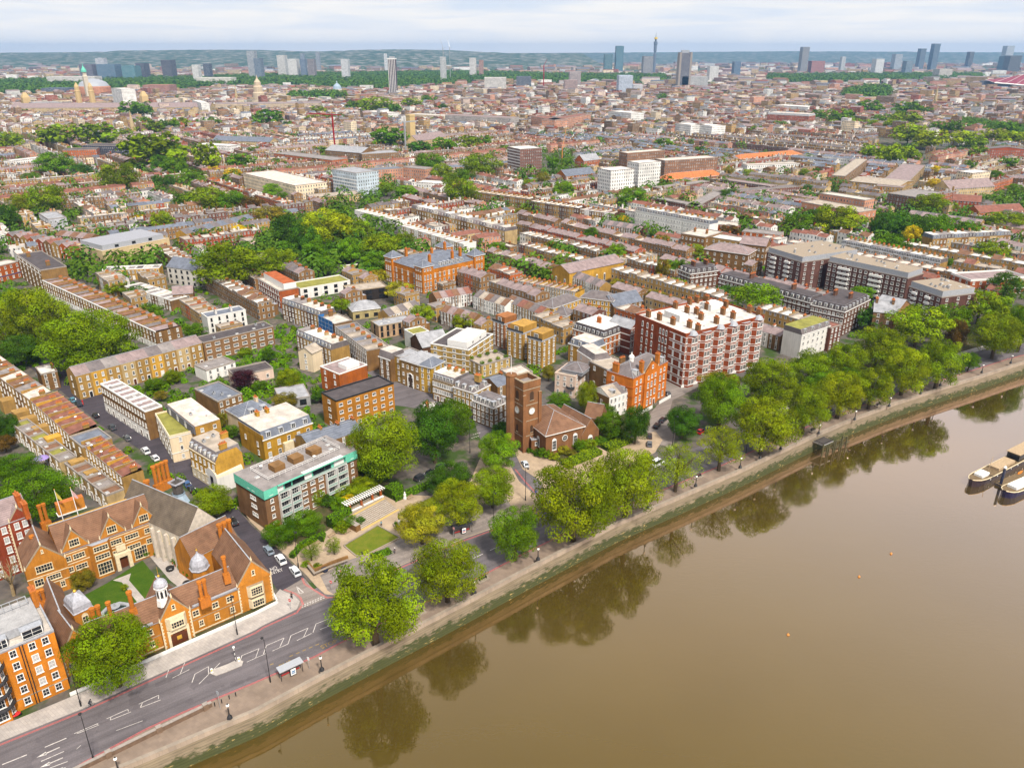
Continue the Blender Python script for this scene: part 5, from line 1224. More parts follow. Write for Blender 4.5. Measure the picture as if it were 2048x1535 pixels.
C1.W*=.87;L,W=C1.L,C1.W;C1.walls(21.6);C1.flat((0.60,0.55,0.51),.6,'brick',.08);Z=[1.2+3.4*i for i in range(6)];C1.rz=21.6
nb=6
for k in range(nb):
 c=L*(k+.5)/nb;mb=MB();w=L/nb*.36
 mb.prism([(c-w,-.01),(c-w*.62,-1.25),(c+w*.62,-1.25),(c+w,-.01)],0,21.2,'brick','lead');b_=C1.part('bay',mb)
 for z in Z:
  mb=MB()
  for dz in(-.45,2.2):mb.prism([(c-w-.1,-.005),(c-w*.62-.06,-1.36),(c+w*.62+.06,-1.36),(c+w+.1,-.005)],z+dz,z+dz+.17,'white',None,True)
  add('string_course',mb,b_)
 for z in Z:add('window',winmesh(w*.5,1.9,'sash'),b_,(c-w*.3,-1.25,z));add('window',winmesh(w*.5,1.9,'sash'),b_,(c+w*.3,-1.25,z))
for k in range(nb+1):
 c=L*k/nb;c=max(.7,min(L-.7,c))
 for z in Z:C1.win1('F',c,z,.95,1.9,'sash')
for z in Z:
 mb=MB()
 for dz in(-.45,2.2):mb.box(-.1,-.1,z+dz,L+.1,-.012,z+dz+.16,'white')
 mb.box(-.1,-.01,z-.45,-.004,W*.3,z-.2,'white');mb.box(-.1,-.01,z+2.2,-.004,W*.3,z+2.42,'white')
 for t in(.07,.21):mb.box(-.06,W*t-.5,z-.2,-.004,W*t+.5,z+2.2,'white')
 C1.part('string_course',mb)
for z in Z:
 for t in(.62,.68,.74):C1.win1('L',W*(1-t)+W*.26,z,.9,1.9,'arch')
 for t in(.36,.46,.56):C1.win1('L',W*(1-t)-W*.28,z,.9,1.9,'arch')
dm_=MB();dm_.lathe([(1.9,21.2),(1.9,21.3),(1.2,22.4),(.1,23.0)],'lead',10);dm_=dm_.mesh('dome')
for k in(0,2,3,5):add('dome',dm_,C1.root,(L*(k+.5)/nb,-.3,.05))
for px,py in[(1319,633),(1346,642),(1379,648),(1396,655),(1393,622),(1414,612),(1374,619),(1433,640),(1466,630),(1446,622),(1499,618),(1351,610),(1374,600),(1389,597),(1414,597),(1440,606),(1452,608),(1402,632),(1526,622),(1297,627)]:
 x,y=loc(C1,px,py,23.0)
 C1.chimney(min(L-.8,max(.8,x)),min(W-.8,max(.8,y)),1.1,2.0,2.8,5,color=(0.24,0.12,0.05))
for px,py,w,d,hh in((1352,632,4.5,9,2.6),(1425,612,7,5,2.6)):
 x,y=loc(C1,px,py,22.5);C1.box('roof_house',x-w/2,y-d/2,21.56,x+w/2,y+d/2,21.6+hh,'stucco','felt',(0.66,0.64,0.62))
C1.clutter(10,(0,2),3);C1.box('plinth',-.25,-.3,.02,L+.2,-.02,.9,'white');C1.finish()
O1=Bld('town_house','tall vivid orange red brick house with a central gable and white cupola','house',(1267,757),(1336,722),14.2,None,11.5,(0.54,0.155,0.016))
L,W=O1.L,O1.W;O1.walls();O1.hip('slate',3.6,.02);O1.band([3.4,6.9,10.3,13.9],'FL',.28,.12,'rust_brick')
mb=MB();mb.box(L*.30,-.5,0,L*.70,-.01,14.2,'brick');fr_=O1.part('frontispiece',mb);gf=gable_front(O1,'F',L*.5,L*.42,14.2,3.6,4.0,None,.5,'slate');gf.location.y-=.01
for z in(1.0,4.3,7.8,11.2):
 for t in(.40,.50,.60):add('window',winmesh(.95,2.1 if z<11 else 1.4,'sash'),fr_,(L*t,-.5,z))if not(z<2 and t==.6)else add('door',doormesh()[2],fr_,(L*t,-.5,.05))
 for t in(.10,.21,.79,.90):O1.win1('F',L*t,z,.95,2.1 if z<11 else 1.4,'sash')
add('window',winmesh(1.0,1.3,'sash'),gf,(0,-.55,15.0))
O1.windows('L',2,[1,4.3,7.8,11.2],1,1.8,skip=.3);O1.rz=14.2
O1.chimney(L*.27,.9,1.2,1.4,4.6,3,color=BR['orange']);O1.chimney(L*.73,.9,1.2,1.4,4.8,3,color=BR['orange']);O1.chimney(.7,W*.7,1.0,2.4,3.6,4,color=BR['orange'])
mb=MB();mb.lathe([(1.0,0),(.9,.3),(.85,2.2),(1.1,2.3),(.9,2.9),(.3,3.4),(.06,4.4)],'white',8);O1.part('cupola',mb).location=(L*.30,W*.5,16.6)
O1.put('dormer',dormmesh(1.4,2.0,2.0,'white'),'F',L*.13,14.3,-.4);O1.put('dormer',dormmesh(1.4,2.0,2.0,'white'),'F',L*.88,14.3,-.4)
mb=MB();mb.box(-.2,-2.4,0,L*.45,-2.2,1.2,'white');mb.box(L*.65,-2.4,0,L+.2,-2.2,1.2,'white');O1.part('area_railing',mb);O1.finish()
wf=terrace('the pair beside the tall orange house',(1219,795),(1267,779),None,8.6,2,'white','gablex',9.5,3,3,rf=('grit','slate'),endwin=0)
for s in wf:s.put('dormer',dormmesh(1.8,1.3,2.0,'white'),'F',s.L*.5,8.9,-1.0)
wf[0].box('side_wall',-.06,.1,0,-.005,wf[0].W,8.5,'brick',None,BR['brown']);wf[0].windows('L',2,[2.0,5.0],.9,1.6,'sash',t0=1,t1=7)
pv=Bld('villa','pale pink rendered villa with a slate roof and round black balcony','house',(1110,744),(1150,752),9.0,(1190,738),10,BR['pink'],'stucco')
pv.W=11;pv.walls(8.6);pv.flat('grit',.4,'stucco',.1);pv.box('roof_storey',2.0,2.0,8.6,pv.L+2,pv.W-1,10.2,'lead');pv.hip('slate',2.2,.02,base=10.2,rect=(1.6,1.6,pv.L+2.4,pv.W-.6))
pv.windows('F',3,[1.0,4.2,6.6],.95,1.5);pv.windows('R',3,[1.0,4.2,6.6],.95,1.5)
mb=MB();mb.lathe([(1.7,3.9),(1.7,4.0)],'black',12);mb.lathe([(1.65,4.0),(1.65,4.9)],'railing',12,0,0,False);b_=pv.part('balcony',mb);b_.location=(pv.L*.8,0,0)
block('flats','pale pink rear wing with dark window openings beside the brown top-lit house',(1188,722),(1222,716),(1216,690),12.0,4,{'F':3,'L':2},'pink','mansard','house','stucco',rf='slate',mh=2.2)
block('house','tall brown brick house with an orange chimney screen behind the white pair',(1222,742),(1266,730),(1262,700),12.5,4,{'F':2,'L':2},'brown','flat','house',rf='grit',skip=.3,ch=((.8,.3,2.4,.8,3.0),))
block('flats','rust orange flats with a dark felt roof and white glazed stair bays',(672,801),(787,765),(755,750),11.6,4,{'F':7,'L':1},(0.48,0.20,0.026),'flat','apartment block',rf='dark',win=(1.5,1.2),style='wide',coping='black')
s=Bld('flats','deep orange brick block with a mauve flat roof and white lift house','apartment block',(640,731),(678,747),11.6,(737,729),None,(0.40,0.105,0.016));s.walls(11.2);s.flat('mauve',.35,'white');s.windows('F',2,zs(4,11.6),1.0,1.5);s.box('roof_house',s.L*.45,s.W*.35,11.1,s.L*.45+5,s.W*.35+6,12.8,'white','white')
s=Bld('house','yellow brick mansard pair with four white dormers facing the green-roofed flats','house',(526,880),(624,845),7.6,(588,812),None,(0.50,0.27,0.028));s.walls();s.mansard('blue',2.4,1.5,'pale','F',{'F':4},1.5,1.6);s.band([7.3],'F',.35,.25,'white','cornice');s.windows('F',5,zs(2,7.4),1.15,1.9);s.box('porch',s.L*.36,-1.3,0,s.L*.62,-.01,4.4,'cream')
for x in(.3,.5):s.chimney(s.L*x,s.W*.8,1.0,1.6,1.6,3)
s.box('parapet',-.1,.0,7.6,.25,s.W,9.2,'brick','kerb');s.windows('L',2,[1,4],.9,1.7,skip=.4)
s=Bld('house','cream house with a hipped slate roof and red ridge tiles between garden trees','house',(486,838),(550,816),7.0,(519,796),None,BR['cream'],'stucco');s.walls();s.hip('blue',3.0,.3);s.windows('F',3,[1,4],1,1.6);s.put('dormer',dormmesh(1.8,1.5,2,'white'),'F',s.L*.35,7.2,-.9);s.put('dormer',dormmesh(1.8,1.5,2,'white'),'F',s.L*.72,7.2,-.9);s.rz=8;s.chimney(s.L*.7,s.W*.5,.9,1.6,2.8,3)
s=Bld('house','yellow brick corner house with a slate mansard of white dormers and a blank curved gable','house',(377,894),(430,926),9.8,(508,918),None,(0.52,0.285,0.045));s.walls();s.mansard('slate',2.6,1.4,'grit','FR',{'F':6},.95,1.5,'white');s.windows('F',6,zs(3,9.8),.95,1.7);s.band([9.5,3.2],'F',.35,.2,'cream','cornice');s.box('ground_floor',-.02,-.1,.02,s.L+.02,-.005,3.1,'cream');s.chimney(s.L*.9,s.W*.45,.9,2.2,1.8,4);s.chimney(s.L*.5,s.W*.9,.9,2.2,1.8,4);s.clutter(4,(0,2),2)
gm=MB();W=s.W;gm.face([(0,0,9.8),(W,0,9.8),(W*.82,0,12.3),(W*.18,0,12.3)],'brick');o=s.part('gable_wall',gm);o.location=(s.L+.06,0,0);o.rotation_euler=(0,0,math.pi/2)
s=Bld('house','white annex with an arched cream roof beside the yellow corner house','house',(433,957),(486,937),5.0,None,6.5,BR['white'],'stucco');s.walls();mb=MB()
for i in range(8):
 a0,a1=math.pi*i/8,math.pi*(i+1)/8;c=s.W/2;mb.face([(0,c-c*math.cos(a0),5+1.9*math.sin(a0)),(s.L,c-c*math.cos(a0),5+1.9*math.sin(a0)),(s.L,c-c*math.cos(a1),5+1.9*math.sin(a1)),(0,c-c*math.cos(a1),5+1.9*math.sin(a1))],'cream_roof')
mb.face([(0,s.W/2-s.W/2*math.cos(math.pi*i/8),5+1.9*math.sin(math.pi*i/8))for i in range(9)],'white');s.part('roof',mb);s.windows('L',1,[.6,2.8],1.6,1.7,'dark')
s=Bld('house','cream stepped house with a pale pink flat roof and dark blue mansard side','house',(310,826),(338,872),9.4,(388,872),12,BR['cream'],'stucco');s.W=12.5;s.walls(9.0);s.flat('sedum',.5,'stucco');s.windows('F',5,zs(3,9.4),.9,1.5);s.windows('R',2,zs(3,9.4),.9,1.5);s.band([3,8.6],'FR',.25,.12,'white')
s2=Bld('penthouse','pale pink topped penthouse storey with dark blue slate cheeks over the cream house','house',(334,808),(390,853),12.0,(440,838),None,(0.48,0.26,0.05));s2.walls(11.9);s2.mansard('blue',.01,.01,'pinkish','F',None,base=11.95);s2.box('mansard',.3,-.5,9.2,s2.L-.3,-.01,11.8,'dormer_slate');s2.clutter(4,(0,1,2),2.0)
for t in(.1,.38,.66):s2.put('dormer',dormmesh(1.1,2.0,.4),'F',s2.L*t+1,9.4,.55)
s2.windows('R',2,[9.6],1.1,1.3)
terrace('the white-based terrace facing the parked cars',(200,767),(289,822),(326,812),10.8,8,'brown','para',None,3,2,rf=('mauve','felt','mauve'),ground='white',parapet='white',end_note=('far','near'),endwin=0,chim=False)
tr1=dict(walls=['stock','yellow','stock'],floors=3,cols=2,roof='mono',rf=('tile',),ext=1,end_note=('far','near'),coping='kerb',wh=(.9,1.9),desc='tan brick red-roofed')
terrace('the upper red-roofed terrace',(61,801),(137,868),(193,848),9.6,6,**tr1)
terrace('the lower red-roofed terrace',(163,888),(243,952),(290,940),9.6,6,**tr1)
block('house','grey roofed house linking the two red-roofed terraces',(138,872),(164,893),(207,862),9.8,3,{'F':2},'stock','flat','house',rf='blue',depth=9)
terrace('the topmost pale-roofed part of the parked-car street',(-40,725),(58,798),(100,783),9.8,7,walls=['stock','brown'],roof='mono',rf=('pinkish','brown','felt'),floors=3,cols=2,ext=1,end_note=('far','near'),desc='tan brick pale-roofed')
terrace('the upper row of rear wings',(22,846),(118,922),None,5.6,8,walls=['stock','buff','brown'],depth=5,roof='para',floors=2,cols=1,chim=False,rf=('sedum','felt','brown'),end_note=('far','near'),desc='low tan brick',name='rear_wing')
terrace('the lower row of rear wings',(128,925),(212,990),None,5.6,6,walls=['stock','buff'],depth=5,roof='para',floors=2,cols=1,chim=False,rf=('felt','brown'),end_note=('far','near'),desc='low tan brick',name='rear_wing')
terrace('the yellow brick terrace behind the garden square',(150,752),(404,685),None,9.6,9,walls=['stock','yellow','stock','buff'],depth=9,roof='gablex',floors=3,cols=2,rf=('mauve','slate','felt','mauve'),endwin=1,desc='yellow brick')
s=block('flats','long plain brown flats with wide white picture windows',(406,684),(546,651),None,8.8,3,{'F':8},(0.25,0.135,0.06),'flat','apartment block',depth=9,rf='dark',win=(2.2,1.3),style='wide',par=.3,clut=5)
s=block('house','white rendered house row with six small black balconied windows',(414,634),(491,619),None,8.2,3,{'F':5,'L':0},'white','flat','house','stucco',depth=8.5,rf='blue',win=(.9,1.5),style='dark',coping='stucco',ch=((.3,.5),(.7,.5)))
terrace('the long corniced terrace beside the garden square',(84,560),(310,663),(365,651),8.6,20,walls=['stock','brown'],roof='v',floors=3,cols=2,rf=('slate','mauve','brown'),parapet='white',ground='white',end_note=('far','near'),desc='tan brick white-corniced',wh=(.85,1.6),endwin=3)
block('flats','tall dark brick block with a blank mustard wall beside the corniced terrace',(33,508),(80,540),(117,522),14.0,5,{'F':6},(0.26,0.15,0.055),'flat','apartment block',rf='dark',ch=((.2,.3),(.8,.5)),bands=[13.0,11],bsides='F')
block('shop','orange brick corner shops with blue fascia at the left edge',(-60,545),(38,522),None,9.5,3,{'F':8},'rust','flat','shop',depth=10,rf='pale',bands=[3.0],bmat='blue_sign')
s=block('flats','large cream stepped flats with a grey glazed top storey',(204,502),(338,476),(318,458),10.0,3,{'F':8,'L':3},(0.66,0.50,0.28),'flat','apartment block','stucco',rf='pale',win=(1.5,1.3),style='dark',skip=.35,coping='stucco')
s.box('roof_storey',2,3,9.6,s.L-2,s.W-2,12.6,'lead','zinc_roof',(0.42,0.42,0.46));[add('window',winmesh(2.4,1.4,'dark'),s.root,(s.L*t,3,10.3))for t in(.25,.5,.75)]
s=block('house','white block with a slanted slate roof and dark grid windows',(333,532),(391,540),(426,530),10.0,3,{'F':5,'R':3},(0.62,0.58,0.52),'gablex','apartment block','stucco',rf='blue',rh=4.2,win=(1.3,1.5),style='dark')
terrace('the grey roofed mews behind the corniced terrace',(249,572),(341,600),None,6.0,7,walls=['brown','white'],depth=9,roof='para',floors=2,cols=2,rf=('felt','pale','felt'),chim=False,end_note=('far','near'),parapet='white')
block('house','brown brick house with a steep mauve roof at the end of the grey mews',(345,588),(385,585),None,7.0,2,{'F':2},'brown','gablex','house',depth=8,rf='mauve',rh=3)
terrace('the flat roofed row above the grey mews',(203,540),(318,535),None,6.5,7,walls=['yellow','stock'],depth=8,roof='para',floors=2,cols=2,rf=('felt','dark','pale'),parapet='white',chim=False)
O=(0.56,0.185,0.016)
s=Bld('school','big orange brick school with slate pavilions and clustered chimneys','school',(775,519),(846,541),12.4,(955,513),None,O);L,W=s.L,s.W
s.walls();s.hip('blue',3.6,.1);s.band([9.2,2.6],'FR',.3,.12,'salmon_band')
for sd,n in(('F',6),('R',13)):
 for z,hh in((.8,1.6),(3.4,2.6),(7.2,2.6)):s.windows(sd,n,[z],1.1,hh)
for x0,y0,nm in((-1.2,-1.2,0),(L-5.8,-1.4,1),(L-5.8,W-6.5,2),(-1.2,W-6.5,3)):
 mb=MB();mb.poly_walls([(x0,y0),(x0+7,y0),(x0+7,y0+7.5),(x0,y0+7.5)],0,14.6,'brick');pw=s.part('pavilion',mb)
 s.hip('blue',3.0,.3,base=14.6,rect=(x0-.4,y0-.4,x0+7.4,y0+7.9),name='pavilion_roof')
 for z,hh in((.8,1.6),(3.4,2.6),(7.2,2.6),(12.0,1.4)):
  for t in(1.6,3.5,5.4):
   add('window',winmesh(.95,hh,'sash'),pw,(x0+t,y0,z));add('window',winmesh(.95,hh,'sash'),pw,(x0+7,y0+t,z),math.pi/2)
s.rz=14
for x,y in((L*.2,W*.2),(L*.85,W*.2),(L*.5,W*.45),(L*.8,W*.75),(L*.3,W*.8),(L*.9,W*.55)):s.chimney(x,y,1.3,1.3,4.6,4,color=BR['orange'])
for t in range(6):s.put('dormer',dormmesh(1.3,1.8,2.0,'white'),'R',W*(.32+.07*t),12.6,-1.0)
s.finish()
s=block('office','red brick front with white stepped storeys behind, left of the walled garden',(515,556),(558,581),(596,574),9.4,3,{'F':9},(0.36,0.090,0.025),'flat','office',rf='pale',bands=[3.1,6.2,8.8],bsides='F')
s.box('roof_storey',1.5,3,9.0,s.L-1,s.W-.5,12.2,'white','felt')
block('house','low white courtyard house with a green roof strip',(600,577),(700,560),None,6.0,2,{'F':5},'white','flat','house','stucco',depth=14,rf='sedum',win=(2.0,1.6),style='dark',coping='white')
block('house','black clad modern house with rusty flat roofs beside the walled garden',(699,582),(775,572),None,6.4,2,{'F':3},(0.035,0.028,0.026),'flat','house',depth=12,rf='grit',win=(3.2,1.8),style='dark',coping='stone_dull')
block('house','dark pavilion with a gravel roof under the great garden trees',(690,540),(746,535),None,5.0,1,{'F':2},(0.05,0.035,0.03),'flat','house',depth=12,rf='sedum',win=(3,2),style='dark',coping='white')
block('house','twin zinc roofed house with yellow framed dormers',(705,622),(760,615),None,4.6,1,{'F':3},(0.42,0.34,0.16),'hip','house',depth=11,rf='zinc',rh=3.2,win=(2,1.6),style='dark')
s=Bld('house','house wrapped in bright blue scaffold sheeting','house',(641,634),(668,647),9.0,None,9,BR['brown']);s.walls(8.6);s.flat('pale',.4);mb=MB();mb.box(-.3,-1.0,0,s.L+.3,-.9,10.2,'blue_net');mb.box(-.3,-.9,0,-.2,2.0,10.2,'blue_net')
for i in range(5):x=-.3+(s.L+.6)*i/4;mb.tube((x,-1.1,0),(x,-1.1,10.6),.05,.05,'steel',4)
for z in(2,4,6,8,10):mb.box(-.3,-1.14,z,s.L+.3,-1.04,z+.06,'steel')
s.part('scaffold',mb);s.rz=8.6;s.chimney(.5,5)
terrace('the shop row left of the blue scaffold',(563,606),(640,633),None,8.4,6,walls=['brown','dark','stock'],depth=9,roof='mansard',floors=3,cols=2,rf=('slate','blue','slate'),end_note=('far','near'))
terrace('the row right of the blue scaffold',(669,652),(733,700),(778,690),9.4,6,walls=['stock','brown'],roof='para',floors=4,cols=3,rf=('blue','felt','grit'),end_note=('far','near'),parapet='kerb')
terrace('the mansard row behind the deep orange block',(592,670),(662,700),None,8.0,5,walls=['brown','stock','buff'],depth=9,roof='mansard',floors=3,cols=2,rf=('slate','blue'),end_note=('far','near'))
block('house','tall narrow cream house with a sloping gable behind the deep orange block',(596,700),(624,706),None,8.4,3,{'F':1},'cream','gabley','house','stucco',depth=6,rf='grit',rh=2)
block('house','terracotta pale modern house with tall dark window slots and roof lights',(757,652),(828,639),(812,628),6.2,2,{'F':6,'L':1},(0.50,0.33,0.20),'flat','house',rf='zinc',win=(1.2,2.2),style='dark',clut=4,coping='stone_dull')
block('house','white house with a planted roof terrace between the slate school and the modern house',(826,668),(858,661),None,7.6,3,{'F':2,'L':0},'white','flat','house','stucco',depth=8,rf='sedum',win=(.8,1.5),style='dark',coping='white')
block('house','brown brick schoolroom with a wide grey slate roof and bright rooflight',(845,694),(898,684),None,5.4,1,{'F':4},'dark','gablex','house',depth=13,rf='zinc',rh=4.0,win=(1.4,2.6),clut=2)
block('house','narrow brick house with shopfront at the far end of the arched row',(757,712),(780,720),None,9.6,4,{'F':2},'brown','mansard','house',depth=8,rf='slate',msides='FK')
block('house','yellow brick house next to the great arch',(780,706),(801,715),None,11.0,4,{'F':2},(0.50,0.285,0.045),'flat','house',depth=10,rf='zinc')
s=block('studio','tan brick building with a tall white-rimmed arched gateway',(801,717),(838,729),(878,712),10.8,3,{'F':4},(0.36,0.215,0.080),'hip','studio',rf='zinc',rh=2.6,win=(.9,1.4))
mb=MB();n=10;c=s.L*.5
mb.face([(c-1.3,-.05,0),(c+1.3,-.05,0)]+[(c+1.3*math.cos(math.pi*i/n),-.05,4.4+1.3*math.sin(math.pi*i/n))for i in range(n+1)],'louvre')
for i in range(n):a0,a1=math.pi*i/n,math.pi*(i+1)/n;mb.tube((c+1.5*math.cos(a0),-.1,4.4+1.5*math.sin(a0)),(c+1.5*math.cos(a1),-.1,4.4+1.5*math.sin(a1)),.22,.22,'white',5)
for x in(-1.5,1.5):mb.tube((c+x,-.1,0),(c+x,-.1,4.4),.22,.22,'white',5)
s.part('archway',mb)
block('house','bright yellow brick house with a hipped slate roof and white pilastered ground floor',(838,729),(863,735),(895,724),10.8,4,{'F':2,'R':2},(0.56,0.33,0.045),'hip','house',rf='blue',rh=2.4,win=(1.0,1.7))
terrace('the dormered row near the church tower',(865,757),(906,770),None,8.6,3,walls=['stock'],depth=10,roof='mansard',floors=3,cols=3,rf=('slate',),parapet='stone_dull',end_note=('far','near'))
s=block('house','curved yellow brick corner house with a domed slate mansard',(906,773),(947,786),(990,772),8.6,3,{'F':5,'R':3},(0.44,0.27,0.075),'mansard','house',rf='slate',mh=3.0,inset=2.2,top='slate',dormers={'F':3,'R':2},ch=((.9,.4,2.2,1.6,2.6),))
block('house','dark brown brick end house with seven white dormers beside the church tower',(945,800),(987,816),(1017,803),8.0,3,{'F':5,'R':3},(0.22,0.125,0.055),'mansard','house',rf='slate',mh=2.4,inset=1.6,top='slate',dormers={'F':5,'R':3},door='R')
s=block('flats','yellow brick flats with white bands and a white rooftop pavilion',(937,699),(986,667),(930,645),9.8,4,{'F':4,'L':4},(0.42,0.27,0.075),'flat','apartment block',rf='dark',bands=[2.2,4.7,7.1,9.3],bsides='FL',win=(1.5,1.2),style='wide',coping='white')
s.box('roof_house',1.6,1.6,9.4,s.L-3,s.W*.6,12.0,'white','felt',(0.65,0.62,0.57));[add('window',winmesh(1.6,1.3,'wide'),s.root,(s.L*t,1.6,10.1))for t in(.3,.6)]
s=block('house','low tan brick house with a lush roof garden next to the white-banded flats',(963,730),(1020,714),(1000,698),5.6,2,{'F':5,'L':3},(0.46,0.31,0.10),'flat','house',rf='grit',win=(1.0,1.6))
for i in range(8):
 o=add('roof_plant',MID[i%5],s.root,(1.2+(i%4)*(s.L-2.4)/3,1.2 if i<4 else s.W-1.6,6.0),i,KIND[('mid','plane','lime')[i%3]][0],(1.1,1.0,.8));
block('house','low white garden building with a pale flat roof beside the church tower',(1000,738),(1022,752),None,4.6,1,{'F':3},(0.55,0.46,0.34),'flat','house','stucco',depth=10,rf='pale')
FT=(0.42,0.235,0.050)
for lb,a,b,c,hh in(('first',(1014,658),(1046,667),(1080,655),12.0),('second',(1055,674),(1084,682),(1116,671),12.0),('third',(985,640),(1008,648),(1040,640),11.5)):
 s=block('flats',{'first':'middle tower of the yellow brick trio, with a grey felt top','second':'nearest tower of the yellow brick trio, with a cream flat roof','third':'farthest tower of the yellow brick trio, with a long pale roof storey'}[lb],a,b,c,hh,5,{'F':3,'R':3},FT if lb!='third' else(0.36,0.14,0.045),'flat','apartment block',rf='grit',coping='lead',win=(1.0,1.5),group='yellow brick flat towers')
 s.box('roof_storey',1.0,1.0,hh-.4,s.L-.6,s.W-.8,hh+2.6,'brick','felt');add('window',winmesh(2.2,2.0,'wide'),s.root,(s.L*.5,1.0,hh+.1));s.box('railing',-.1,-.1,hh+.06,s.L+.1,0,hh+.9,'railing')
s=block('house','small yellow brick house with a dark blue mansard and white roof',(1137,686),(1180,700),(1206,686),8.0,3,{'F':3},FT,'mansard','house',rf='blue',mh=2.4,top='pinkish',dormers={'F':3})
s=block('mansion_flats','red brick mansion row with white roof, dark mansard and shaped gables',(1208,676),(1260,657),(1215,633),9.0,3,{'F':6,'L':7},(0.42,0.120,0.020),'mansard','apartment block',rf='dark',mh=3.0,top='white',dormers={'L':7,'F':6},bands=[2.8,5.8],ch=((.4,.5),))
block('mansion_flats','dark red brick end house with a pale slate gable and white bands',(1261,657),(1284,649),None,12.0,4,{'F':4},(0.20,0.055,0.030),'gabley','apartment block',depth=12,rf='zinc',rh=2.5,bands=[2.8,5.8,8.8,11.6])
block('house','small brown brick lodge with a white flat roof among dark trees',(850,822),(878,818),None,4.0,1,{'F':2},'brown','flat','house',depth=7,rf='white',ch=((.3,.4),))
block('house','low house with a flat zinc roof behind the yellow mansard pair',(560,800),(620,790),None,4.0,1,{'F':2},(0.3,0.3,0.3),'flat','house',depth=13,rf='zinc',par=.15,win=(2.4,2.0),style='dark')
block('house','brown flat roofed studio with two blue-grey roof panels',(435,802),(484,786),None,6.0,2,{'F':4},'brown','flat','house',depth=17,rf='blue',clut=4)
block('house','white garden house with a tiled rooflight beyond the purple tree',(412,740),(470,722),None,5.0,2,{'F':4},'white','flat','house','stucco',depth=9,rf='felt',clut=2)
block('house','row of white garages with grey flat roofs beside the clipped dark tree',(470,752),(546,735),None,4.4,1,{'F':3},'pink','flat','house','stucco',depth=9,rf='dark')
block('house','white rendered end house with a planted roof terrace above the embankment trees',(1604,670),(1661,651),None,11.0,4,{'F':6,'L':0},'white','mansard','house','stucco',rf='slate',dormers={'F':4},mh=2.2,msides='F',depth=9,top='sedum')
block('house','small maroon brick house wedged between the white end house and the brown flats',(1662,655),(1685,648),None,11.0,4,{'F':3},(0.16,0.06,0.04),'flat','house',depth=9,rf='tile')
FB=(0.150,0.072,0.046)
bf=dict(wall=FB,roof='mansard',cat='apartment block',rf='dark',mh=2.6,inset=1.2,top='dark',win=(1.3,1.4),style='sash',bands=[8.6],group='wings of the brown flats with a white band',ch=((.3,.5,1.0,3.0,2.6),(.75,.5,1.0,3.0,2.6)))
block('flats','long middle wing of the brown flats with a white band',(1437,556),(1622,606),None,11.0,4,{'F':22},depth=11,dormers={'F':18},**bf)
block('flats','far left wing of the brown flats with a white band',(1381,548),(1436,541),None,11.0,4,{'F':6,'L':4},depth=11,dormers={'F':5,'L':3},**bf)
block('flats','nearest wing of the brown flats with a white band, turned to the river',(1622,609),(1690,624),(1737,598),11.6,4,{'F':8,'R':8},dormers={'F':6,'R':7},**bf)
fb=dict(wall=(0.125,0.058,0.046),roof='flat',cat='apartment block',rf='pinkish',win=(1.5,1.4),style='wide',group='blocks of the dark brown flats with blue-grey top storeys')
for lb,a,b,c,d,fc in(('left block of the dark brown flats, stepped back behind the white-banded wing',(1534,503),(1604,524),(1668,495),None,{'F':6,'R':7}),('long middle block of the dark brown flats with stacked balconies',(1656,522),(1816,556),None,16,{'F':15}),('right end block of the dark brown flats with curved balconies',(1818,572),(1884,594),(1908,572),None,{'F':6,'R':3})):
 s=block('flats',lb,a,b,c,16.0,6,fc,depth=d,**fb)
 s.box('top_storey',.5,.5,15.55,s.L-.5,s.W-.5,18.6,'lead','step_stone',(0.50,0.50,0.56));s.rz=18.6;s.clutter(14,(2,2,0),2.0)
 mb=MB()
 for f in((.15,.3),(.55,.7)):
  for z in zs(6,16)[1:]:mb.box(s.L*f[0],-1.0,z-.4,s.L*f[1],-.01,z+.7,'white')
 s.part('balcony',mb);s.finish()
block('house','narrow steep-gabled house with a pale gable and round window near the river',(1790,628),(1826,612),None,11.0,4,{'F':4},(0.33,0.17,0.07),'gabley','house',depth=11,rf='zinc',rh=5.0)
block('house','tall brown brick house with a blank chimney wall left of the pale gable',(1748,622),(1789,626),None,12.0,4,{'F':2},(0.24,0.135,0.065),'gablex','house',depth=10,rf='zinc',rh=4.0,ch=((.1,.5,1,3,5),(.9,.5,1,3,5)))
block('hotel','red and white banded corner building with white window surrounds',(1903,546),(1942,560),(2044,550),9.6,3,{'F':3,'R':8},(0.36,0.095,0.03),'flat','hotel',rf='mauve',bands=[.3,3.2,8.8],bsides='FR',bh=.6,win=(1.3,1.6),coping='white',par=.8)
def W2(px,py,z=0.14):p=P(px,py,z);return(p.x,p.y)
def poly(name,pix,z,mat,kind='structure'):return sheet(name,[W2(x,y,z)for x,y in pix],z,mat,kind=kind)
def kerbline(mb,pix,z0,z1,t,mat,close=True):
 pts=[P(x,y,z0)for x,y in pix]
 n=len(pts)
 for i in range(n if close else n-1):
  a,b=pts[i],pts[(i+1)%n];u,nn=dirs(a,b);q=nn*t
  mb.prism([(a.x,a.y),(b.x,b.y),(b.x+q.x,b.y+q.y),(a.x+q.x,a.y+q.y)],z0,z1+i*.003,mat)
lawn=[(689,1091),(755,1051),(799,1075),(728,1111),(713,1111)]
poly('lawn',lawn,0.16,'grass');mb=MB();kerbline(mb,lawn,.145,.40,.35,'granite');tag(add('lawn_kerb',mb),kind='structure')
lawn2=[(797,1027),(812,1019),(870,990),(880,1010),(822,1040)]
poly('lawn',lawn2,0.163,'grass');mb=MB();kerbline(mb,lawn2,.145,.40,.35,'granite');tag(add('lawn_kerb',mb),kind='structure')
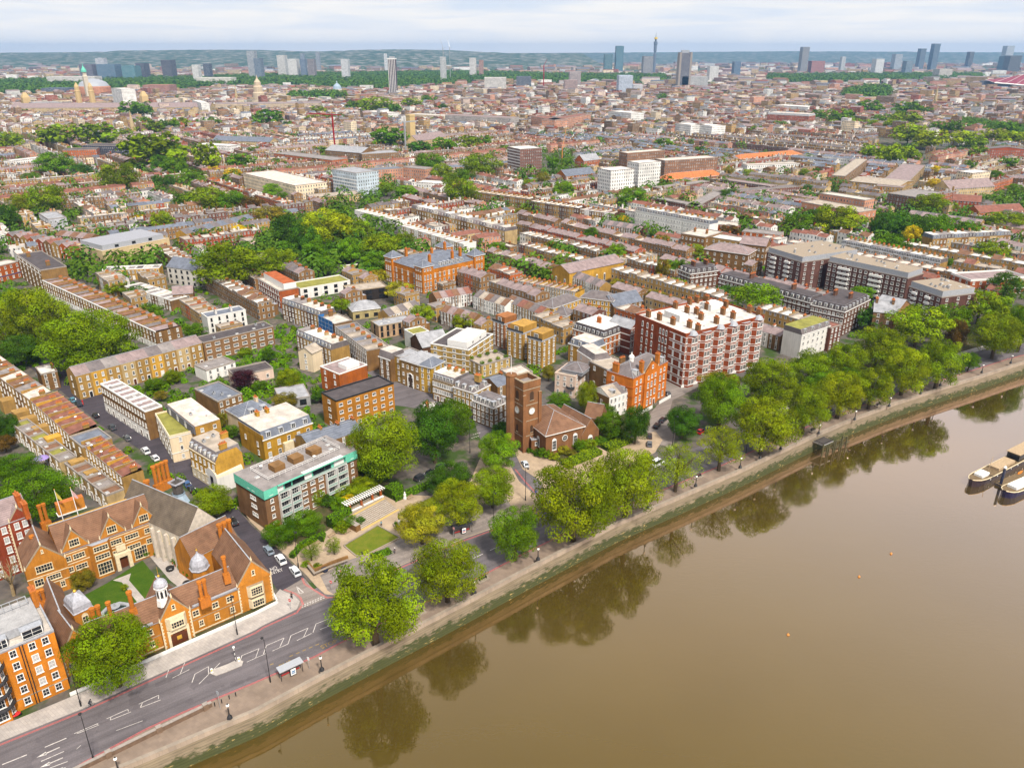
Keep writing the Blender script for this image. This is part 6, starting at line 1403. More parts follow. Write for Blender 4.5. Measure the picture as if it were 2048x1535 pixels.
poly('pavement',[(640,1150),(690,1122),(716,1113),(730,1113),(800,1077),(850,1052),(910,1030),(1010,990),(1035,1035),(992,1052),(930,1074),(835,1114),(790,1134),(668,1188),(655,1180)],0.150,'asphalt_pale')
poly('planting_bed',[(556,1060),(640,1012),(712,960),(720,935),(800,975),(770,990),(690,1030),(655,1060),(600,1090)],0.17,'soil')
a,b,c=P(713,1037,.6),P(787,997,.6),P(720,1058,.2);u,n=dirs(a,b);Ls=(b-a).length;run=abs((P(720,1058,.15)-P(713,1037,1.2)).dot(n))
st=empty('garden_steps',(P(720,1058,.15).x,P(720,1058,.15).y,.15),math.atan2(u.y,u.x),'broad flight of pale steps rising from the garden to the pergola terrace','steps')
for i in range(8):
 mb=MB();mb.box(0,i*.62,0,Ls*.98,(i+1)*.62-.01 if i<7 else 9.0,.16*(i+1),'step_stone');add('step',mb,st)
 mb=MB();mb.box(0,i*.62+.02,.16*(i+1)+.002,Ls*.98,i*.62+.16,.16*(i+1)+.006,'mark_white');add('step_nosing',mb,st)
mb=MB();mb.box(0,-1.0,-.02,Ls,-.3,.012,'tactile');add('tactile_strip',mb,st);mb=MB();mb.box(0,5.1,1.283,Ls,5.8,1.292,'tactile');add('tactile_strip',mb,st)
mb=MB();mb.box(-1.6,-.4,-.1,-.05,5.4,1.9,'brick','kerb');add('flank_wall',mb,st,color=BR['brown'])
pa,pb=P(690,1009,4.0),P(764,974,4.0);u,n=dirs(pa,pb);Lp=(pb-pa).length
pg=empty('pergola',(pa.x,pa.y,1.2),math.atan2(u.y,u.x),'white slatted pergola on brick posts above the garden steps','pergola')
for i in range(18):
 mb=MB();x=Lp*i/17;mb.box(x-.14,-1.3,2.86,x+.14,1.5,3.05,'white');add('slat',mb,pg)
mb=MB();mb.box(-.2,-.1,2.66,Lp+.2,.15,2.85,'white');add('beam',mb,pg)
for f in(.12,.42,.72,.95):
 mb=MB();mb.box(Lp*f-.25,-.25,0,Lp*f+.25,.3,2.65,'brick');add('post',mb,pg,color=BR['rust'])
for f in(.25,.57,.85):
 mb=MB();mb.box(Lp*f-1.7,-.9,0,Lp*f+1.7,-.4,.5,'white');add('ledge',mb,pg)
def bench(px,py,along,label,base=.15,kind='wood',plinth=0.0,name='bench'):
 p=P(px,py,base);q=P(*along,base);u,n=dirs(p,q)
 o=empty(name,(p.x,p.y,base),math.atan2(u.y,u.x),label,'bench')
 if plinth:mb=MB();mb.box(-1.7,-.8,0,1.7,.8,plinth,'granite');add('plinth',mb,o)
 m=kind
 mb=MB()
 for i in range(3):mb.box(-1.1,-.28+i*.2,plinth+.42,1.1,-.12+i*.2,plinth+.47,m)
 add('seat',mb,o)
 mb=MB();mb.box(-1.1,.32,plinth+.55,1.1,.37,plinth+.68,m);mb.box(-1.1,.36,plinth+.74,1.1,.41,plinth+.9,m);add('backrest',mb,o)
 for x in(-1.0,0.98):mb=MB();mb.box(x-.04,-.28,plinth,x+.04,.36,plinth+.41,m);mb.box(x-.05,.3,plinth+.42,x+.05,.40,plinth+.92,m);mb.box(x-.05,-.28,plinth+.58,x+.05,.29,plinth+.64,m);add('leg',mb,o)
 return o
for x,y,q,lb in[(664,1072,(672,1067),'pale park bench backing on the hedge, left of the ivy pillar'),(695,1065,(703,1060),'pale park bench at the foot of the flank wall of the steps'),(634,1089,(642,1084),'pale park bench tucked into the curved hedge'),(821,996,(829,991),'pale park bench beside the white statue')]:bench(x,y,q,lb,kind='wood_pale')
for x,y,q,lb in[(966,1160,(976,1155),'dark bench on a stone plinth opposite the garden lawn tree'),(838,1228,(848,1223),'dark bench on a plinth half hidden by the biggest plane tree'),(1626,862,(1636,857),'dark bench on a plinth behind the wooden jetty'),(1757,811,(1766,807),'dark bench on a plinth under the small third-bench plane tree'),(1834,784,(1843,780),'dark bench on a plinth downstream of the sapling'),(1397,955,(1407,950),'dark bench on a plinth by the first airy tree')]:bench(x,y,q,lb,kind='black',plinth=.35,name='promenade_bench')
p=P(810,998);o=empty('statue',(p.x,p.y,.15),.4,'small white statue at the top of the garden by the hedge','statue')
mb=MB();mb.lathe([(.5,0),(.5,.5),(.42,.6),(.36,1.1),(.42,1.5),(.28,1.8),(.14,1.95),(.20,2.15),(.16,2.4),(.02,2.5)],'white',9);add('figure',mb,o)
p=P(799,1053);o=empty('statue',(p.x,p.y,.15),.4,'dark bronze figure on a white column in a diamond planter','statue')
mb=MB();mb.ring(-1.5,-1.5,1.5,1.5,.3,0,.6,'granite');mb.box(-1.2,-1.2,0,1.2,1.2,.5,'soil');add('planter',mb,o)
mb=MB();mb.lathe([(.42,.5),(.38,.6),(.30,2.2),(.38,2.3)],'white',10);add('column',mb,o)
mb=MB();mb.lathe([(.30,2.3),(.24,3.0),(.30,3.4),(.22,3.7),(.10,3.85),(.15,4.0),(.12,4.2),(.01,4.28)],'bronze',8);add('figure',mb,o)
for k in range(4):add('foliage',MID[k],o,(.8*(-1)**k,.8*(1 if k<2 else-1),.75),k,KIND['mid'][0],.5)
for pix,w,h,lb in[(((583,1112),(600,1092)),1.3,1.3,'low clipped hedge, lowest stretch of the curved garden hedge'),(((601,1090),(641,1070)),1.3,1.4,'low clipped hedge, upper stretch of the curved garden hedge'),(((641,1078),(646,1066)),1.4,1.7,'knob-ended clipped hedge closing the curved garden hedge'),(((744,1113),(781,1100)),1.8,1.2,'low clipped hedge between the lawn and the road pavement'),(((658,1044),(698,1020)),2.6,3.2,'tall dark clipped hedge block left of the pergola'),(((788,996),(862,966)),1.8,1.7,'long clipped hedge between the garden and the parked off-road car'),(((776,985),(800,972)),3.5,3.0,'tall dense hedge block behind the pergola end')]:hedge(pix,w,h,lb,color=KIND['mid'][0])
for x,y,w,h,k,lb in[(562,1066,62,56,'mid','big rounded shrub at the near corner of the green-topped flats'),(612,1045,64,52,'mid','big dark shrub below the flats balconies'),(634,995,30,38,'plane','tall shrub against the brick wall of the flats'),(655,1000,30,26,'dark','dark rounded shrub beside the flats'),(678,1008,36,30,'mid','shrub left of the pergola slats'),(688,984,40,24,'plane','fern-like bright shrub by the flats'),(697,998,26,16,'yellow','yellow flowering shrub behind the pergola'),(725,974,54,26,'lime','lime climbing plants over the pergola back'),(742,962,40,22,'plane','shrub behind the far end of the pergola'),(545,1052,26,20,'willow','cream flowering shrub at the flats corner'),(706,940,30,60,'plane','climber up the right end of the flats'),(690,1042,40,24,'mid','ivy mound at the flank wall'),(683,1054,26,26,'plane','ivy pillar between two pale benches'),(720,1040,20,16,'dark','small ivy clump on the steps wall'),(760,945,50,34,'dark','shaded shrubs under the large spreading plane tree'),(735,935,40,26,'mid','laurel beside the flats end wall'),(635,1132,18,12,'plane','small bush in the walled corner bed'),(612,1127,18,12,'plane','small bush beside the lamp of the garden corner'),(690,1075-60,24,18,'olive','olive shrub in front of the flats')]:
 tree(x,y,w,h,k,lb,'garden shrubs by the green-topped flats','shrub','near' if w>50 else 'mid','garden_shrub')
tree(621,1100,46,42,'plane','spindly sapling in the paved corner of the garden',None,'tree','open','sapling');tree(667,1090,34,36,'plane','slender sapling beside the lawn corner',None,'tree','open','sapling')
mb=MB();kerbline(mb,[(614,1131),(628,1147),(664,1131),(697,1119)],.14,1.3,.5,'brick',False);o=tag(add('garden_wall',mb,color=BR['brown']),'low brick wall with stone coping round the raised garden corner','wall')
mb=MB();kerbline(mb,[(613.5,1130.5),(628,1148),(664,1132),(697.5,1120)],1.31,1.42,.6,'granite',False);add('coping',mb,o)
p=P(650,1142);o=empty('planter',(p.x,p.y,.15),0,'round dark blue planter on the pavement by the low garden wall','planter');mb=MB();mb.lathe([(.75,0),(.95,.55),(.9,.75),(.2,.8)],'navy',12);add('bowl',mb,o)
def lamp_proto(kind,H):
 o=empty('street_lamp' if kind=='tall' else 'embankment_lamp',(0,0,0),0,'lamp','street lamp')
 if kind=='tall':
  mb=MB();mb.lathe([(.16,0),(.16,1.4),(.09,1.5),(.06,H)],'black',8);add('column',mb,o)
  mb=MB();mb.tube((0,0,H-.1),(.9,0,H+.1),.05,.04,'black',5);add('arm',mb,o)
  mb=MB();mb.lathe([(.05,H+.1),(.32,H-.05),(.34,H-.15),(.2,H-.35),(.02,H-.4)],'black',8,.95,0);add('lantern',mb,o)
 else:
  mb=MB();mb.box(-.45,-.45,0,.45,.45,.25,'granite');mb.lathe([(.55,.25),(.42,.45),(.50,.65),(.25,1.0),(.14,1.25),(.11,2.5),(.16,2.6),(.08,2.75),(.08,3.2)],'black',10);add('column',mb,o)
  mb=MB();mb.ball((0,0,3.5),.33,'globe',10,6);add('globe',mb,o)
  mb=MB();mb.lathe([(.2,3.76),(.1,3.9),(.02,4.1)],'black',8);add('cap',mb,o)
 return o
def place(proto,first,x,y,z,rz,label,group,cat=None):
 o=proto if first else copy_tree(proto)
 o.location=(x,y,z);o.rotation_euler=(0,0,rz);o['label']=label;o['group']=group
 return o
lp=lamp_proto('globe',4)
where=['at the lower edge of the view','near the low brick road wall','behind the silver-roofed bus shelter','under the biggest plane tree','beside the lawn bench','beside the narrow plane tree','past the wide plane tree','by the planted island tree','between the two airy trees','left of the lime tinted plane','just upstream of the jetty','at the jetty gate','downstream of the bare trunk plane','by the third promenade bench','under the yellowish plane','before the small sapling','at the bend near the right edge','rightmost at the far bend']
for i,(x,y)in enumerate([(238,1545),(460,1437),(644,1341),(806,1257),(949,1186),(1076,1120),(1295,1017),(1391,973),(1480,936),(1520,917),(1561,899),(1637,868),(1709,840),(1778,813),(1841,788),(1880,772),(1963,746),(2021,727)]):
 p=P(x,y,1.2);place(lp,i==0,p.x,p.y,1.2,.6,'black globe lamp on the river parapet, '+where[i],'globe lamps along the river parapet')
lt=lamp_proto('tall',11.0)
for i,(x,y,r,w)in enumerate([(188,1522,2.3,'on the river side by the road arrows'),(162,1411,-.8,'in front of the round pavement tree'),(475,1268,-.8,'before the gatehouse range'),(541,1363,2.3,'left of the silver-roofed bus shelter'),(987,1052,-.8,'right of the dark bus shelter'),(597,1134,-.8,'at the curved garden hedge'),(1051,1000,-.8,'at the church street mouth'),(1492,905,2.3,'beyond the airy trees'),(1660,830,-.8,'half hidden among promenade planes'),(1775,770,-.8,'by the second row planes'),(1345,890,-.8,'on the traffic island'),(940,905,1,'under the dense dark pair of trees')]):
 p=P(x,y,.14);place(lt,i==0,p.x,p.y,.14,r,'tall black street lamp '+w,'tall black street lamps')
 if y<1150 and i not in(4,):[0]
def sign(px,py,h,label,shape,col,base=.14):
 p=P(px,py,base);o=empty('road_sign',(p.x,p.y,base),-.4,label,'sign');mb=MB();mb.tube((0,0,0),(0,0,h),.05,.05,'steel',6);add('pole',mb,o)
 mb=MB()
 if shape=='disc':
  mb.lathe([(.38,0),(.38,.05),(.01,.051)],'paint',16);f=add('plate',mb,o,(0,-.06,h-.3),color=col);f.rotation_euler=(math.pi/2,0,0)
  mb=MB();mb.box(-.26,-.07,.055,.26,.07,.06,'white');add('bar',mb,f)
 else:
  mb.box(-.25,-.04,h-.8,.25,.04,h,'paint');add('plate',mb,o,color=col)
 return o
sign(664,1181,3.0,'round red no entry sign at the garden side of the NO ENTRY street','disc',(0.6,0.02,0.02));sign(582,1218,3.0,'round red no entry sign on the white kerb corner by the brick hall','disc',(0.6,0.02,0.02))
sign(619,1337,3.2,'bus stop post with white flag beside the silver-roofed shelter','flag',(0.6,0.6,0.6));sign(908,1074,3.2,'bus stop post with red and white flag beside the dark shelter','flag',(0.6,0.3,0.28));sign(1071,998,3.0,'blue sign post at the church street corner','flag',(0.03,0.08,0.4));sign(441,1417,4.6,'slim grey information post behind the low brick road wall','flag',(0.25,0.27,0.3));sign(725,1120,2.6,'thin black post on the pavement in front of the lawn','flag',(0.03,0.03,0.03))
def shelter(pa,pb,label,roofc,dark,sgn):
 a,b=P(*pa,.14),P(*pb,.14);u,n=dirs(a,b);L=(b-a).length
 o=empty('bus_shelter',(a.x,a.y,.14),math.atan2(u.y,u.x),label,'bus shelter');n=1
 mb=MB();mb.box(-.3,-.3,2.5,L+.3,1.7,2.66,'paint');add('roof',mb,o,color=roofc)
 for x in(0,L*.5,L):mb=MB();mb.tube((x,1.3,0),(x,1.3,2.5),.06,.06,'black',6);add('post',mb,o)
 for x in(0,L):mb=MB();mb.tube((x,.0,0),(x,.0,2.5),.06,.06,'black',6);add('post',mb,o)
 mb=MB();mb.box(.05,1.26,.3,L-.05,1.29,2.2,'shelter_glass');add('glass',mb,o)
 mb=MB();mb.box(L*.42,-.05,.25,L*.42+1.3,.12,2.1,'black');mb.box(L*.42+.1,-.07,.4,L*.42+1.2,-.055,1.95,'globe');mb.box(L*.42+.25,-.09,.7,L*.42+1.05,-.075,1.0,'poster_red' if dark else 'poster_blue');mb.box(L*.42+.25,-.09,1.1,L*.42+1.05,-.075,1.5,'poster_blue');add('advert_panel',mb,o)
 mb=MB();mb.box(.3,.9,.5,L-.3,1.2,.56,'poster_red');add('seat',mb,o)
 return o
shelter((564,1362),(606,1342),'bus shelter with a silver grey roof and lit advert on the promenade',(0.36,0.37,0.40),0,1);shelter((909,1073),(944,1063),'dark roofed bus shelter with red seats on the garden side pavement',(0.05,0.05,0.055),1,-1)
isl=[(418,1346),(432,1351),(447,1346),(484,1331),(487,1322),(476,1318),(455,1328),(425,1339)]
slab('traffic_island',[W2(x,y,.02)for x,y in isl][::-1],.02,.16,'pave_grey','kerb')
p=P(472,1322,.16);o=empty('crossing_beacon',(p.x,p.y,.16),0,'black and white crossing beacon with a pale globe on the road island','beacon')
for k in range(6):mb=MB();mb.tube((0,0,k*.6),(0,0,k*.6+.6),.07,.07,'black' if k%2==0 else 'white',8);add('pole',mb,o)
mb=MB();mb.ball((0,0,3.85),.27,'globe',10,6);add('globe',mb,o)
for x,y,lb in((478,1321,'white and yellow lit bollard at the beacon end of the road island'),(424,1344,'white and yellow lit bollard at the lower end of the road island')):
 p=P(x,y,.16);o=empty('lit_bollard',(p.x,p.y,.16),.6,lb,'bollard');mb=MB();mb.box(-.22,-.15,0,.22,.15,1.0,'globe');add('body',mb,o);mb=MB();mb.box(-.16,-.17,.45,.16,-.155,.85,'yellow_paint');add('panel',mb,o)
for i,(x,y)in enumerate([(430,1411),(444,1405),(459,1397),(472,1391)]):
 p=P(x,y,.14);o=empty('bollard',(p.x,p.y,.14),0,'short black bollard on the promenade, %s from the brick wall end'%ORD[i],'bollard','black bollards by the low road wall');mb=MB();mb.lathe([(.1,0),(.1,.8),(.13,.82),(.13,.95),(.03,1.05)],'black',8);add('body',mb,o)
a,b=P(120,1560,.14),P(424,1411,.14);u,n=dirs(a,b);L=(b-a).length
o=empty('road_wall',(a.x,a.y,.02),math.atan2(u.y,u.x),'low brown stone wall with square piers between the road and the promenade','wall')
mb=MB();mb.box(0,-.25,0,L,.2,1.15,'stone');add('wall',mb,o,color=(0.17,0.11,0.075));mb=MB();mb.box(0,-.35,1.16,L,.3,1.3,'kerb');add('coping',mb,o)
for f in(.30,.63,.955):mb=MB();mb.box(L*f-.5,-.5,0,L*f+.5,.45,1.55,'stone','kerb');add('pier',mb,o,color=(0.19,0.125,0.085))
def loft(mb,secs,mat,close=True):
 for A,B in zip(secs,secs[1:]):
  n=len(A)
  for i in range(n):j=(i+1)%n;mb.face([A[i],A[j],B[j],B[i]],mat)
 mb.face(secs[0][::-1],mat);mb.face(secs[-1],mat)
def car_proto(name,L=4.4,Wd=1.8,hb=.92,hr=1.47,van=False):
 o=empty(name,(0,0,0),0,'car','car');mb=MB();h=L/2;w=Wd/2
 def sec(x,z0,z1,ww):return[(x,-ww,z0),(x,ww,z0),(x,ww*1.0,(z0+z1)/2),(x,ww*.93,z1),(x,-ww*.93,z1),(x,-ww,(z0+z1)/2)]
 loft(mb,[sec(-h,.35,hb*.72,w*.86),sec(-h+.12,.25,hb*.95,w*.95),sec(-h*.55,.2,hb,w),sec(h*.3,.2,hb*.98,w),sec(h*.62,.2,hb*.88,w*.99),sec(h-.15,.25,hb*.76,w*.93),sec(h,.35,hb*.62,w*.84)],'gloss')
 add('body',mb,o)
 r0,r1,f1,f0=(-h+.25,-h+(.45 if van else.75),h*.18,h*.52)
 def cab(x,z,ww):return[(x,-ww,z),(x,ww,z)]
 mb=MB();lo,hi=w*.90,w*.72
 B=[(r0,-lo,hb-.02),(f0,-lo,hb*.95),(f0,lo,hb*.95),(r0,lo,hb-.02)];T=[(r1,-hi,hr-.05),(f1,-hi,hr-.05),(f1,hi,hr-.05),(r1,hi,hr-.05)]
 for i in range(4):j=(i+1)%4;mb.face([B[i],B[j],T[j],T[i]],'glass')
 add('window',mb,o)
 mb=MB();mb.prism([(r1-.08,-hi-.03),(f1+.08,-hi-.03),(f1+.08,hi+.03),(r1-.08,hi+.03)],hr-.05,hr,'gloss',None,True)
 for y in(-1,1):
  for xb,xt in((r0+.05,r1+.02),(0,-.05),(f0-.03,f1)):mb.tube((xb,y*(lo+.005),hb*.96),(xt,y*(hi+.01),hr-.03),.05,.045,'gloss',4)
 add('roof',mb,o)
 for x in(-h*.60,h*.62):
  for y in(-w*.93,w*.93):
   mb=MB();s_=-1 if y<0 else 1;mb.tube((0,-.1,0),(0,.1,0),.32,.32,'rubber',12);wh=add('wheel',mb,o,(x,y,.32));mb=MB();mb.tube((0,s_*.10,0),(0,s_*.115,0),.20,.18,'steel',10);add('rim',mb,wh)
 for y in(-w*.6,w*.6):
  mb=MB();mb.box(-.03,-.17,-.07,.05,.17,.07,'globe');add('headlight',mb,o,(h-.06,y,hb*.66));mb=MB();mb.box(-.05,-.14,-.08,.03,.14,.08,'red_lamp');add('tail_light',mb,o,(-h+.08,y,hb*.78))
 return o
PROT={'hatch':car_proto('parked_car',4.1,1.75,.92,1.46),'saloon':car_proto('parked_car',4.6,1.8,.90,1.42),'suv':car_proto('parked_car',4.7,1.9,1.05,1.72),'van':car_proto('parked_van',5.2,2.0,1.2,2.3,True)}
USED=set()
def car(px,py,ahead,kind,col,label,group=None,base=.03):
 p,q=P(px,py,.6),P(*ahead,.6);u,n=dirs(p,q)
 o=PROT[kind]if kind not in USED else copy_tree(PROT[kind]);USED.add(kind)
 o.location=(p.x,p.y,base);o.rotation_euler=(0,0,math.atan2(u.y,u.x));o['label']=label;o['category']='van' if kind=='van' else 'car'
 if group:o['group']=group
 for ch in o.children:
  if ch.name.startswith(('body','roof')):ch.color=(col[0],col[1],col[2],1)
 return o
S,WHT,BLK,BLU,GRY,RED=(0.42,0.44,0.47),(0.75,0.75,0.76),(0.012,0.012,0.014),(0.02,0.08,0.22),(0.10,0.11,0.12),(0.35,0.015,0.015)
CG='cars parked along the near streets'
for x,y,q,k,c,lb in[(537,1099,(525,1083),'saloon',(0.22,0.27,0.33),'grey blue estate car, rearmost of the three beside the NO ENTRY lettering'),(561,1118,(549,1102),'suv',WHT,'white car with a dark sunroof, middle of the three by the NO ENTRY lettering'),(590,1141,(578,1125),'saloon',(0.62,0.63,0.66),'silver white saloon nearest the main road by the NO ENTRY lettering'),(467,1042,(455,1025),'saloon',BLK,'black car beside the blank side wall of the green-topped flats'),(374,967,(362,952),'hatch',BLU,'blue hatchback behind the lead lantern of the great hall'),(383,977,(371,962),'hatch',BLK,'black hatchback tailing the blue one behind the lead lantern'),(291,901,(279,889),'suv',WHT,'white car at the near end of the parked-car street'),(310,915,(298,903),'hatch',WHT,'white car half hidden by the four-flue orange chimney'),(254,875,(242,862),'saloon',GRY,'dark grey car opposite the white terrace entrance steps'),(224,854,(212,841),'suv',(0.05,0.06,0.07),'big dark car in the middle of the parked-car street'),(191,830,(179,818),'hatch',BLK,'black car opposite the far end of the white terrace'),(157,807,(145,795),'suv',(0.02,0.03,0.05),'dark navy car beside the red post box'),(145,799,(133,788),'hatch',(0.10,0.25,0.33),'pale teal car behind the navy car by the red post box'),(100,765,(89,755),'saloon',(0.06,0.055,0.06),'charcoal car at the corner of the garden square'),(89,757,(78,748),'hatch',S,'silver car second from the garden square corner'),(79,750,(68,741),'saloon',S,'silver car third from the garden square corner'),(41,724,(31,716),'saloon',BLK,'black car under the great square-garden tree, nearer the corner'),(34,719,(24,711),'hatch',(0.03,0.03,0.035),'black car under the great square-garden tree, farther from the corner'),(20,709,(10,702),'hatch',(0.02,0.15,0.33),'bright blue car near the left edge by the square garden'),(10,702,(0,695),'saloon',RED,'dark red car at the left edge by the square garden'),(1050,927,(1042,915),'hatch',(0.50,0.55,0.60),'pale blue silver hatchback driving up the church street'),(841,954,(856,946),'suv',(0.03,0.03,0.035),'black off-road car with roof rails at the hedge'),(862,944,(877,936),'hatch',BLK,'black car nose to tail with the off-road car'),(882,932,(897,924),'hatch',(0.04,0.05,0.05),'dark car half under the dark tree by the hedge'),(1314,850,(1320,842),'saloon',BLK,'black car nearer the church on the inner road'),(1326,839,(1334,832),'saloon',(0.02,0.015,0.02),'black car nearer the orange house on the inner road'),(1299,871,(1299,860),'hatch',(0.03,0.03,0.03),'dark car on the church side of the inner road'),(1299,887,(1299,876),'hatch',GRY,'grey car at the low end of the inner road'),(1336,787,(1330,778),'hatch',(0.07,0.07,0.08),'grey car beside the orange town house steps'),(1316,926,(1330,919),'van',WHT,'white van behind the airy tree on the embankment road'),(1417,857,(1425,853),'hatch',(0.02,0.06,0.25),'blue car between tree trunks on the embankment road'),(1402,862,(1408,858),'hatch',RED,'red car between tree trunks on the embankment road')]:
 car(x,y,q,k,c,lb,CG)
p=P(166,808,.14);o=empty('post_box',(p.x,p.y,.14),0,'red pillar post box on the pavement of the parked-car street','post box');mb=MB();mb.lathe([(.28,0),(.25,.15),(.25,1.4),(.30,1.45),(.26,1.6),(.05,1.68)],'poster_red',10);add('body',mb,o)
def person(px,py,face,label,top,legs,hair=(0.03,0.02,0.015),walk=.25,base=.15,hat=None,sit=False,name='person'):
 p=P(px,py,base);q=P(*face,base);u,n=dirs(p,q)
 pts=[(0,0,.95),(0,0,1.15),(0,.01,1.40),(0,.02,1.50),(0,.03,1.60),(0,.03,1.72),(-.17,0,1.40),(-.23,-.06-walk*.3,1.12),(-.22,.06-walk*.4,.88),(.17,0,1.40),(.23,-.02+walk*.3,1.12),(.22,.10+walk*.4,.90),(-.09,0,.88),(-.10,walk*.5,.48),(-.10,walk*.7,.06),(-.10,walk*.7+.16,.03),(.09,0,.88),(.10,-walk*.4,.48),(.10,-walk*.9,.06),(.10,-walk*.9+.16,.03)]
 ed=[(0,1),(1,2),(2,3),(3,4),(4,5),(2,6),(6,7),(7,8),(2,9),(9,10),(10,11),(0,12),(12,13),(13,14),(14,15),(0,16),(16,17),(17,18),(18,19)]
 rad=[.15,.14,.16,.06,.085,.09,.065,.045,.035,.065,.045,.035,.095,.065,.05,.04,.095,.065,.05,.04]
 def skin(nm,idx,grow,mat,par,col):
  me=bpy.data.meshes.new(nm);k={v:i for i,v in enumerate(idx)}
  me.from_pydata([pts[i]for i in idx],[(k[a],k[b])for a,b in ed if a in k and b in k],[]);me.materials.append(M(mat))
  ob=add(nm,me,par,color=col);ob.modifiers.new('skin','SKIN')
  for i,v in enumerate(idx):me.skin_vertices[0].data[i].radius=(rad[v]+grow,(rad[v]+grow)*(.75 if v<3 else 1))
  me.skin_vertices[0].data[0].use_root=True
  m2=ob.modifiers.new('smooth','SUBSURF');m2.levels=m2.render_levels=1
  return ob
 o=empty(name,(p.x,p.y,base),math.atan2(u.y,u.x)-math.pi/2,label,'person')
 skin('body',list(range(20)),0,'skin',o,(1,1,1));skin('jacket',[0,1,2,6,7,9,10],.025,'cloth',o,top);skin('trousers',[0,12,13,14,16,17,18],.02,'cloth',o,legs)
 mb=MB();mb.ball((0,.01,1.68),.125,'cloth',8,5);add('hat' if hat else 'hair',mb,o,color=hat or hair)
 return o
person(763,1052,(770,1060),'person in a bright blue jacket walking beside the lawn corner',(0.02,0.30,0.45),(0.02,0.02,0.03));person(790,1106,(800,1100),'person in a dark jacket and white hat on the road pavement',(0.03,0.05,0.08),(0.05,0.05,0.06),hat=(0.75,0.72,0.7));person(683,1150,(676,1156),'person in a red top by the garden entrance steps',(0.6,0.03,0.02),(0.04,0.04,0.05));person(584,1196,(578,1186),'person in dark clothes crossing at the white kerb corner',(0.02,0.02,0.03),(0.02,0.02,0.025));person(1232,905,(1240,900),'person in dark clothes between the two broad hedges',(0.03,0.03,0.04),(0.03,0.03,0.04),base=.15)
p,q=P(181,1412,.03),P(196,1405,.03);u,n=dirs(p,q);bk=empty('bicycle',(p.x,p.y,.03),math.atan2(u.y,u.x),'dark bicycle ridden along the land-side kerb','bicycle')
for x in(-.52,.52):
 mb=MB();
 for k in range(16):a0,a1=k*math.pi/8,(k+1)*math.pi/8;mb.tube((x+.33*math.cos(a0),0,.34+.33*math.sin(a0)),(x+.33*math.cos(a1),0,.34+.33*math.sin(a1)),.022,.022,'rubber',4)
 add('wheel',mb,bk)
mb=MB();[mb.tube(a,b,.02,.02,'steel',5)for a,b in(((-.52,0,.34),(-.1,0,.32)),((-.1,0,.32),(-.2,0,.85)),((-.2,0,.8),(.38,0,.82)),((.38,0,.85),(.52,0,.34)),((-.1,0,.32),(.38,0,.75)),((-.52,0,.34),(-.2,0,.78)))];add('frame',mb,bk)
mb=MB();mb.tube((.36,-.28,.98),(.36,.28,.98),.02,.02,'black',5);mb.tube((.37,0,.82),(.36,0,.98),.02,.02,'black',5);add('handlebar',mb,bk);mb=MB();mb.box(-.32,-.07,.86,-.08,.07,.92,'black');add('saddle',mb,bk)
def rider():
 o=empty('person',(p.x,p.y,.03),math.atan2(u.y,u.x),'person in dark clothes and helmet riding the bicycle','person')
 pts=[(-.2,0,.98),(0,0,1.25),(.14,0,1.42),(.22,0,1.5),(.28,0,1.62),(.12,-.18,1.38),(.28,-.22,1.15),(.40,-.22,1.02),(.12,.18,1.38),(.28,.22,1.15),(.40,.22,1.02),(-.16,-.1,.92),(.12,-.12,.72),(-.05,-.12,.28),(.08,-.12,.22),(-.16,.1,.92),(.18,.12,.85),(.02,.12,.48),(.16,.12,.44)]
 ed=[(0,1),(1,2),(2,3),(3,4),(2,5),(5,6),(6,7),(2,8),(8,9),(9,10),(0,11),(11,12),(12,13),(13,14),(0,15),(15,16),(16,17),(17,18)]
 rad=[.15,.15,.15,.06,.10,.065,.045,.04,.065,.045,.04,.09,.065,.05,.04,.09,.065,.05,.04]
 me=bpy.data.meshes.new('body');me.from_pydata(pts,ed,[]);me.materials.append(M('cloth'));ob=add('body',me,o,color=(0.018,0.02,0.03));ob.modifiers.new('skin','SKIN')
 for i,r in enumerate(rad):me.skin_vertices[0].data[i].radius=(r,r)
 me.skin_vertices[0].data[0].use_root=True;m2=ob.modifiers.new('smooth','SUBSURF');m2.levels=m2.render_levels=1
 mb=MB();mb.ball((.28,0,1.68),.14,'cloth',8,5,.8);add('helmet',mb,o,color=(0.02,0.02,0.03))
rider()
p,q=P(33,1433,.14),P(41,1429,.14);u,n=dirs(p,q);mo=empty('motorcycle',(p.x,p.y,.14),math.atan2(u.y,u.x),'motorcycle with a bright red fairing by the lower left flats','motorcycle')
for x in(-.7,.7):mb=MB();mb.tube((x,-.09,.32),(x,.09,.32),.32,.32,'rubber',12);add('wheel',mb,mo)
mb=MB();loft(mb,[[(x,-w_,z0),(x,w_,z0),(x,w_*.7,z1),(x,-w_*.7,z1)]for x,w_,z0,z1 in((-.95,.12,.7,.95),(-.4,.2,.45,.85),(.1,.24,.4,1.0),(.55,.22,.5,1.1),(.85,.1,.6,.9))],'gloss');add('fairing',mb,mo,color=(0.6,0.02,0.02));mb=MB();mb.box(-.7,-.16,.87,.05,.16,.97,'rubber');add('saddle',mb,mo);mb=MB();mb.tube((.5,-.38,1.12),(.5,.38,1.12),.025,.025,'black',5);add('handlebar',mb,mo)
p=P(85,922,3);o=empty('parasol',(p.x,p.y,2.6),0,'round purple parasol over a garden terrace left of the red roofs','parasol');mb=MB();mb.lathe([(2.2,1.6),(1.2,2.05),(.02,2.35)],'cloth',10,cap=False);add('canopy',mb,o,color=(0.30,0.22,0.50));mb=MB();mb.tube((0,0,-2.5),(0,0,2.3),.05,.05,'white',6);add('pole',mb,o)
a,b=P(1630,880,0),P(1672,862,0);u,n=dirs(a,b);L=(b-a).length
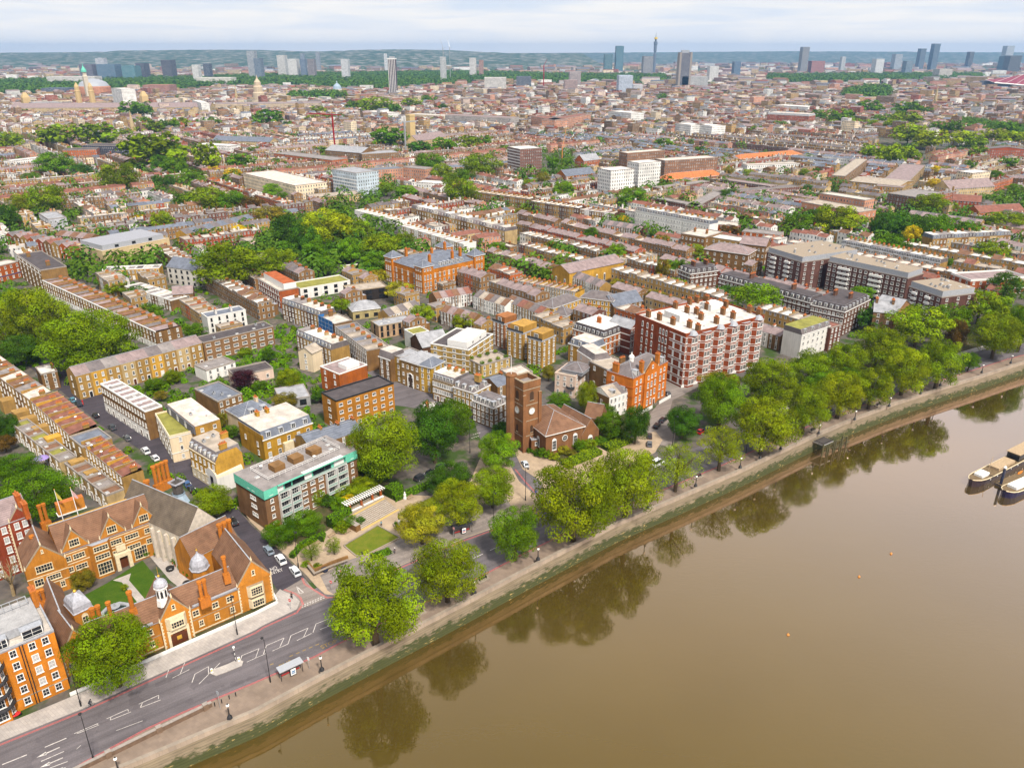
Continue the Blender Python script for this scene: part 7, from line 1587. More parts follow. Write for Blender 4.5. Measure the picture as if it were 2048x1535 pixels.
o=empty('jetty',(a.x,a.y,0),math.atan2(u.y,u.x),'old timber jetty of dark piles against the river wall','jetty')
mb=MB();mb.box(0,-3.2,-.9,L*.5,.6,-.6,'steel','dark_timber');mb.ring(0,-3.2,L*.5,-.1,.08,.0,.1,'black');add('deck',mb,o)
for i in range(8):mb=MB();x=-.5+i*(L+1)/7;mb.tube((x,-3.6-(i%2)*.5,-5.5),(x,-3.6-(i%2)*.5,.1-(i%3)*.5),.28,.25,'wet_timber',7);add('pile',mb,o)
for z in(-1.6,-3.2):mb=MB();mb.box(-.5,-3.4,z,L+1,-3.1,z+.3,'wet_timber');add('brace',mb,o)
mb=MB();mb.tube((L*.6,-2.5,-4.5),(L+3,-3.8,-3.2),.22,.2,'wet_timber',6);add('brace',mb,o)
def barge(pa,pb,width,hull_h,label,hullc,deckc):
 a,b=P(*pa,WATER_Z+hull_h),P(*pb,WATER_Z+hull_h);u,n=dirs(a,b);L=(b-a).length
 o=empty('barge',(a.x,a.y,WATER_Z),math.atan2(u.y,u.x),label,'boat');w=width/2;mb=MB();secs=[]
 for f,k,sh in((0,.22,.7),(.02,.5,.6),(.06,.8,.42),(.12,.97,.25),(.22,1,.1),(.8,1,0),(.93,.95,.15),(1,.6,.35)):
  x=L*f;z=hull_h+sh;secs.append([(x+(.5 if f<.05 else 0),-w*k*.86,-.5),(x+(.5 if f<.05 else 0),w*k*.86,-.5),(x,w*k,z),(x,-w*k,z)])
 loft(mb,secs,'gloss');add('hull',mb,o,color=hullc)
 mb=MB()
 for A,B in zip(secs,secs[1:]):
  for i in(2,3):mb.tube(A[i],B[i],.14,.14,'cream',5)
 add('gunwale',mb,o)
 mb=MB();d=[(s_[3][0],s_[3][1]*.94,s_[3][2]-.05)for s_ in secs];e_=[(s_[2][0],s_[2][1]*.94,s_[2][2]-.05)for s_ in secs]
 for i in range(len(d)-1):mb.face([d[i],d[i+1],e_[i+1],e_[i]],'wood')
 add('deck',mb,o,(0,0,.08))
 return o,L,w
o,L,w=barge((1941,962),(2075,893),4.8,1.9,'black hulled houseboat barge with a wooden deck and wheelhouse, upper of the two',(0.03,0.02,0.03),None)
mb=MB();mb.box(L*.1,-w*.55,2.0,L*.2,w*.55,3.0,'globe','globe');add('hatch_cover',mb,o);mb=MB();mb.box(L*.32,-w*.7,2.0,L*.56,w*.7,2.9,'wood_pale');add('cabin',mb,o);mb=MB();mb.box(L*.6,-w*.8,2.0,L*.95,w*.8,4.4,'glass','wood_pale');mb.box(L*.59,-w*.9,4.41,L*.97,w*.9,4.6,'wood_pale');add('wheelhouse',mb,o);mb=MB();mb.tube((L*.24,0,2),(L*.26,0,7.5),.1,.06,'wood_pale',6);add('mast',mb,o)
for k in range(6):mb=MB();mb.tube((L*(.18+.1*k),-w-.02,1.3),(L*(.18+.1*k),-w+.05,1.3),.22,.22,'globe',10);add('porthole',mb,o)
o,L,w=barge((2008,984),(2110,939),4.6,1.8,'dark blue hulled barge with a long white cabin roof, lower of the two',(0.012,0.012,0.05),None)
mb=MB();mb.box(L*.14,-w*.62,1.9,L*.5,w*.62,2.9,'globe','globe');add('cabin',mb,o);mb=MB();mb.box(L*.55,-w*.6,1.9,L*.8,w*.6,3.6,'cream');add('wheelhouse',mb,o)
a,b=P(1998,968,-3.6),P(2070,935,-3.6);u,n=dirs(a,b);o=empty('pontoon',(a.x,a.y,WATER_Z),math.atan2(u.y,u.x),'floating mooring pontoon with wooden planks between the two barges','pontoon');mb=MB();mb.box(0,-1.2,-.3,(b-a).length,1.2,.9,'dark_timber','wood');add('deck',mb,o)
p=P(2000,972,WATER_Z);o=empty('mooring_pile',(p.x,p.y,WATER_Z),0,'tall steel mooring pile with a white cap between the barges','mooring pile');mb=MB();mb.tube((0,0,-1),(0,0,6.5),.4,.4,'navy',10);add('post',mb,o);mb=MB();mb.lathe([(.5,6.5),(.5,6.8),(.05,7.3)],'white',10);add('cap',mb,o)
p=P(2040,945,-3.6);o=empty('kayak',(p.x,p.y,-3.6),.6,'orange kayak lying on the mooring pontoon','kayak');mb=MB();loft(mb,[[(x,-k,0),(x,k,0),(x,k*.7,.35),(x,-k*.7,.35)]for x,k in((-1.6,.05),(-.8,.3),(0,.36),(.8,.3),(1.6,.05))],'gloss');add('hull',mb,o,color=(0.7,0.2,0.01))
for i,(x,y,w_)in enumerate([(1782,1107,'nearest the barges'),(1718,1153,'between the other two'),(1576,1269,'lowest and nearest to the viewer')]):
 p=P(x,y,WATER_Z);o=empty('buoy',(p.x,p.y,WATER_Z),0,'small orange mooring buoy on the brown water, '+w_,'buoy','orange mooring buoys');mb=MB();mb.lathe([(.02,-.2),(.3,-.1),(.34,.15),(.2,.35),(.08,.4),(.05,.6)],'orange_paint',10);add('float',mb,o)
for nm,a,b,h,n,d,wl,rt,rf,ds in[('the terrace beside the walled wood',(709,420),(794,441),9,9,10,['white'],'para',('grit','pale'),'white stucco'),('the mixed terrace behind the orange school',(795,449),(927,488),9,15,10,['white','stock'],'para',('grit','mauve','pale'),None),('the tall terrace above the orange school',(822,416),(1010,463),10,16,11,['stock','brown','stock','buff'],'mansard',('slate','pale','mauve'),'brown brick rear'),('the brown terrace left of the white towers',(934,381),(1060,398),11,13,10,['brown','stock'],'v',('pale','grit'),'brown brick rear'),('the dark terrace behind the golden bush',(1062,402),(1158,416),11,10,10,['dark','brown','stock'],'v',('pale','white'),'dark brick rear'),('the yellow gable-ended rear terrace',(1159,418),(1229,427),10,7,11,['brown','white','dark','stock'],'v',('grit','mauve'),None),('the tall white stucco terrace behind the rooftops',(1271,421),(1419,449),11.5,14,10,['white'],'mansard',('slate','blue'),'white stucco'),('the slate roofed row below the golden bush',(1204,448),(1281,460),7,8,9,['brown','dark'],'gablex',('slate','mauve'),None),('the rear row beside the yellow gabled hall',(1029,560),(1151,584),7.5,12,9,['stock','brown','yellow'],'v',('mauve','grit'),'brown brick rear'),('the mews row under the yellow gabled hall',(1141,552),(1200,574),6.5,6,8,['white','brown','stock'],'gablex',('slate','mauve'),None),('the row beside the yellow gabled hall',(1235,522),(1315,508),7.5,6,9,['stock','buff'],'para',('pale','grit'),None),('the terrace behind the dark brown flats',(1683,487),(1880,527),8,20,9,['white','stock'],'mansard',('blue','slate','zinc'),None),('the mansard row behind the umbrella pine',(1866,478),(2022,470),10.5,11,10,['stock','brown','buff'],'mansard',('blue','slate','dark'),'grey-brown brick'),('the slate row beside the dark trees',(1815,428),(1960,448),7,11,11,['stock','brown'],'gablex',('mauve','slate'),None),('the white house row above the church roof',(946,592),(1010,612),6.5,6,9,['white','brown','white'],'gablex',('slate','grit','brown'),None),('the cottages behind the modern terracotta house',(873,598),(945,586),6.5,6,9,['brown','white','dark'],'gablex',('brown','mauve','tile'),None),('the cottages beside the black house',(778,632),(842,612),6,5,8,['stock','white','yellow'],'gablex',('slate','grit'),None),('the dark cottages beside the white-banded flats',(880,622),(945,640),6.5,5,8,['dark','brown','dark'],'gablex',('brown','mauve'),None),('the brown row behind the white house row',(1010,602),(1080,628),7,6,9,['brown','stock'],'gablex',('brown','slate','tile'),None),('the yellow brick villas above the walled wood',(372,468),(508,436),8,10,10,['yellow','stock','yellow','buff'],'gablex',('slate','blue'),None),('the gabled row below the glass box',(10,470),(150,498),8,9,10,['red','brown','stock','rust'],'gabley',('slate','mauve','tile'),'red gabled brick'),('the brown roofs beside the cream flats',(110,470),(178,478),8,5,10,['brown','dark'],'gablex',('brown','mauve'),None)]:
 terrace(nm,a,b,None,h,n,walls=wl,depth=d,roof=rt,floors=3,cols=2,rf=rf,desc=ds,parapet='white' if 'white' in wl else None)
for lb,ct,a,b,c,h,wl,rt,rf,kw in[('yellow brick gabled hall with round-arched windows and a long mauve roof','hall',(1104,535),(1139,546),(1224,517),9,'yellow','gabley','mauve',dict(rh=3.2,style='arch',cols={'F':2,'R':7},n=1,win=(1.4,3.6))),('yellow brick almshouse wing with slate hip and tall gabled bay, left one','house',(1106,616),(1160,598),None,9,'yellow','hip','slate',dict(depth=9,n=3,cols={'F':7})),('yellow brick almshouse wing with slate hip, right one','house',(1161,594),(1226,602),None,9,'yellow','hip','slate',dict(depth=9,n=3,cols={'F':8})),('low yellow brick wing under a long slate roof in front of the almshouses','house',(1053,618),(1134,632),None,6,'yellow','hip','slate',dict(depth=9,n=2,cols={'F':7})),('blue roofed house with two roof windows beside the almshouses','house',(1228,612),(1285,600),None,7,'brown','gablex','blue',dict(depth=11,rh=4)),('brown hipped mansion block behind the white-banded wing','apartment block',(1409,497),(1496,509),None,11,'brown','hip','mauve',dict(depth=15,rh=3.4)),('brown brick mansion with pale flat roof above the olive trees','apartment block',(1362,466),(1410,474),(1440,462),12,'brown','flat','pale',dict(ch=((.2,.5),(.7,.5)))),('white-roofed brown mansion right of the tall white terrace','apartment block',(1412,472),(1478,482),None,11,'stock','flat','white',dict(depth=12)),('brown gabled mansion with slate roof left of the dark brown flats','apartment block',(1480,486),(1532,492),None,12,'brown','gablex','mauve',dict(depth=12,rh=3.5,ch=((.2,.5),(.8,.5)))),('red brick school-like block with white roof lights behind the white terrace','apartment block',(1420,447),(1475,452),None,9,'rust','flat','pale',dict(depth=14)),('rust brick long low block right of the white stucco terrace','apartment block',(1484,462),(1560,470),None,8,'rust','flat','felt',dict(depth=12)),('salmon brick flats with stepped white-edged roof terraces','apartment block',(1604,403),(1718,424),None,14,'salmon','flat','grit',dict(depth=20,clut=8)),('upper stepped storeys of the salmon brick flats','apartment block',(1640,386),(1730,400),None,17,'salmon','flat','pale',dict(depth=13,clut=6)),('dark brown flats with balconies right of the salmon flats','apartment block',(1776,386),(1832,394),(1870,382),15,(0.15,0.07,0.045),'flat','felt',{}),('brown brick school block facing the big round tree','school',(1298,394),(1394,412),None,8,'maroon','flat','felt',dict(depth=10)),('brown brick school side wing','school',(1395,412),(1456,380),None,8,'maroon','flat','felt',dict(depth=10)),('brown brick school rear wing','school',(1320,376),(1420,362),None,8,'maroon','flat','felt',dict(depth=9)),('long brown school range with two rows of white windows','school',(1440,358),(1540,372),None,9,'maroon','flat','mauve',dict(depth=12)),('second long brown school range behind','school',(1445,385),(1600,372),None,8,'maroon','flat','slate',dict(depth=11)),('bright orange tiled hall beside the brown cliff-like flats','hall',(1336,360),(1446,350),None,6,'rust','hip','orange',dict(depth=16,rh=5)),('nearer of the two white towers with brown strips','tower block',(1196,336),(1222,341),(1254,334),24,'white','flat','white',{}),('farther of the two white towers with brown strips','tower block',(1255,322),(1278,326),(1309,320),26,'white','flat','white',{}),('cliff-like brown mansion block behind the white towers','apartment block',(1310,317),(1330,321),(1394,307),22,(0.21,0.10,0.05),'flat','pinkish',{}),('cliff-like brown mansion wing running behind the white towers','apartment block',(1255,306),(1330,300),None,20,(0.24,0.11,0.05),'flat','pinkish',dict(depth=14)),('red brick chapel with steep slate gable','chapel',(1168,322),(1200,318),None,10,'rust','gablex','zinc',dict(depth=14,rh=6)),('orange brick hall with blue slate roof left of the white towers','hall',(1132,352),(1190,346),None,9,'orange','gablex','blue',dict(depth=16,rh=5)),('tall maroon tower with white balconies','tower block',(1015,293),(1040,298),(1062,291),27,'maroon','flat','white',dict(bands=[3,6,9,12,15,18,21,24],bh=.9)),('peach office with curved stair tower','office',(745,340),(806,336),None,13,'salmon','flat','blue',dict(depth=16)),('peach office block with grey roof next to the park trees','office',(806,334),(850,338),None,14,'salmon','flat','felt',dict(depth=15)),('blue and white glass slab office','office',(664,338),(712,346),(747,339),22,(0.45,0.52,0.58),'flat','zinc',dict(bands=[3,6,9,12,15],bh=.9)),('pale stone office terrace with terracotta roof strips','office',(486,346),(590,371),(638,360),13,'cream','flat','pinkish',{}),('low pavilion with a broad pale flat roof','office',(622,395),(722,387),None,7,'buff','flat','grit',dict(depth=18)),('low white flat roofed school by the trees','school',(832,364),(884,367),None,8,'white','flat','white',dict(depth=16)),('brown brick works with long grey glass roofs','works',(650,300),(722,306),None,14,'brown','gablex','zinc',dict(depth=26,rh=5)),('second brown brick works with a stepped gable','works',(724,308),(798,304),None,14,'brown','flat','zinc',dict(depth=24)),('red brick department block left of the works','works',(547,306),(664,320),None,11,'rust','flat','felt',dict(depth=22)),('red finned block with a black roof','office',(125,300),(192,298),None,15,'rust','flat','dark',dict(depth=20)),('black roofed theatre-like building behind the red finned block','office',(165,290),(247,292),None,17,(0.03,0.035,0.06),'flat','dark',dict(depth=24)),('white rendered block at the left beyond the dark trees','apartment block',(22,322),(92,314),None,11,'white','flat','white',dict(depth=14)),('long blue-grey roofed school with blue gables','school',(425,280),(540,284),None,9,'buff','gablex','blue',dict(depth=20,rh=5)),('glass fronted white office by the school','office',(390,288),(458,292),None,12,'white','flat','white',dict(depth=20)),('frosted glass box house among slate roofs','house',(77,426),(96,438),(126,430),11,(0.50,0.50,0.54),'flat','zinc',{}),('red brick mansion cliff with many gables, left end','apartment block',(1062,232),(1108,240),None,22,'salmon','flat','tile',dict(depth=24)),('red brick mansion cliff with many gables, right end','apartment block',(1109,240),(1182,228),None,22,'salmon','flat','tile',dict(depth=22)),('square white hotel block behind small trees','hotel',(1217,222),(1262,226),None,24,'white','flat','white',dict(depth=30)),('left white stepped block of a pair','apartment block',(1351,246),(1382,250),None,20,'white','flat','white',dict(depth=26)),('right white stepped block of a pair','apartment block',(1390,248),(1424,252),None,20,'white','flat','white',dict(depth=26)),('big red brick mansion with grey mansard left of the avenue trees','apartment block',(1535,228),(1618,232),None,22,'red','mansard','zinc',dict(depth=30)),('gleaming white glazed office behind the big red mansion','office',(1548,210),(1616,214),None,16,'white','flat','white',dict(depth=40)),('long grey and white government-like block','office',(890,230),(1020,236),None,20,'grey','flat','mauve',dict(depth=30)),('cream flat block with roof terrace left of the long grey block','office',(815,228),(888,232),None,14,'cream','flat','pale',dict(depth=30)),('white modern flats in two steps','apartment block',(727,222),(776,226),None,16,'white','flat','white',dict(depth=26)),('stone museum front with two romanesque towers','museum',(20,216),(420,214),None,16,'buff','gablex','mauve',dict(depth=40,rh=8)),('pale stone museum with long red brick side','museum',(430,208),(640,206),None,18,(0.5,0.38,0.26),'flat','mauve',dict(depth=60)),('grey clad museum annex','museum',(68,206),(122,204),None,22,(0.42,0.42,0.46),'flat','zinc',dict(depth=40)),('white slab block at the avenue corner','apartment block',(384,200),(402,206),None,26,'white','flat','white',dict(depth=16)),('tall white block beside the brick concert dome','office',(222,176),(242,178),None,44,'white','flat','white',dict(depth=30)),('orange tiled range right of the pale terraces','house',(1480,318),(1605,308),None,7,'stock','hip','orange',dict(depth=18,rh=4)),('white ended row by the avenue trees','apartment block',(1495,330),(1600,326),None,10,'white','flat','pale',dict(depth=12)),('brown terrace block along the diagonal street, left side','apartment block',(1690,352),(1735,318),None,12,'brown','flat','grit',dict(depth=12)),('terrace block with long roofs between the two diagonal streets','apartment block',(1700,362),(1800,372),None,10,'stock','gablex','grit',dict(depth=40,rh=2)),('terrace block right of the diagonal street','apartment block',(1806,375),(1850,330),None,10,'stock','flat','mauve',dict(depth=22)),('cream gable-ended block near the right edge','apartment block',(1945,346),(1982,342),None,12,'cream','flat','white',dict(depth=16)),('red gabled mansion row at the right edge','apartment block',(1970,298),(2060,300),None,13,'red','gabley','slate',dict(depth=16,rh=3)),('red brick gabled block beside the brown balcony flats','apartment block',(1905,400),(1962,404),None,9,'red','gablex','tile',dict(depth=14,rh=4)),('tan schoolhouse with pointed gables near the right edge','school',(1900,378),(1990,372),None,9,'buff','gablex','mauve',dict(depth=18,rh=6)),('red roofed house cluster at the right edge','house',(1960,425),(2050,420),None,7,'rust','gablex','tile',dict(depth=14,rh=4))]:
 kw=dict(kw);n_=kw.pop('n',3);cl=kw.pop('cols',{'F':6,'R':4})
 block({'house':'house','school':'school','office':'office_block','hall':'hall','museum':'museum','works':'works','tower block':'tower_block','hotel':'hotel','chapel':'chapel'}.get(ct,'flats'),lb,a,b,c,h,n_,cl,wl,rt,ct,rf=rf,**kw)
def far_box(name,label,cat,px,ytop,wpx,D,col,mat='facade',depth=None,extra=None,z0=0):
 k=D*CP/F_PX;x=(px-1024)*k;zt=CAM_H+(105.0-ytop)*k;w=wpx*k;d=depth or w
 o=empty(name,(x,D,z0),0,label,cat);mb=MB();mb.box(-w/2,0,0,w/2,d,zt,mat,'felt');add('shaft',mb,o,color=col)
 return o,w,zt,d
GLB,DKG=(0.05,0.10,0.16),(0.025,0.03,0.04)
for px,yt,w,D,col,lb in[(1240,93,17,4900,(0.03,0.16,0.22),'dark teal glass tower left of the slim telecom mast'),(1218,108,18,4900,(0.02,0.13,0.16),'lower teal block at the foot of the dark teal tower'),(1612,95,15,4700,(0.22,0.22,0.24),'grey latticed slab tower standing alone right of the telecom mast'),(1873,89,13,5800,GLB,'taller dark blue tower of the pair at upper right'),(1847,98,12,5800,GLB,'shorter slanted dark blue tower of the pair at upper right'),(2020,93,17,6300,(0.42,0.46,0.52),'pale grey tower near the right edge of the skyline'),(1945,104,10,6300,DKG,'small dark tower left of the pale skyline tower'),(1800,108,16,5600,(0.36,0.40,0.46),'pale twin slab on the right skyline'),(1824,121,15,4400,(0.13,0.20,0.27),'blue grey mid-rise below the dark blue pair'),(1764,117,18,4300,(0.72,0.72,0.74),'bright white cube among far roofs'),(2035,111,26,5000,DKG,'black block at the right edge of the skyline'),(2020,112,18,5100,(0.03,0.13,0.18),'teal block at the right edge of the skyline'),(885,113,13,3300,(0.50,0.50,0.50),'round pale tower beside two white cranes'),(275,125,20,3600,(0.012,0.02,0.06),'slanted black glass block on the left'),(328,119,22,3600,(0.02,0.02,0.05),'square black glass block with an orange edge on the left'),(408,126,14,3600,(0.02,0.035,0.08),'small black block beside thin cranes'),(190,116,7,4200,(0.6,0.62,0.66),'thin white slab of the far left pair'),(198,115,13,4200,(0.5,0.52,0.58),'ribbed white slab of the far left pair'),(165,127,30,3500,(0.10,0.09,0.14),'dark long office at the far left'),(205,127,42,3500,(0.05,0.14,0.24),'blue glass long office at the far left'),(250,130,30,3500,(0.04,0.20,0.24),'teal long office left of the slanted black block'),(500,102,17,3700,(0.34,0.36,0.40),'unfinished concrete tower with cranes'),(512,116,16,3600,(0.10,0.15,0.22),'glass tower in front of the unfinished one'),(385,128,14,3300,(0.70,0.68,0.66),'cream tower in front of the far left park'),(560,110,18,4000,(0.62,0.60,0.58),'cream slab, left of the white pair'),(582,117,20,3900,(0.74,0.72,0.70),'white slab, right of the cream slab'),(603,117,12,3900,(0.10,0.16,0.26),'blue and white mid-rise beside the white slab'),(619,117,15,3800,(0.20,0.16,0.17),'brown tower right of the white slabs'),(687,117,16,3600,(0.62,0.62,0.64),'white tower with a stepped top in the left centre'),(603,106,8,5200,(0.2,0.24,0.3),'small grey tower below the ridge, left one'),(634,105,8,5200,(0.24,0.26,0.3),'small grey tower below the ridge, right one'),(770,107,6,5200,(0.7,0.7,0.7),'tiny white block on the ridge'),(945,115,15,4000,(0.66,0.62,0.60),'white and brown mid-rise left of the red crane'),(962,119,10,4000,(0.36,0.16,0.10),'brown mid-rise attached to the white one'),(1298,112,22,4200,(0.26,0.25,0.27),'grey slab in front of the telecom mast'),(1152,141,26,2950,(0.34,0.27,0.26),'brown tapered hexagon-like block behind the park trees'),(1144,157,30,2600,(0.34,0.22,0.20),'brown banded office in front of the tapered one'),(1255,148,32,2500,(0.46,0.52,0.64),'white and pale blue glazed tower with dark base'),(1280,165,22,2500,(0.55,0.55,0.58),'white annex beside the pale blue glazed tower'),(1048,150,34,2900,(0.04,0.06,0.10),'dark glass frame blocks by the red crane'),(1432,131,20,3600,(0.70,0.68,0.66),'white office right of the grey tall hotel'),(1478,122,15,4200,(0.05,0.12,0.22),'small blue block on the right skyline'),(1690,113,9,5600,(0.5,0.5,0.5),'thin pale church-like tower on the right'),(1640,121,30,4700,(0.35,0.10,0.08),'red and orange mid-rise cluster'),(1900,136,30,3800,(0.55,0.5,0.45),'cream long block before the right park'),(1395,150,60,2900,(0.42,0.42,0.42),'grey flat block at the foot of the tall hotel'),(990,152,50,2700,(0.62,0.58,0.54),'white stepped hospital-like block'),(90,172,56,2500,(0.05,0.08,0.14),'dark glazed halls left of the green domed tower'),(300,166,60,2500,(0.36,0.13,0.08),'red brick mansions right of the concert dome'),(420,152,80,3100,(0.70,0.66,0.58),'long cream terrace before the far park'),(130,150,110,3100,(0.66,0.62,0.58),'long pale terrace on the far left')]:
 far_box('distant_tower' if w<24 else 'distant_block',lb,'building',px,yt,w*.88,D,tuple(c*.85+.03 for c in col),depth=min(60,w*D*CP/F_PX*1.2))
D=4900;k=D*CP/F_PX;x=(1310-1024)*k;o=empty('telecom_tower',(x,D,0),0,'slim telecom mast tower with a yellow-tinted crown, tallest on the skyline','tower')
mb=MB();mb.lathe([(9,0),(9,110),(6,112),(6,124),(9,126),(9,160),(11,162),(11,176),(7,178)],'tower_glass',12);add('shaft',mb,o);mb=MB();mb.lathe([(9.5,190),(9.5,199),(5,200)],'yellow_paint',12);mb.lathe([(5,177),(5,190)],'black',8);add('crown',mb,o);mb=MB();mb.lathe([(3.5,200),(2,212),(.8,224)],'steel',6);add('mast',mb,o)
o,w,zt,d=far_box('hotel_tower','tall grey and white hotel tower right of the telecom mast','hotel',1373,106,24,2900,(0.10,0.10,0.13));mb=MB();mb.box(-w/2-1,-.8,0,-w*.36,d,zt+2,'kerb');mb.box(w*.36,-.8,0,w/2+1,d,zt+2,'kerb');mb.box(-w*.3,d*.3,zt+.1,w*.3,d*.8,zt+9,'steel');add('flank',mb,o)
o,w,zt,d=far_box('barracks_tower','tall thin ribbed tower with a flared top above the park','tower',782,118,15,2350,(0.13,0.10,0.11),'brick');mb=MB()
for i in range(5):mb.box(-w/2+w*i/4.6,-.7,0,-w/2+w*i/4.6+1.2,-.02,zt,'white')
mb.box(-w/2-1.2,-1.2,zt+.1,w/2+1.2,d+1,zt+3,'white');mb.box(-w*.3,0,zt+3.1,w*.3,d,zt+8,'steel');add('rib',mb,o)
def lathe_thing(name,label,cat,px,py,parts):
 p=P(px,py,0);o=empty(name,(p.x,p.y,0),0,label,cat)
 for nm,prof,mat,n,col in parts:mb=MB();mb.lathe(prof,mat,n);add(nm,mb,o,color=col)
BF=BR['buff']
lathe_thing('domed_tower','pale stone tower with a green copper dome','tower',180,206,[('shaft',[(7,0),(7,62),(8,63),(5.5,66),(5.5,74)],'stone',4,(0.55,0.48,0.38)),('dome',[(6.5,74),(6,79),(3,84),(1,88),(.4,94)],'copper',10,None)])
lathe_thing('concert_hall','round brick concert hall with a grey glass dome','hall',192,196,[('drum',[(44,0),(44,30),(40,32)],'brick',24,BR['salmon']),('dome',[(41,32),(34,42),(20,49),(3,52)],'lead',24,None)])
for px,lb in((163,'left'),(190,'right')):lathe_thing('museum_tower','romanesque stone museum tower, %s of the entrance pair'%lb,'tower',px,224,[('shaft',[(6,0),(6,42),(6.6,43),(5,44),(5,52),(1,60)],'stone',8,BF)])
for px,py,lb in((57,224,'left end'),(292,220,'right end')):lathe_thing('museum_tower','square stone pavilion tower at the %s of the museum front'%lb,'tower',px,py,[('shaft',[(10,0),(10,30),(4,40)],'stone',4,BF)])
lathe_thing('museum_dome','stone wedding-cake dome of the pale museum','dome',520,212,[('drum',[(14,0),(14,30),(11,32),(11,44),(8,46),(8,54),(2,62),(.5,70)],'stone',12,(0.5,0.4,0.28))]);lathe_thing('church_dome','blue grey church dome with small lantern','dome',676,196,[('drum',[(13,0),(13,22),(12.5,24)],'stone',14,(0.5,0.45,0.38)),('dome',[(12.5,24),(11,31),(6,37),(2,39),(1.5,43),(.2,46)],'lead_blue',14,None)])
for px,py,hh,lb in((268,272,38,'pale stone church spire left of the park trees'),(1868,214,50,'grey stone church spire at the end of the avenue'),(1091,197,26,'small white church tower with belfry'),(474,204,40,'thin pale museum spire on the left'),(575,200,30,'tapering stone pinnacle right of the museum dome')):lathe_thing('church_spire',lb,'church',px,py,[('tower',[(4.5,0),(4.5,hh*.35)],'stone',4,BF),('spire',[(4,hh*.35),(.1,hh)],'stone',8,(0.42,0.32,0.18))])
s=Bld('church','pale stone church nave with buttresses beside its square tower','church',(836,283),(892,273),14,None,18,(0.52,0.37,0.17),'facade');s.walls();s.gable('mauve',7,'x');lathe_thing('church_tower','square pale stone gothic tower with corner pinnacles','church',823,286,[('shaft',[(6.5,0),(6.5,36),(7,37),(7,39)],'stone',4,(0.52,0.38,0.18))])
p=P(1985,182,0);q=P(2075,176,0);o=empty('curved_hall',(p.x,p.y,0),0,'sweeping maroon latticed roof rising at the right edge','hall');W_=q.x-p.x;mb=MB()
for i in range(8):
 t0,t1=i/8,(i+1)/8;z=lambda t:34+60*t**1.5;y=lambda t:10*t
 mb.face([(W_*t0,y(t0),26-26*t0*.9),(W_*t1,y(t1),26-26*t1*.9),(W_*t1,60,z(t1)),(W_*t0,60,z(t0))],'maroon_roof')
add('roof',mb,o);mb=MB()
for i in range(9):
 t=i/8
 for t2 in(t+.3,t-.3):
  t2=max(0,min(1,t2));mb.tube((W_*t,10*t-.5,26.5-23*t),(W_*t2,59,34.8+60*t2**1.5),.5,.5,'white',4)
mb.tube((0,0,26),(W_,10,3),2.2,2.2,'white',5);add('lattice',mb,o);mb=MB();mb.box(0,62,0,W_,90,30,'facade');add('wall',mb,o,color=(0.2,0.2,0.26))
def crane(px,py,h,jib,col,label,ang=.2,luff=False,w=.8):
 p=P(px,py,0);o=empty('tower_crane',(p.x,p.y,0),ang,label,'crane');mb=MB();mb.box(-w,-w,0,w,w,h,col);add('mast',mb,o);mb=MB()
 if luff:mb.tube((0,0,h),(jib*.5,0,h+jib*.8),w*.7,w*.4,col,4)
 else:mb.box(-jib*.35,-w*.6,h+.1,jib,w*.6,h+1.4,col);mb.tube((0,0,h+1.4),(0,0,h+6),w*.5,.2,col,4)
 add('jib',mb,o);mb=MB();mb.box(-jib*.35-2,-1.2,h-1.5,-jib*.35+2,1.2,h+.05,'steel');add('counterweight',mb,o)
crane(672,322,52,40,'red_lamp','bright red tower crane with a long jib over the works',2.6,False,.7);crane(812,312,40,20,'steel','white crane mast beside the church',.8,False,.8);crane(1124,332,20,26,'orange_paint','orange crawler crane with a leaning boom',1.2,True,.5);crane(1087,182,80,24,'red_lamp','thin red tower crane by the dark glass blocks',.4,True,1.3)
for px,ang,lb in((888,2.2,'left'),(901,2.0,'right')):crane(px,165,140,46,'steel','thin white luffing crane above the round tower, %s one'%lb,ang,True,1.0)
def inpoly(x,y,pl):
 c=False;j=len(pl)-1
 for i in range(len(pl)):
  if(pl[i][1]>y)!=(pl[j][1]>y)and x<(pl[j][0]-pl[i][0])*(y-pl[i][1])/(pl[j][1]-pl[i][1])+pl[i][0]:c=not c
  j=i
 return c
def wp(pix):return[(P(x,y).x,P(x,y).y)for x,y in pix]
KEEP=[wp(q)for q in[[(-80,640),(0,690),(60,735),(120,775),(170,750),(255,715),(262,690),(90,590),(30,575),(-80,575)],[(-80,690),(440,1030),(570,1190),(-80,1500)],[(440,1030),(640,1020),(740,930),(880,850),(930,800),(1000,850),(1110,745),(1200,745),(1265,830),(1340,730),(1400,690),(1560,740),(2060,600),(2060,760),(1080,1120),(560,1220)],[(500,560),(545,610),(640,690),(760,780),(930,845),(950,820),(870,770),(735,730),(640,655),(520,555)],[(545,470),(640,425),(720,440),(840,490),(770,545),(640,560),(520,555)],[(170,748),(280,830),(350,880),(300,930),(100,795)],[(390,540),(460,490),(515,540),(440,570)],[(1530,460),(1700,420),(1640,480)],[(1740,440),(1920,430),(1920,500),(1740,510)],[(1750,330),(1840,325),(1930,260),(2060,300),(2060,250),(1640,235),(1640,260),(1760,270)],[(1610,470),(1680,330),(1690,330),(1640,470)],[(1800,400),(1850,320),(1862,320),(1816,400)],[(300,912),(440,1020),(490,1000),(330,880)],[(580,800),(680,880),(850,900),(850,780),(700,775)]]]
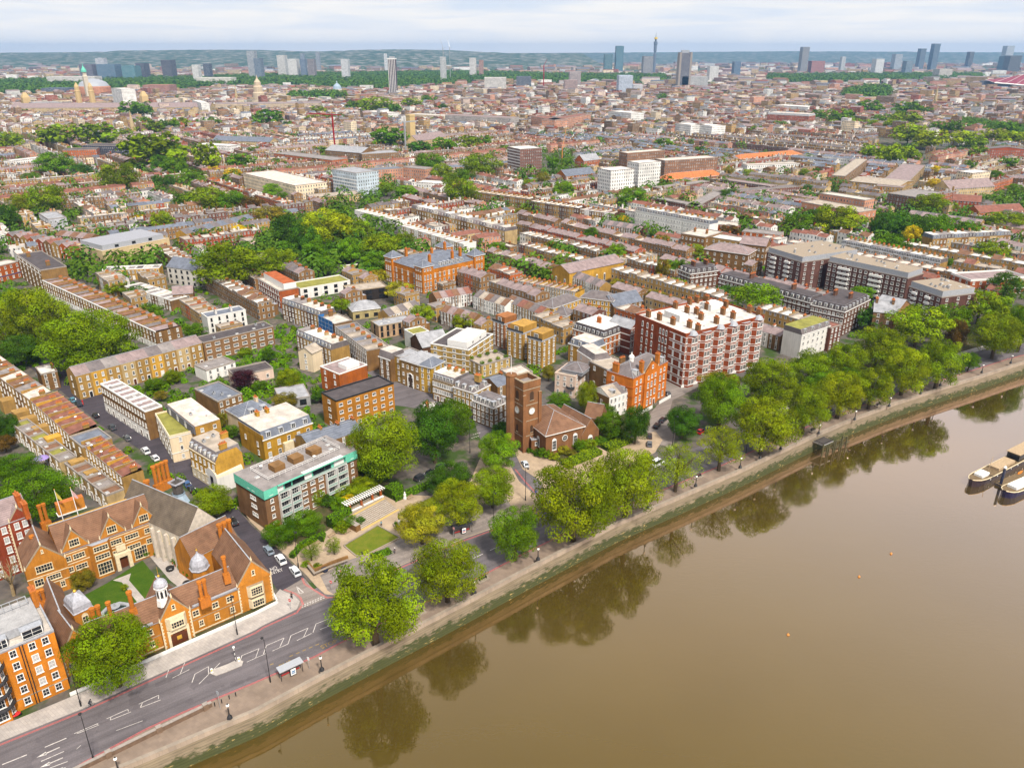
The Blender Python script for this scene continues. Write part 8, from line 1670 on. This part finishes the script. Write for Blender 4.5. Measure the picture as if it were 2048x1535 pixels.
WOOD=[wp(q)for q in[[(-40,195),(60,192),(150,186),(260,184),(330,186),(420,182),(420,163),(300,160),(200,161),(-40,172)],[(420,178),(600,178),(740,186),(830,178),(1024,166),(1140,172),(1140,155),(1024,151),(900,149),(600,153),(420,160)],[(1140,170),(1240,169),(1330,165),(1330,156),(1140,155)],[(1536,168),(1650,170),(1720,171),(1800,168),(1860,164),(1960,162),(1960,155),(1800,153),(1536,157)],[(1680,200),(1720,208),(1780,198),(1776,184),(1740,181),(1690,190)],[(0,292),(40,300),(40,285),(0,278)],[(1880,250),(2060,290),(2060,262),(1900,240)],[(240,318),(365,316),(360,300),(250,298)],[(580,205),(690,205),(690,197),(580,197)]]]
PAL=[BR['stock']]*5+[BR['brown']]*4+[BR['white']]*5+[BR['cream']]*2+[BR['brown']]*2+[BR['red']]*2+[BR['salmon']]*2+[BR['buff']]*3+[BR['pink']]*2+[BR['maroon']]+[BR['rust']]
RPAL=['slate','slate','mauve','mauve','brown','pale','pale','white','grit','felt','blue','white','pinkish','grit','mauve','tile']
frnd=random.Random(99)
TA=math.radians(-50)
def axes(a):return Vector((math.cos(a),math.sin(a),0)),Vector((-math.sin(a),math.cos(a),0))
for t_ in list(scene.objects):
 if t_.name.startswith(('tree','plane_tree'))and t_.parent is None:OCC[(int(t_.location.x//CELL),int(t_.location.y//CELL))]=1
def free(o,u,n,w,d):
 for i in range(3):
  for j in range(3):
   p=o+u*(w*i/2)+n*(d*j/2)
   if(int(p.x//CELL),int(p.y//CELL))in OCC:return False
 return True
EB=offset(EMB,34)
def visible(x,y):
 if abs(x)>0.70*y+25 or y<120:return False
 for a,b in zip(EB,EB[1:]):
  if a.x<=x<=b.x:return y>a.y+(b.y-a.y)*(x-a.x)/(b.x-a.x)
 return True
YARD=[wp([(160,755),(300,715),(420,695),(560,660),(650,700),(640,800),(560,870),(480,880),(330,800)])]
cand=[]
def squares(x,y):return y>420 and mnoise.noise((x*.011,y*.008,3))>.27
def try_rows(a,want,y0,y1,gap,wr,dr):
 u,n=axes(a);s=-2600.0;row=0;new=[]
 while s<2600:
  s+=gap*frnd.uniform(.9,1.25);row+=1;t=-2600.0;OCC.update(dict.fromkeys(new,1));new=[];pal=frnd.choice(PAL);rp=[frnd.choice(RPAL),frnd.choice(RPAL)];h0=frnd.uniform(6.5,9.5)
  while t<2600:
   w=frnd.uniform(*wr);o=n*s+u*t;t+=w
   if not(y0<o.y<y1 and visible(o.x,o.y)):continue
   if(hash((int(o.x//160),int(o.y//160)))%10<6)!=want or frnd.random()<.02 or squares(o.x,o.y):continue
   d=frnd.uniform(*dr)
   if not free(o,u,n,w,d)or any(inpoly(o.x,o.y,k)or inpoly(o.x+u.x*w,o.y+u.y*w,k)for k in KEEP+WOOD+YARD):continue
   for i in range(5):
    for j in range(6):p=o+u*(w*i/4.2)+n*(d*j/4.2);new.append((int(p.x//CELL),int(p.y//CELL)))
   cand.append((o.copy(),a,w,d,h0+frnd.choice((0,0,0,.5,-.4)),pal if frnd.random()<.82 else frnd.choice(PAL),rp[0]if frnd.random()<.8 else rp[1],row))
for want in(True,False):try_rows(TA if want else TA+math.pi/2,want,215,1250,21,(5.2,7.5),(8,11))
cand.sort(key=lambda c:c[0].length)
single,rest=[],[]
for c in cand:(single if len(single)<330 else rest).append(c)
inv={v:k for k,v in BR.items()}
for o,a,w,d,h,col,rf,row in single:
 if o.y<480 and(col in(BR['salmon'],BR['pink'])or col in(BR['cream'],BR['white'],BR['buff'])and row%3):col=BR['stock']if row%2 else BR['brown']
 wn_=WALLWORD[inv[col]].replace(' painted','').replace(' rendered','').replace('dark maroon','maroon').replace('rust red','rusty');s=Bld('rendered_house' if col in(BR['white'],BR['cream'])else 'brick_house',None,'house',None,None,h,None,None,col,'facade' if o.y>330 else 'brick','houses filling the streets between the terraces',(o.x,o.y),a,(w-.03,d))
 AUTO.append((s.root,'%s house with %s roof'%(wn_,{'pale':'pale flat','white':'white flat','grit':'gritty flat','tile':'red tile','felt':'grey flat','blue':'blue slate','pinkish':'pale pink'}.get(rf,rf)),s.cen))
 if rf in('pale','white','felt','grit','pinkish'):s.walls(h-.4);s.flat(rf,.5);s.box('party_wall',w-.33,.4,h-.4,w-.04,d-.4,h+.5,'brick','kerb')
 else:s.walls();s.gable(rf,1.9,'x',.02)
 if frnd.random()<.5:s.box('rear_wing',.2,d+.01,0,w*.55,d+3.4,h*.62,'brick','zinc_roof')
 s.chimney(w-.6,d*.55,.7,1.7,2.6 if s.rz==h else 1.6,4)
 if s.wmat=='brick':
  z=zs(3,h);s.windows('F',2,z,.95,1.6);s.windows('R',2,z,.9,1.5,skip=.3)
  s.windows('K',2,z,.9,1.5)
mb=MB()
def mass(o,a,w,d,h,col,rf,fine):
 u,n=axes(a);g=frnd.uniform(.72,1.1);A,B,C,D_=o,o+u*w,o+u*w+n*d,o+n*d;q=[(p.x,p.y)for p in(A,B,C,D_)]
 mb.cur=tuple(c*g for c in col);mb.poly_walls(q,0,h,'facade_tint');rc=tuple(c*g for c in RF[rf]);mb.cur=rc
 if rf in('pale','white','felt','grit','pinkish'):
  mb.cap(q,h-.3,'roof_tint')
  if fine:mb.cur=(.34,.31,.29);mb.prism([(A.x,A.y),(B.x,B.y),((B+n*.35).x,(B+n*.35).y),((A+n*.35).x,(A+n*.35).y)],h-.5,h+.4,'roof_tint')
 else:
  m0,m1=(A+D_)/2,(B+C)/2;rh=d*.19
  for p,r in(((A,B),(m1,m0)),((C,D_),(m0,m1))):mb.face([(p[0].x,p[0].y,h),(p[1].x,p[1].y,h),(r[0].x,r[0].y,h+rh),(r[1].x,r[1].y,h+rh)],'roof_tint')
  mb.cur=tuple(c*g for c in col)
  for p0,p1,m in((A,D_,m0),(B,C,m1)):mb.face([(p0.x,p0.y,h),(p1.x,p1.y,h),(m.x,m.y,h+rh)],'brick_tint')
 if fine:
  c=B-u*.5+n*d*.45;mb.cur=tuple(x*.9 for x in frnd.choice(PAL));r=u*.35+n*0;e=n*1.4
  k=[c-r,c+r,c+r+e,c-r+e];mb.prism([(p.x,p.y)for p in k],h-.2,h+frnd.uniform(1.6,3.4),'brick_tint')
  if frnd.random()<.4:
   c=A+u*w*.4+n*d*frnd.uniform(.2,.6);mb.cur=frnd.choice([(.6,.58,.55),(.3,.3,.32),(.12,.11,.12)]);k=[c,c+u*1.6,c+u*1.6+n*1.4,c+n*1.4];mb.prism([(p.x,p.y)for p in k],h-.3,h+1.3,'roof_tint')
for c in rest:mass(*c[:7],True)
n0=len(cand)
def far_rows(y0,y1,gap,wr,dr,hr,keep):
 y=y0
 while y<y1:
  y+=gap*frnd.uniform(.8,1.2);x=-.72*y
  while x<.72*y:
   w=frnd.uniform(*wr);o=Vector((x,y+frnd.uniform(-gap,gap)*.4,0));x+=w*frnd.uniform(1.0,1.35)
   if frnd.random()>keep or any(inpoly(o.x,o.y,k)for k in WOOD)or(int(o.x//CELL),int(o.y//CELL))in OCC:continue
   a=frnd.choice((TA,TA,TA+math.pi/2))+frnd.gauss(0,.06)if y<2600 else frnd.gauss(0,.5)
   mass(o,a,w*.95,frnd.uniform(*dr),frnd.uniform(*hr)*(1.6 if frnd.random()<.06 else 1),frnd.choice(PAL),frnd.choice(RPAL),y<1900)
far_rows(1230,1900,17,(9,24),(9,13),(8,14),.9);far_rows(1900,3000,28,(16,46),(10,16),(9,16),.85);far_rows(3000,5200,75,(24,80),(14,30),(10,22),.62);far_rows(5200,9000,200,(40,130),(20,50),(10,26),.42)
tag(add('distant_houses',mb),'countless terraces and roofs spreading to the horizon','houses',None,'stuff');mb.cur=None
def greenery(name,spots,label,cat):
 v,f,tn=[],[],[]
 for x,y,r,hh,q,leafs,base in spots:
  g=frnd.uniform(.75,1.2);hue=frnd.uniform(-.15,.2)
  for _ in range(leafs):
   d=Vector((frnd.gauss(0,1),frnd.gauss(0,1),abs(frnd.gauss(0,1)))).normalized();c=Vector((x+d.x*r*.95,y+d.y*r*.95,base+d.z*hh));nn=(d+Vector((frnd.gauss(0,.4),frnd.gauss(0,.4),.3))).normalized()
   A=nn.orthogonal().normalized()*q*frnd.uniform(.6,1.2);B=nn.cross(A)*frnd.uniform(.6,.9);i=len(v);v+=[tuple(c-A),tuple(c-B),tuple(c+A),tuple(c+B)];f.append((i,i+1,i+2,i+3));k=g*frnd.uniform(.75,1.25);tn.append((k*(1+hue),k,k*(1-hue),1.0))
 me=bpy.data.meshes.new(name);me.from_pydata(v,[],f);me.materials.append(M('leaf'));ca=me.color_attributes.new('tint','FLOAT_COLOR','CORNER');fl=[]
 for c in tn:fl.extend(c*4)
 ca.data.foreach_set('color',fl);tag(add(name,me,color=KIND['mid'][0]if label[0]=='s' else(0.075,0.150,0.014)),label,cat,None,'stuff')
spots=[]
for pl in WOOD:
 xs,ys=[p[0]for p in pl],[p[1]for p in pl];area=(max(xs)-min(xs))*(max(ys)-min(ys));far=min(ys)>1500
 for _ in range(min(9000,int(area/(420 if far else 90)))):
  x,y=frnd.uniform(min(xs),max(xs)),frnd.uniform(min(ys),max(ys))
  if inpoly(x,y,pl):r=frnd.uniform(9,15)if far else frnd.uniform(5,8);spots.append((x,y,r,r*1.1,3.6 if far else 1.1,26 if far else 110,frnd.uniform(8,14)if far else 3))
for _ in range(9000):
 y=430*(18**frnd.random());x=frnd.uniform(-.7,.7)*y
 if(int(x//CELL),int(y//CELL))in OCC or not visible(x,y)or(not squares(x,y)and mnoise.noise((x*.004,y*.004,0))<.02):continue
 r=frnd.uniform(4,8)*(1 if y<2500 else 1.5);spots.append((x,y,r,r*1.1,r*(.3 if y>1500 else.17),26 if y>1500 else 80,frnd.uniform(1,5)))
greenery('woodland',spots,'far park woods and street trees merging into green masses','woodland')
spots=[]
for _ in range(9000):
 y=190+800*frnd.random()**1.5;x=frnd.uniform(-.7,.7)*y
 c=(int(x//CELL),int(y//CELL))
 if c in OCC or any((c[0]+i,c[1]+j)in OCC for i,j in((1,0),(-1,0)))or any(inpoly(x,y,k)for k in KEEP[1:])or not visible(x,y):continue
 if len(spots)>3400:break
 r=frnd.uniform(.8,2.6);spots.append((x,y,r,r*1.2,.42,int(30+r*34),.1))
for _ in range(900):
 x,y=frnd.uniform(-170,-60),frnd.uniform(225,345);c=(int(x//CELL),int(y//CELL))
 if c in OCC or not inpoly(x,y,YARD[0]):continue
 r=frnd.uniform(.7,1.9);spots.append((x,y,r,r*1.1,.34,int(40+r*40),.05))
greenery('garden_greenery',spots,'shrubs and climbers crowding the small back gardens','garden plants')
LANDM=[('the orange brick school',865,560),('the church tower',1050,880),('the green-topped flats',600,1010),('the banded red mansion flats',1440,720),('the white tower pair',1250,370),('the walled garden wood',680,510),('the cream stepped flats',270,515),('the blue glass slab office',705,375),('the gothic church tower',830,285),('the dark brown flats',1760,590),('the salmon brick flats',1690,420),('the red crane',672,315),('the corniced terrace',200,640),('the yellow brick flat trio',1070,720),('the yellow gabled hall',1150,570),('the tall white stucco terrace',1345,450),('the black roofed theatre-like block',200,300),('the red and white corner building',1970,580),('the avenue trees',1800,300),('the maroon tower',1038,330),('the white hotel block',1240,245),('the stone museum front',180,220),('the pale stone office terrace',560,380),('the purple-leaved tree',487,770),('the brown school ranges',1440,400),('the umbrella pine',1938,490),('the white-corniced brown terrace',250,850),('the museum dome',520,205),('the golden tree',1826,485),('the big red mansion by the avenue',1580,245)]
LM=[(n_,P(x,y))for n_,x,y in LANDM];bag={}
for o,d,p in AUTO:
 n_,q=min(LM,key=lambda l:(l[1]-p).length/(l[1].y+50));bag.setdefault((d,n_),[]).append(((q-p).length,o))
for(d,n_),lst in bag.items():
 lst.sort(key=lambda t:t[0])
 for i,(_,o)in enumerate(lst):o['label']=('%s near %s'%(d,n_)if len(lst)==1 else '%s, %s closest to %s'%(d,ORD[i]if i else 'the',n_))
mb=MB();mb.box(-15900,-900,-6.5,15900,15900,262,'haze',bottom=True);hz_o=tag(add('haze',mb),kind='stuff')
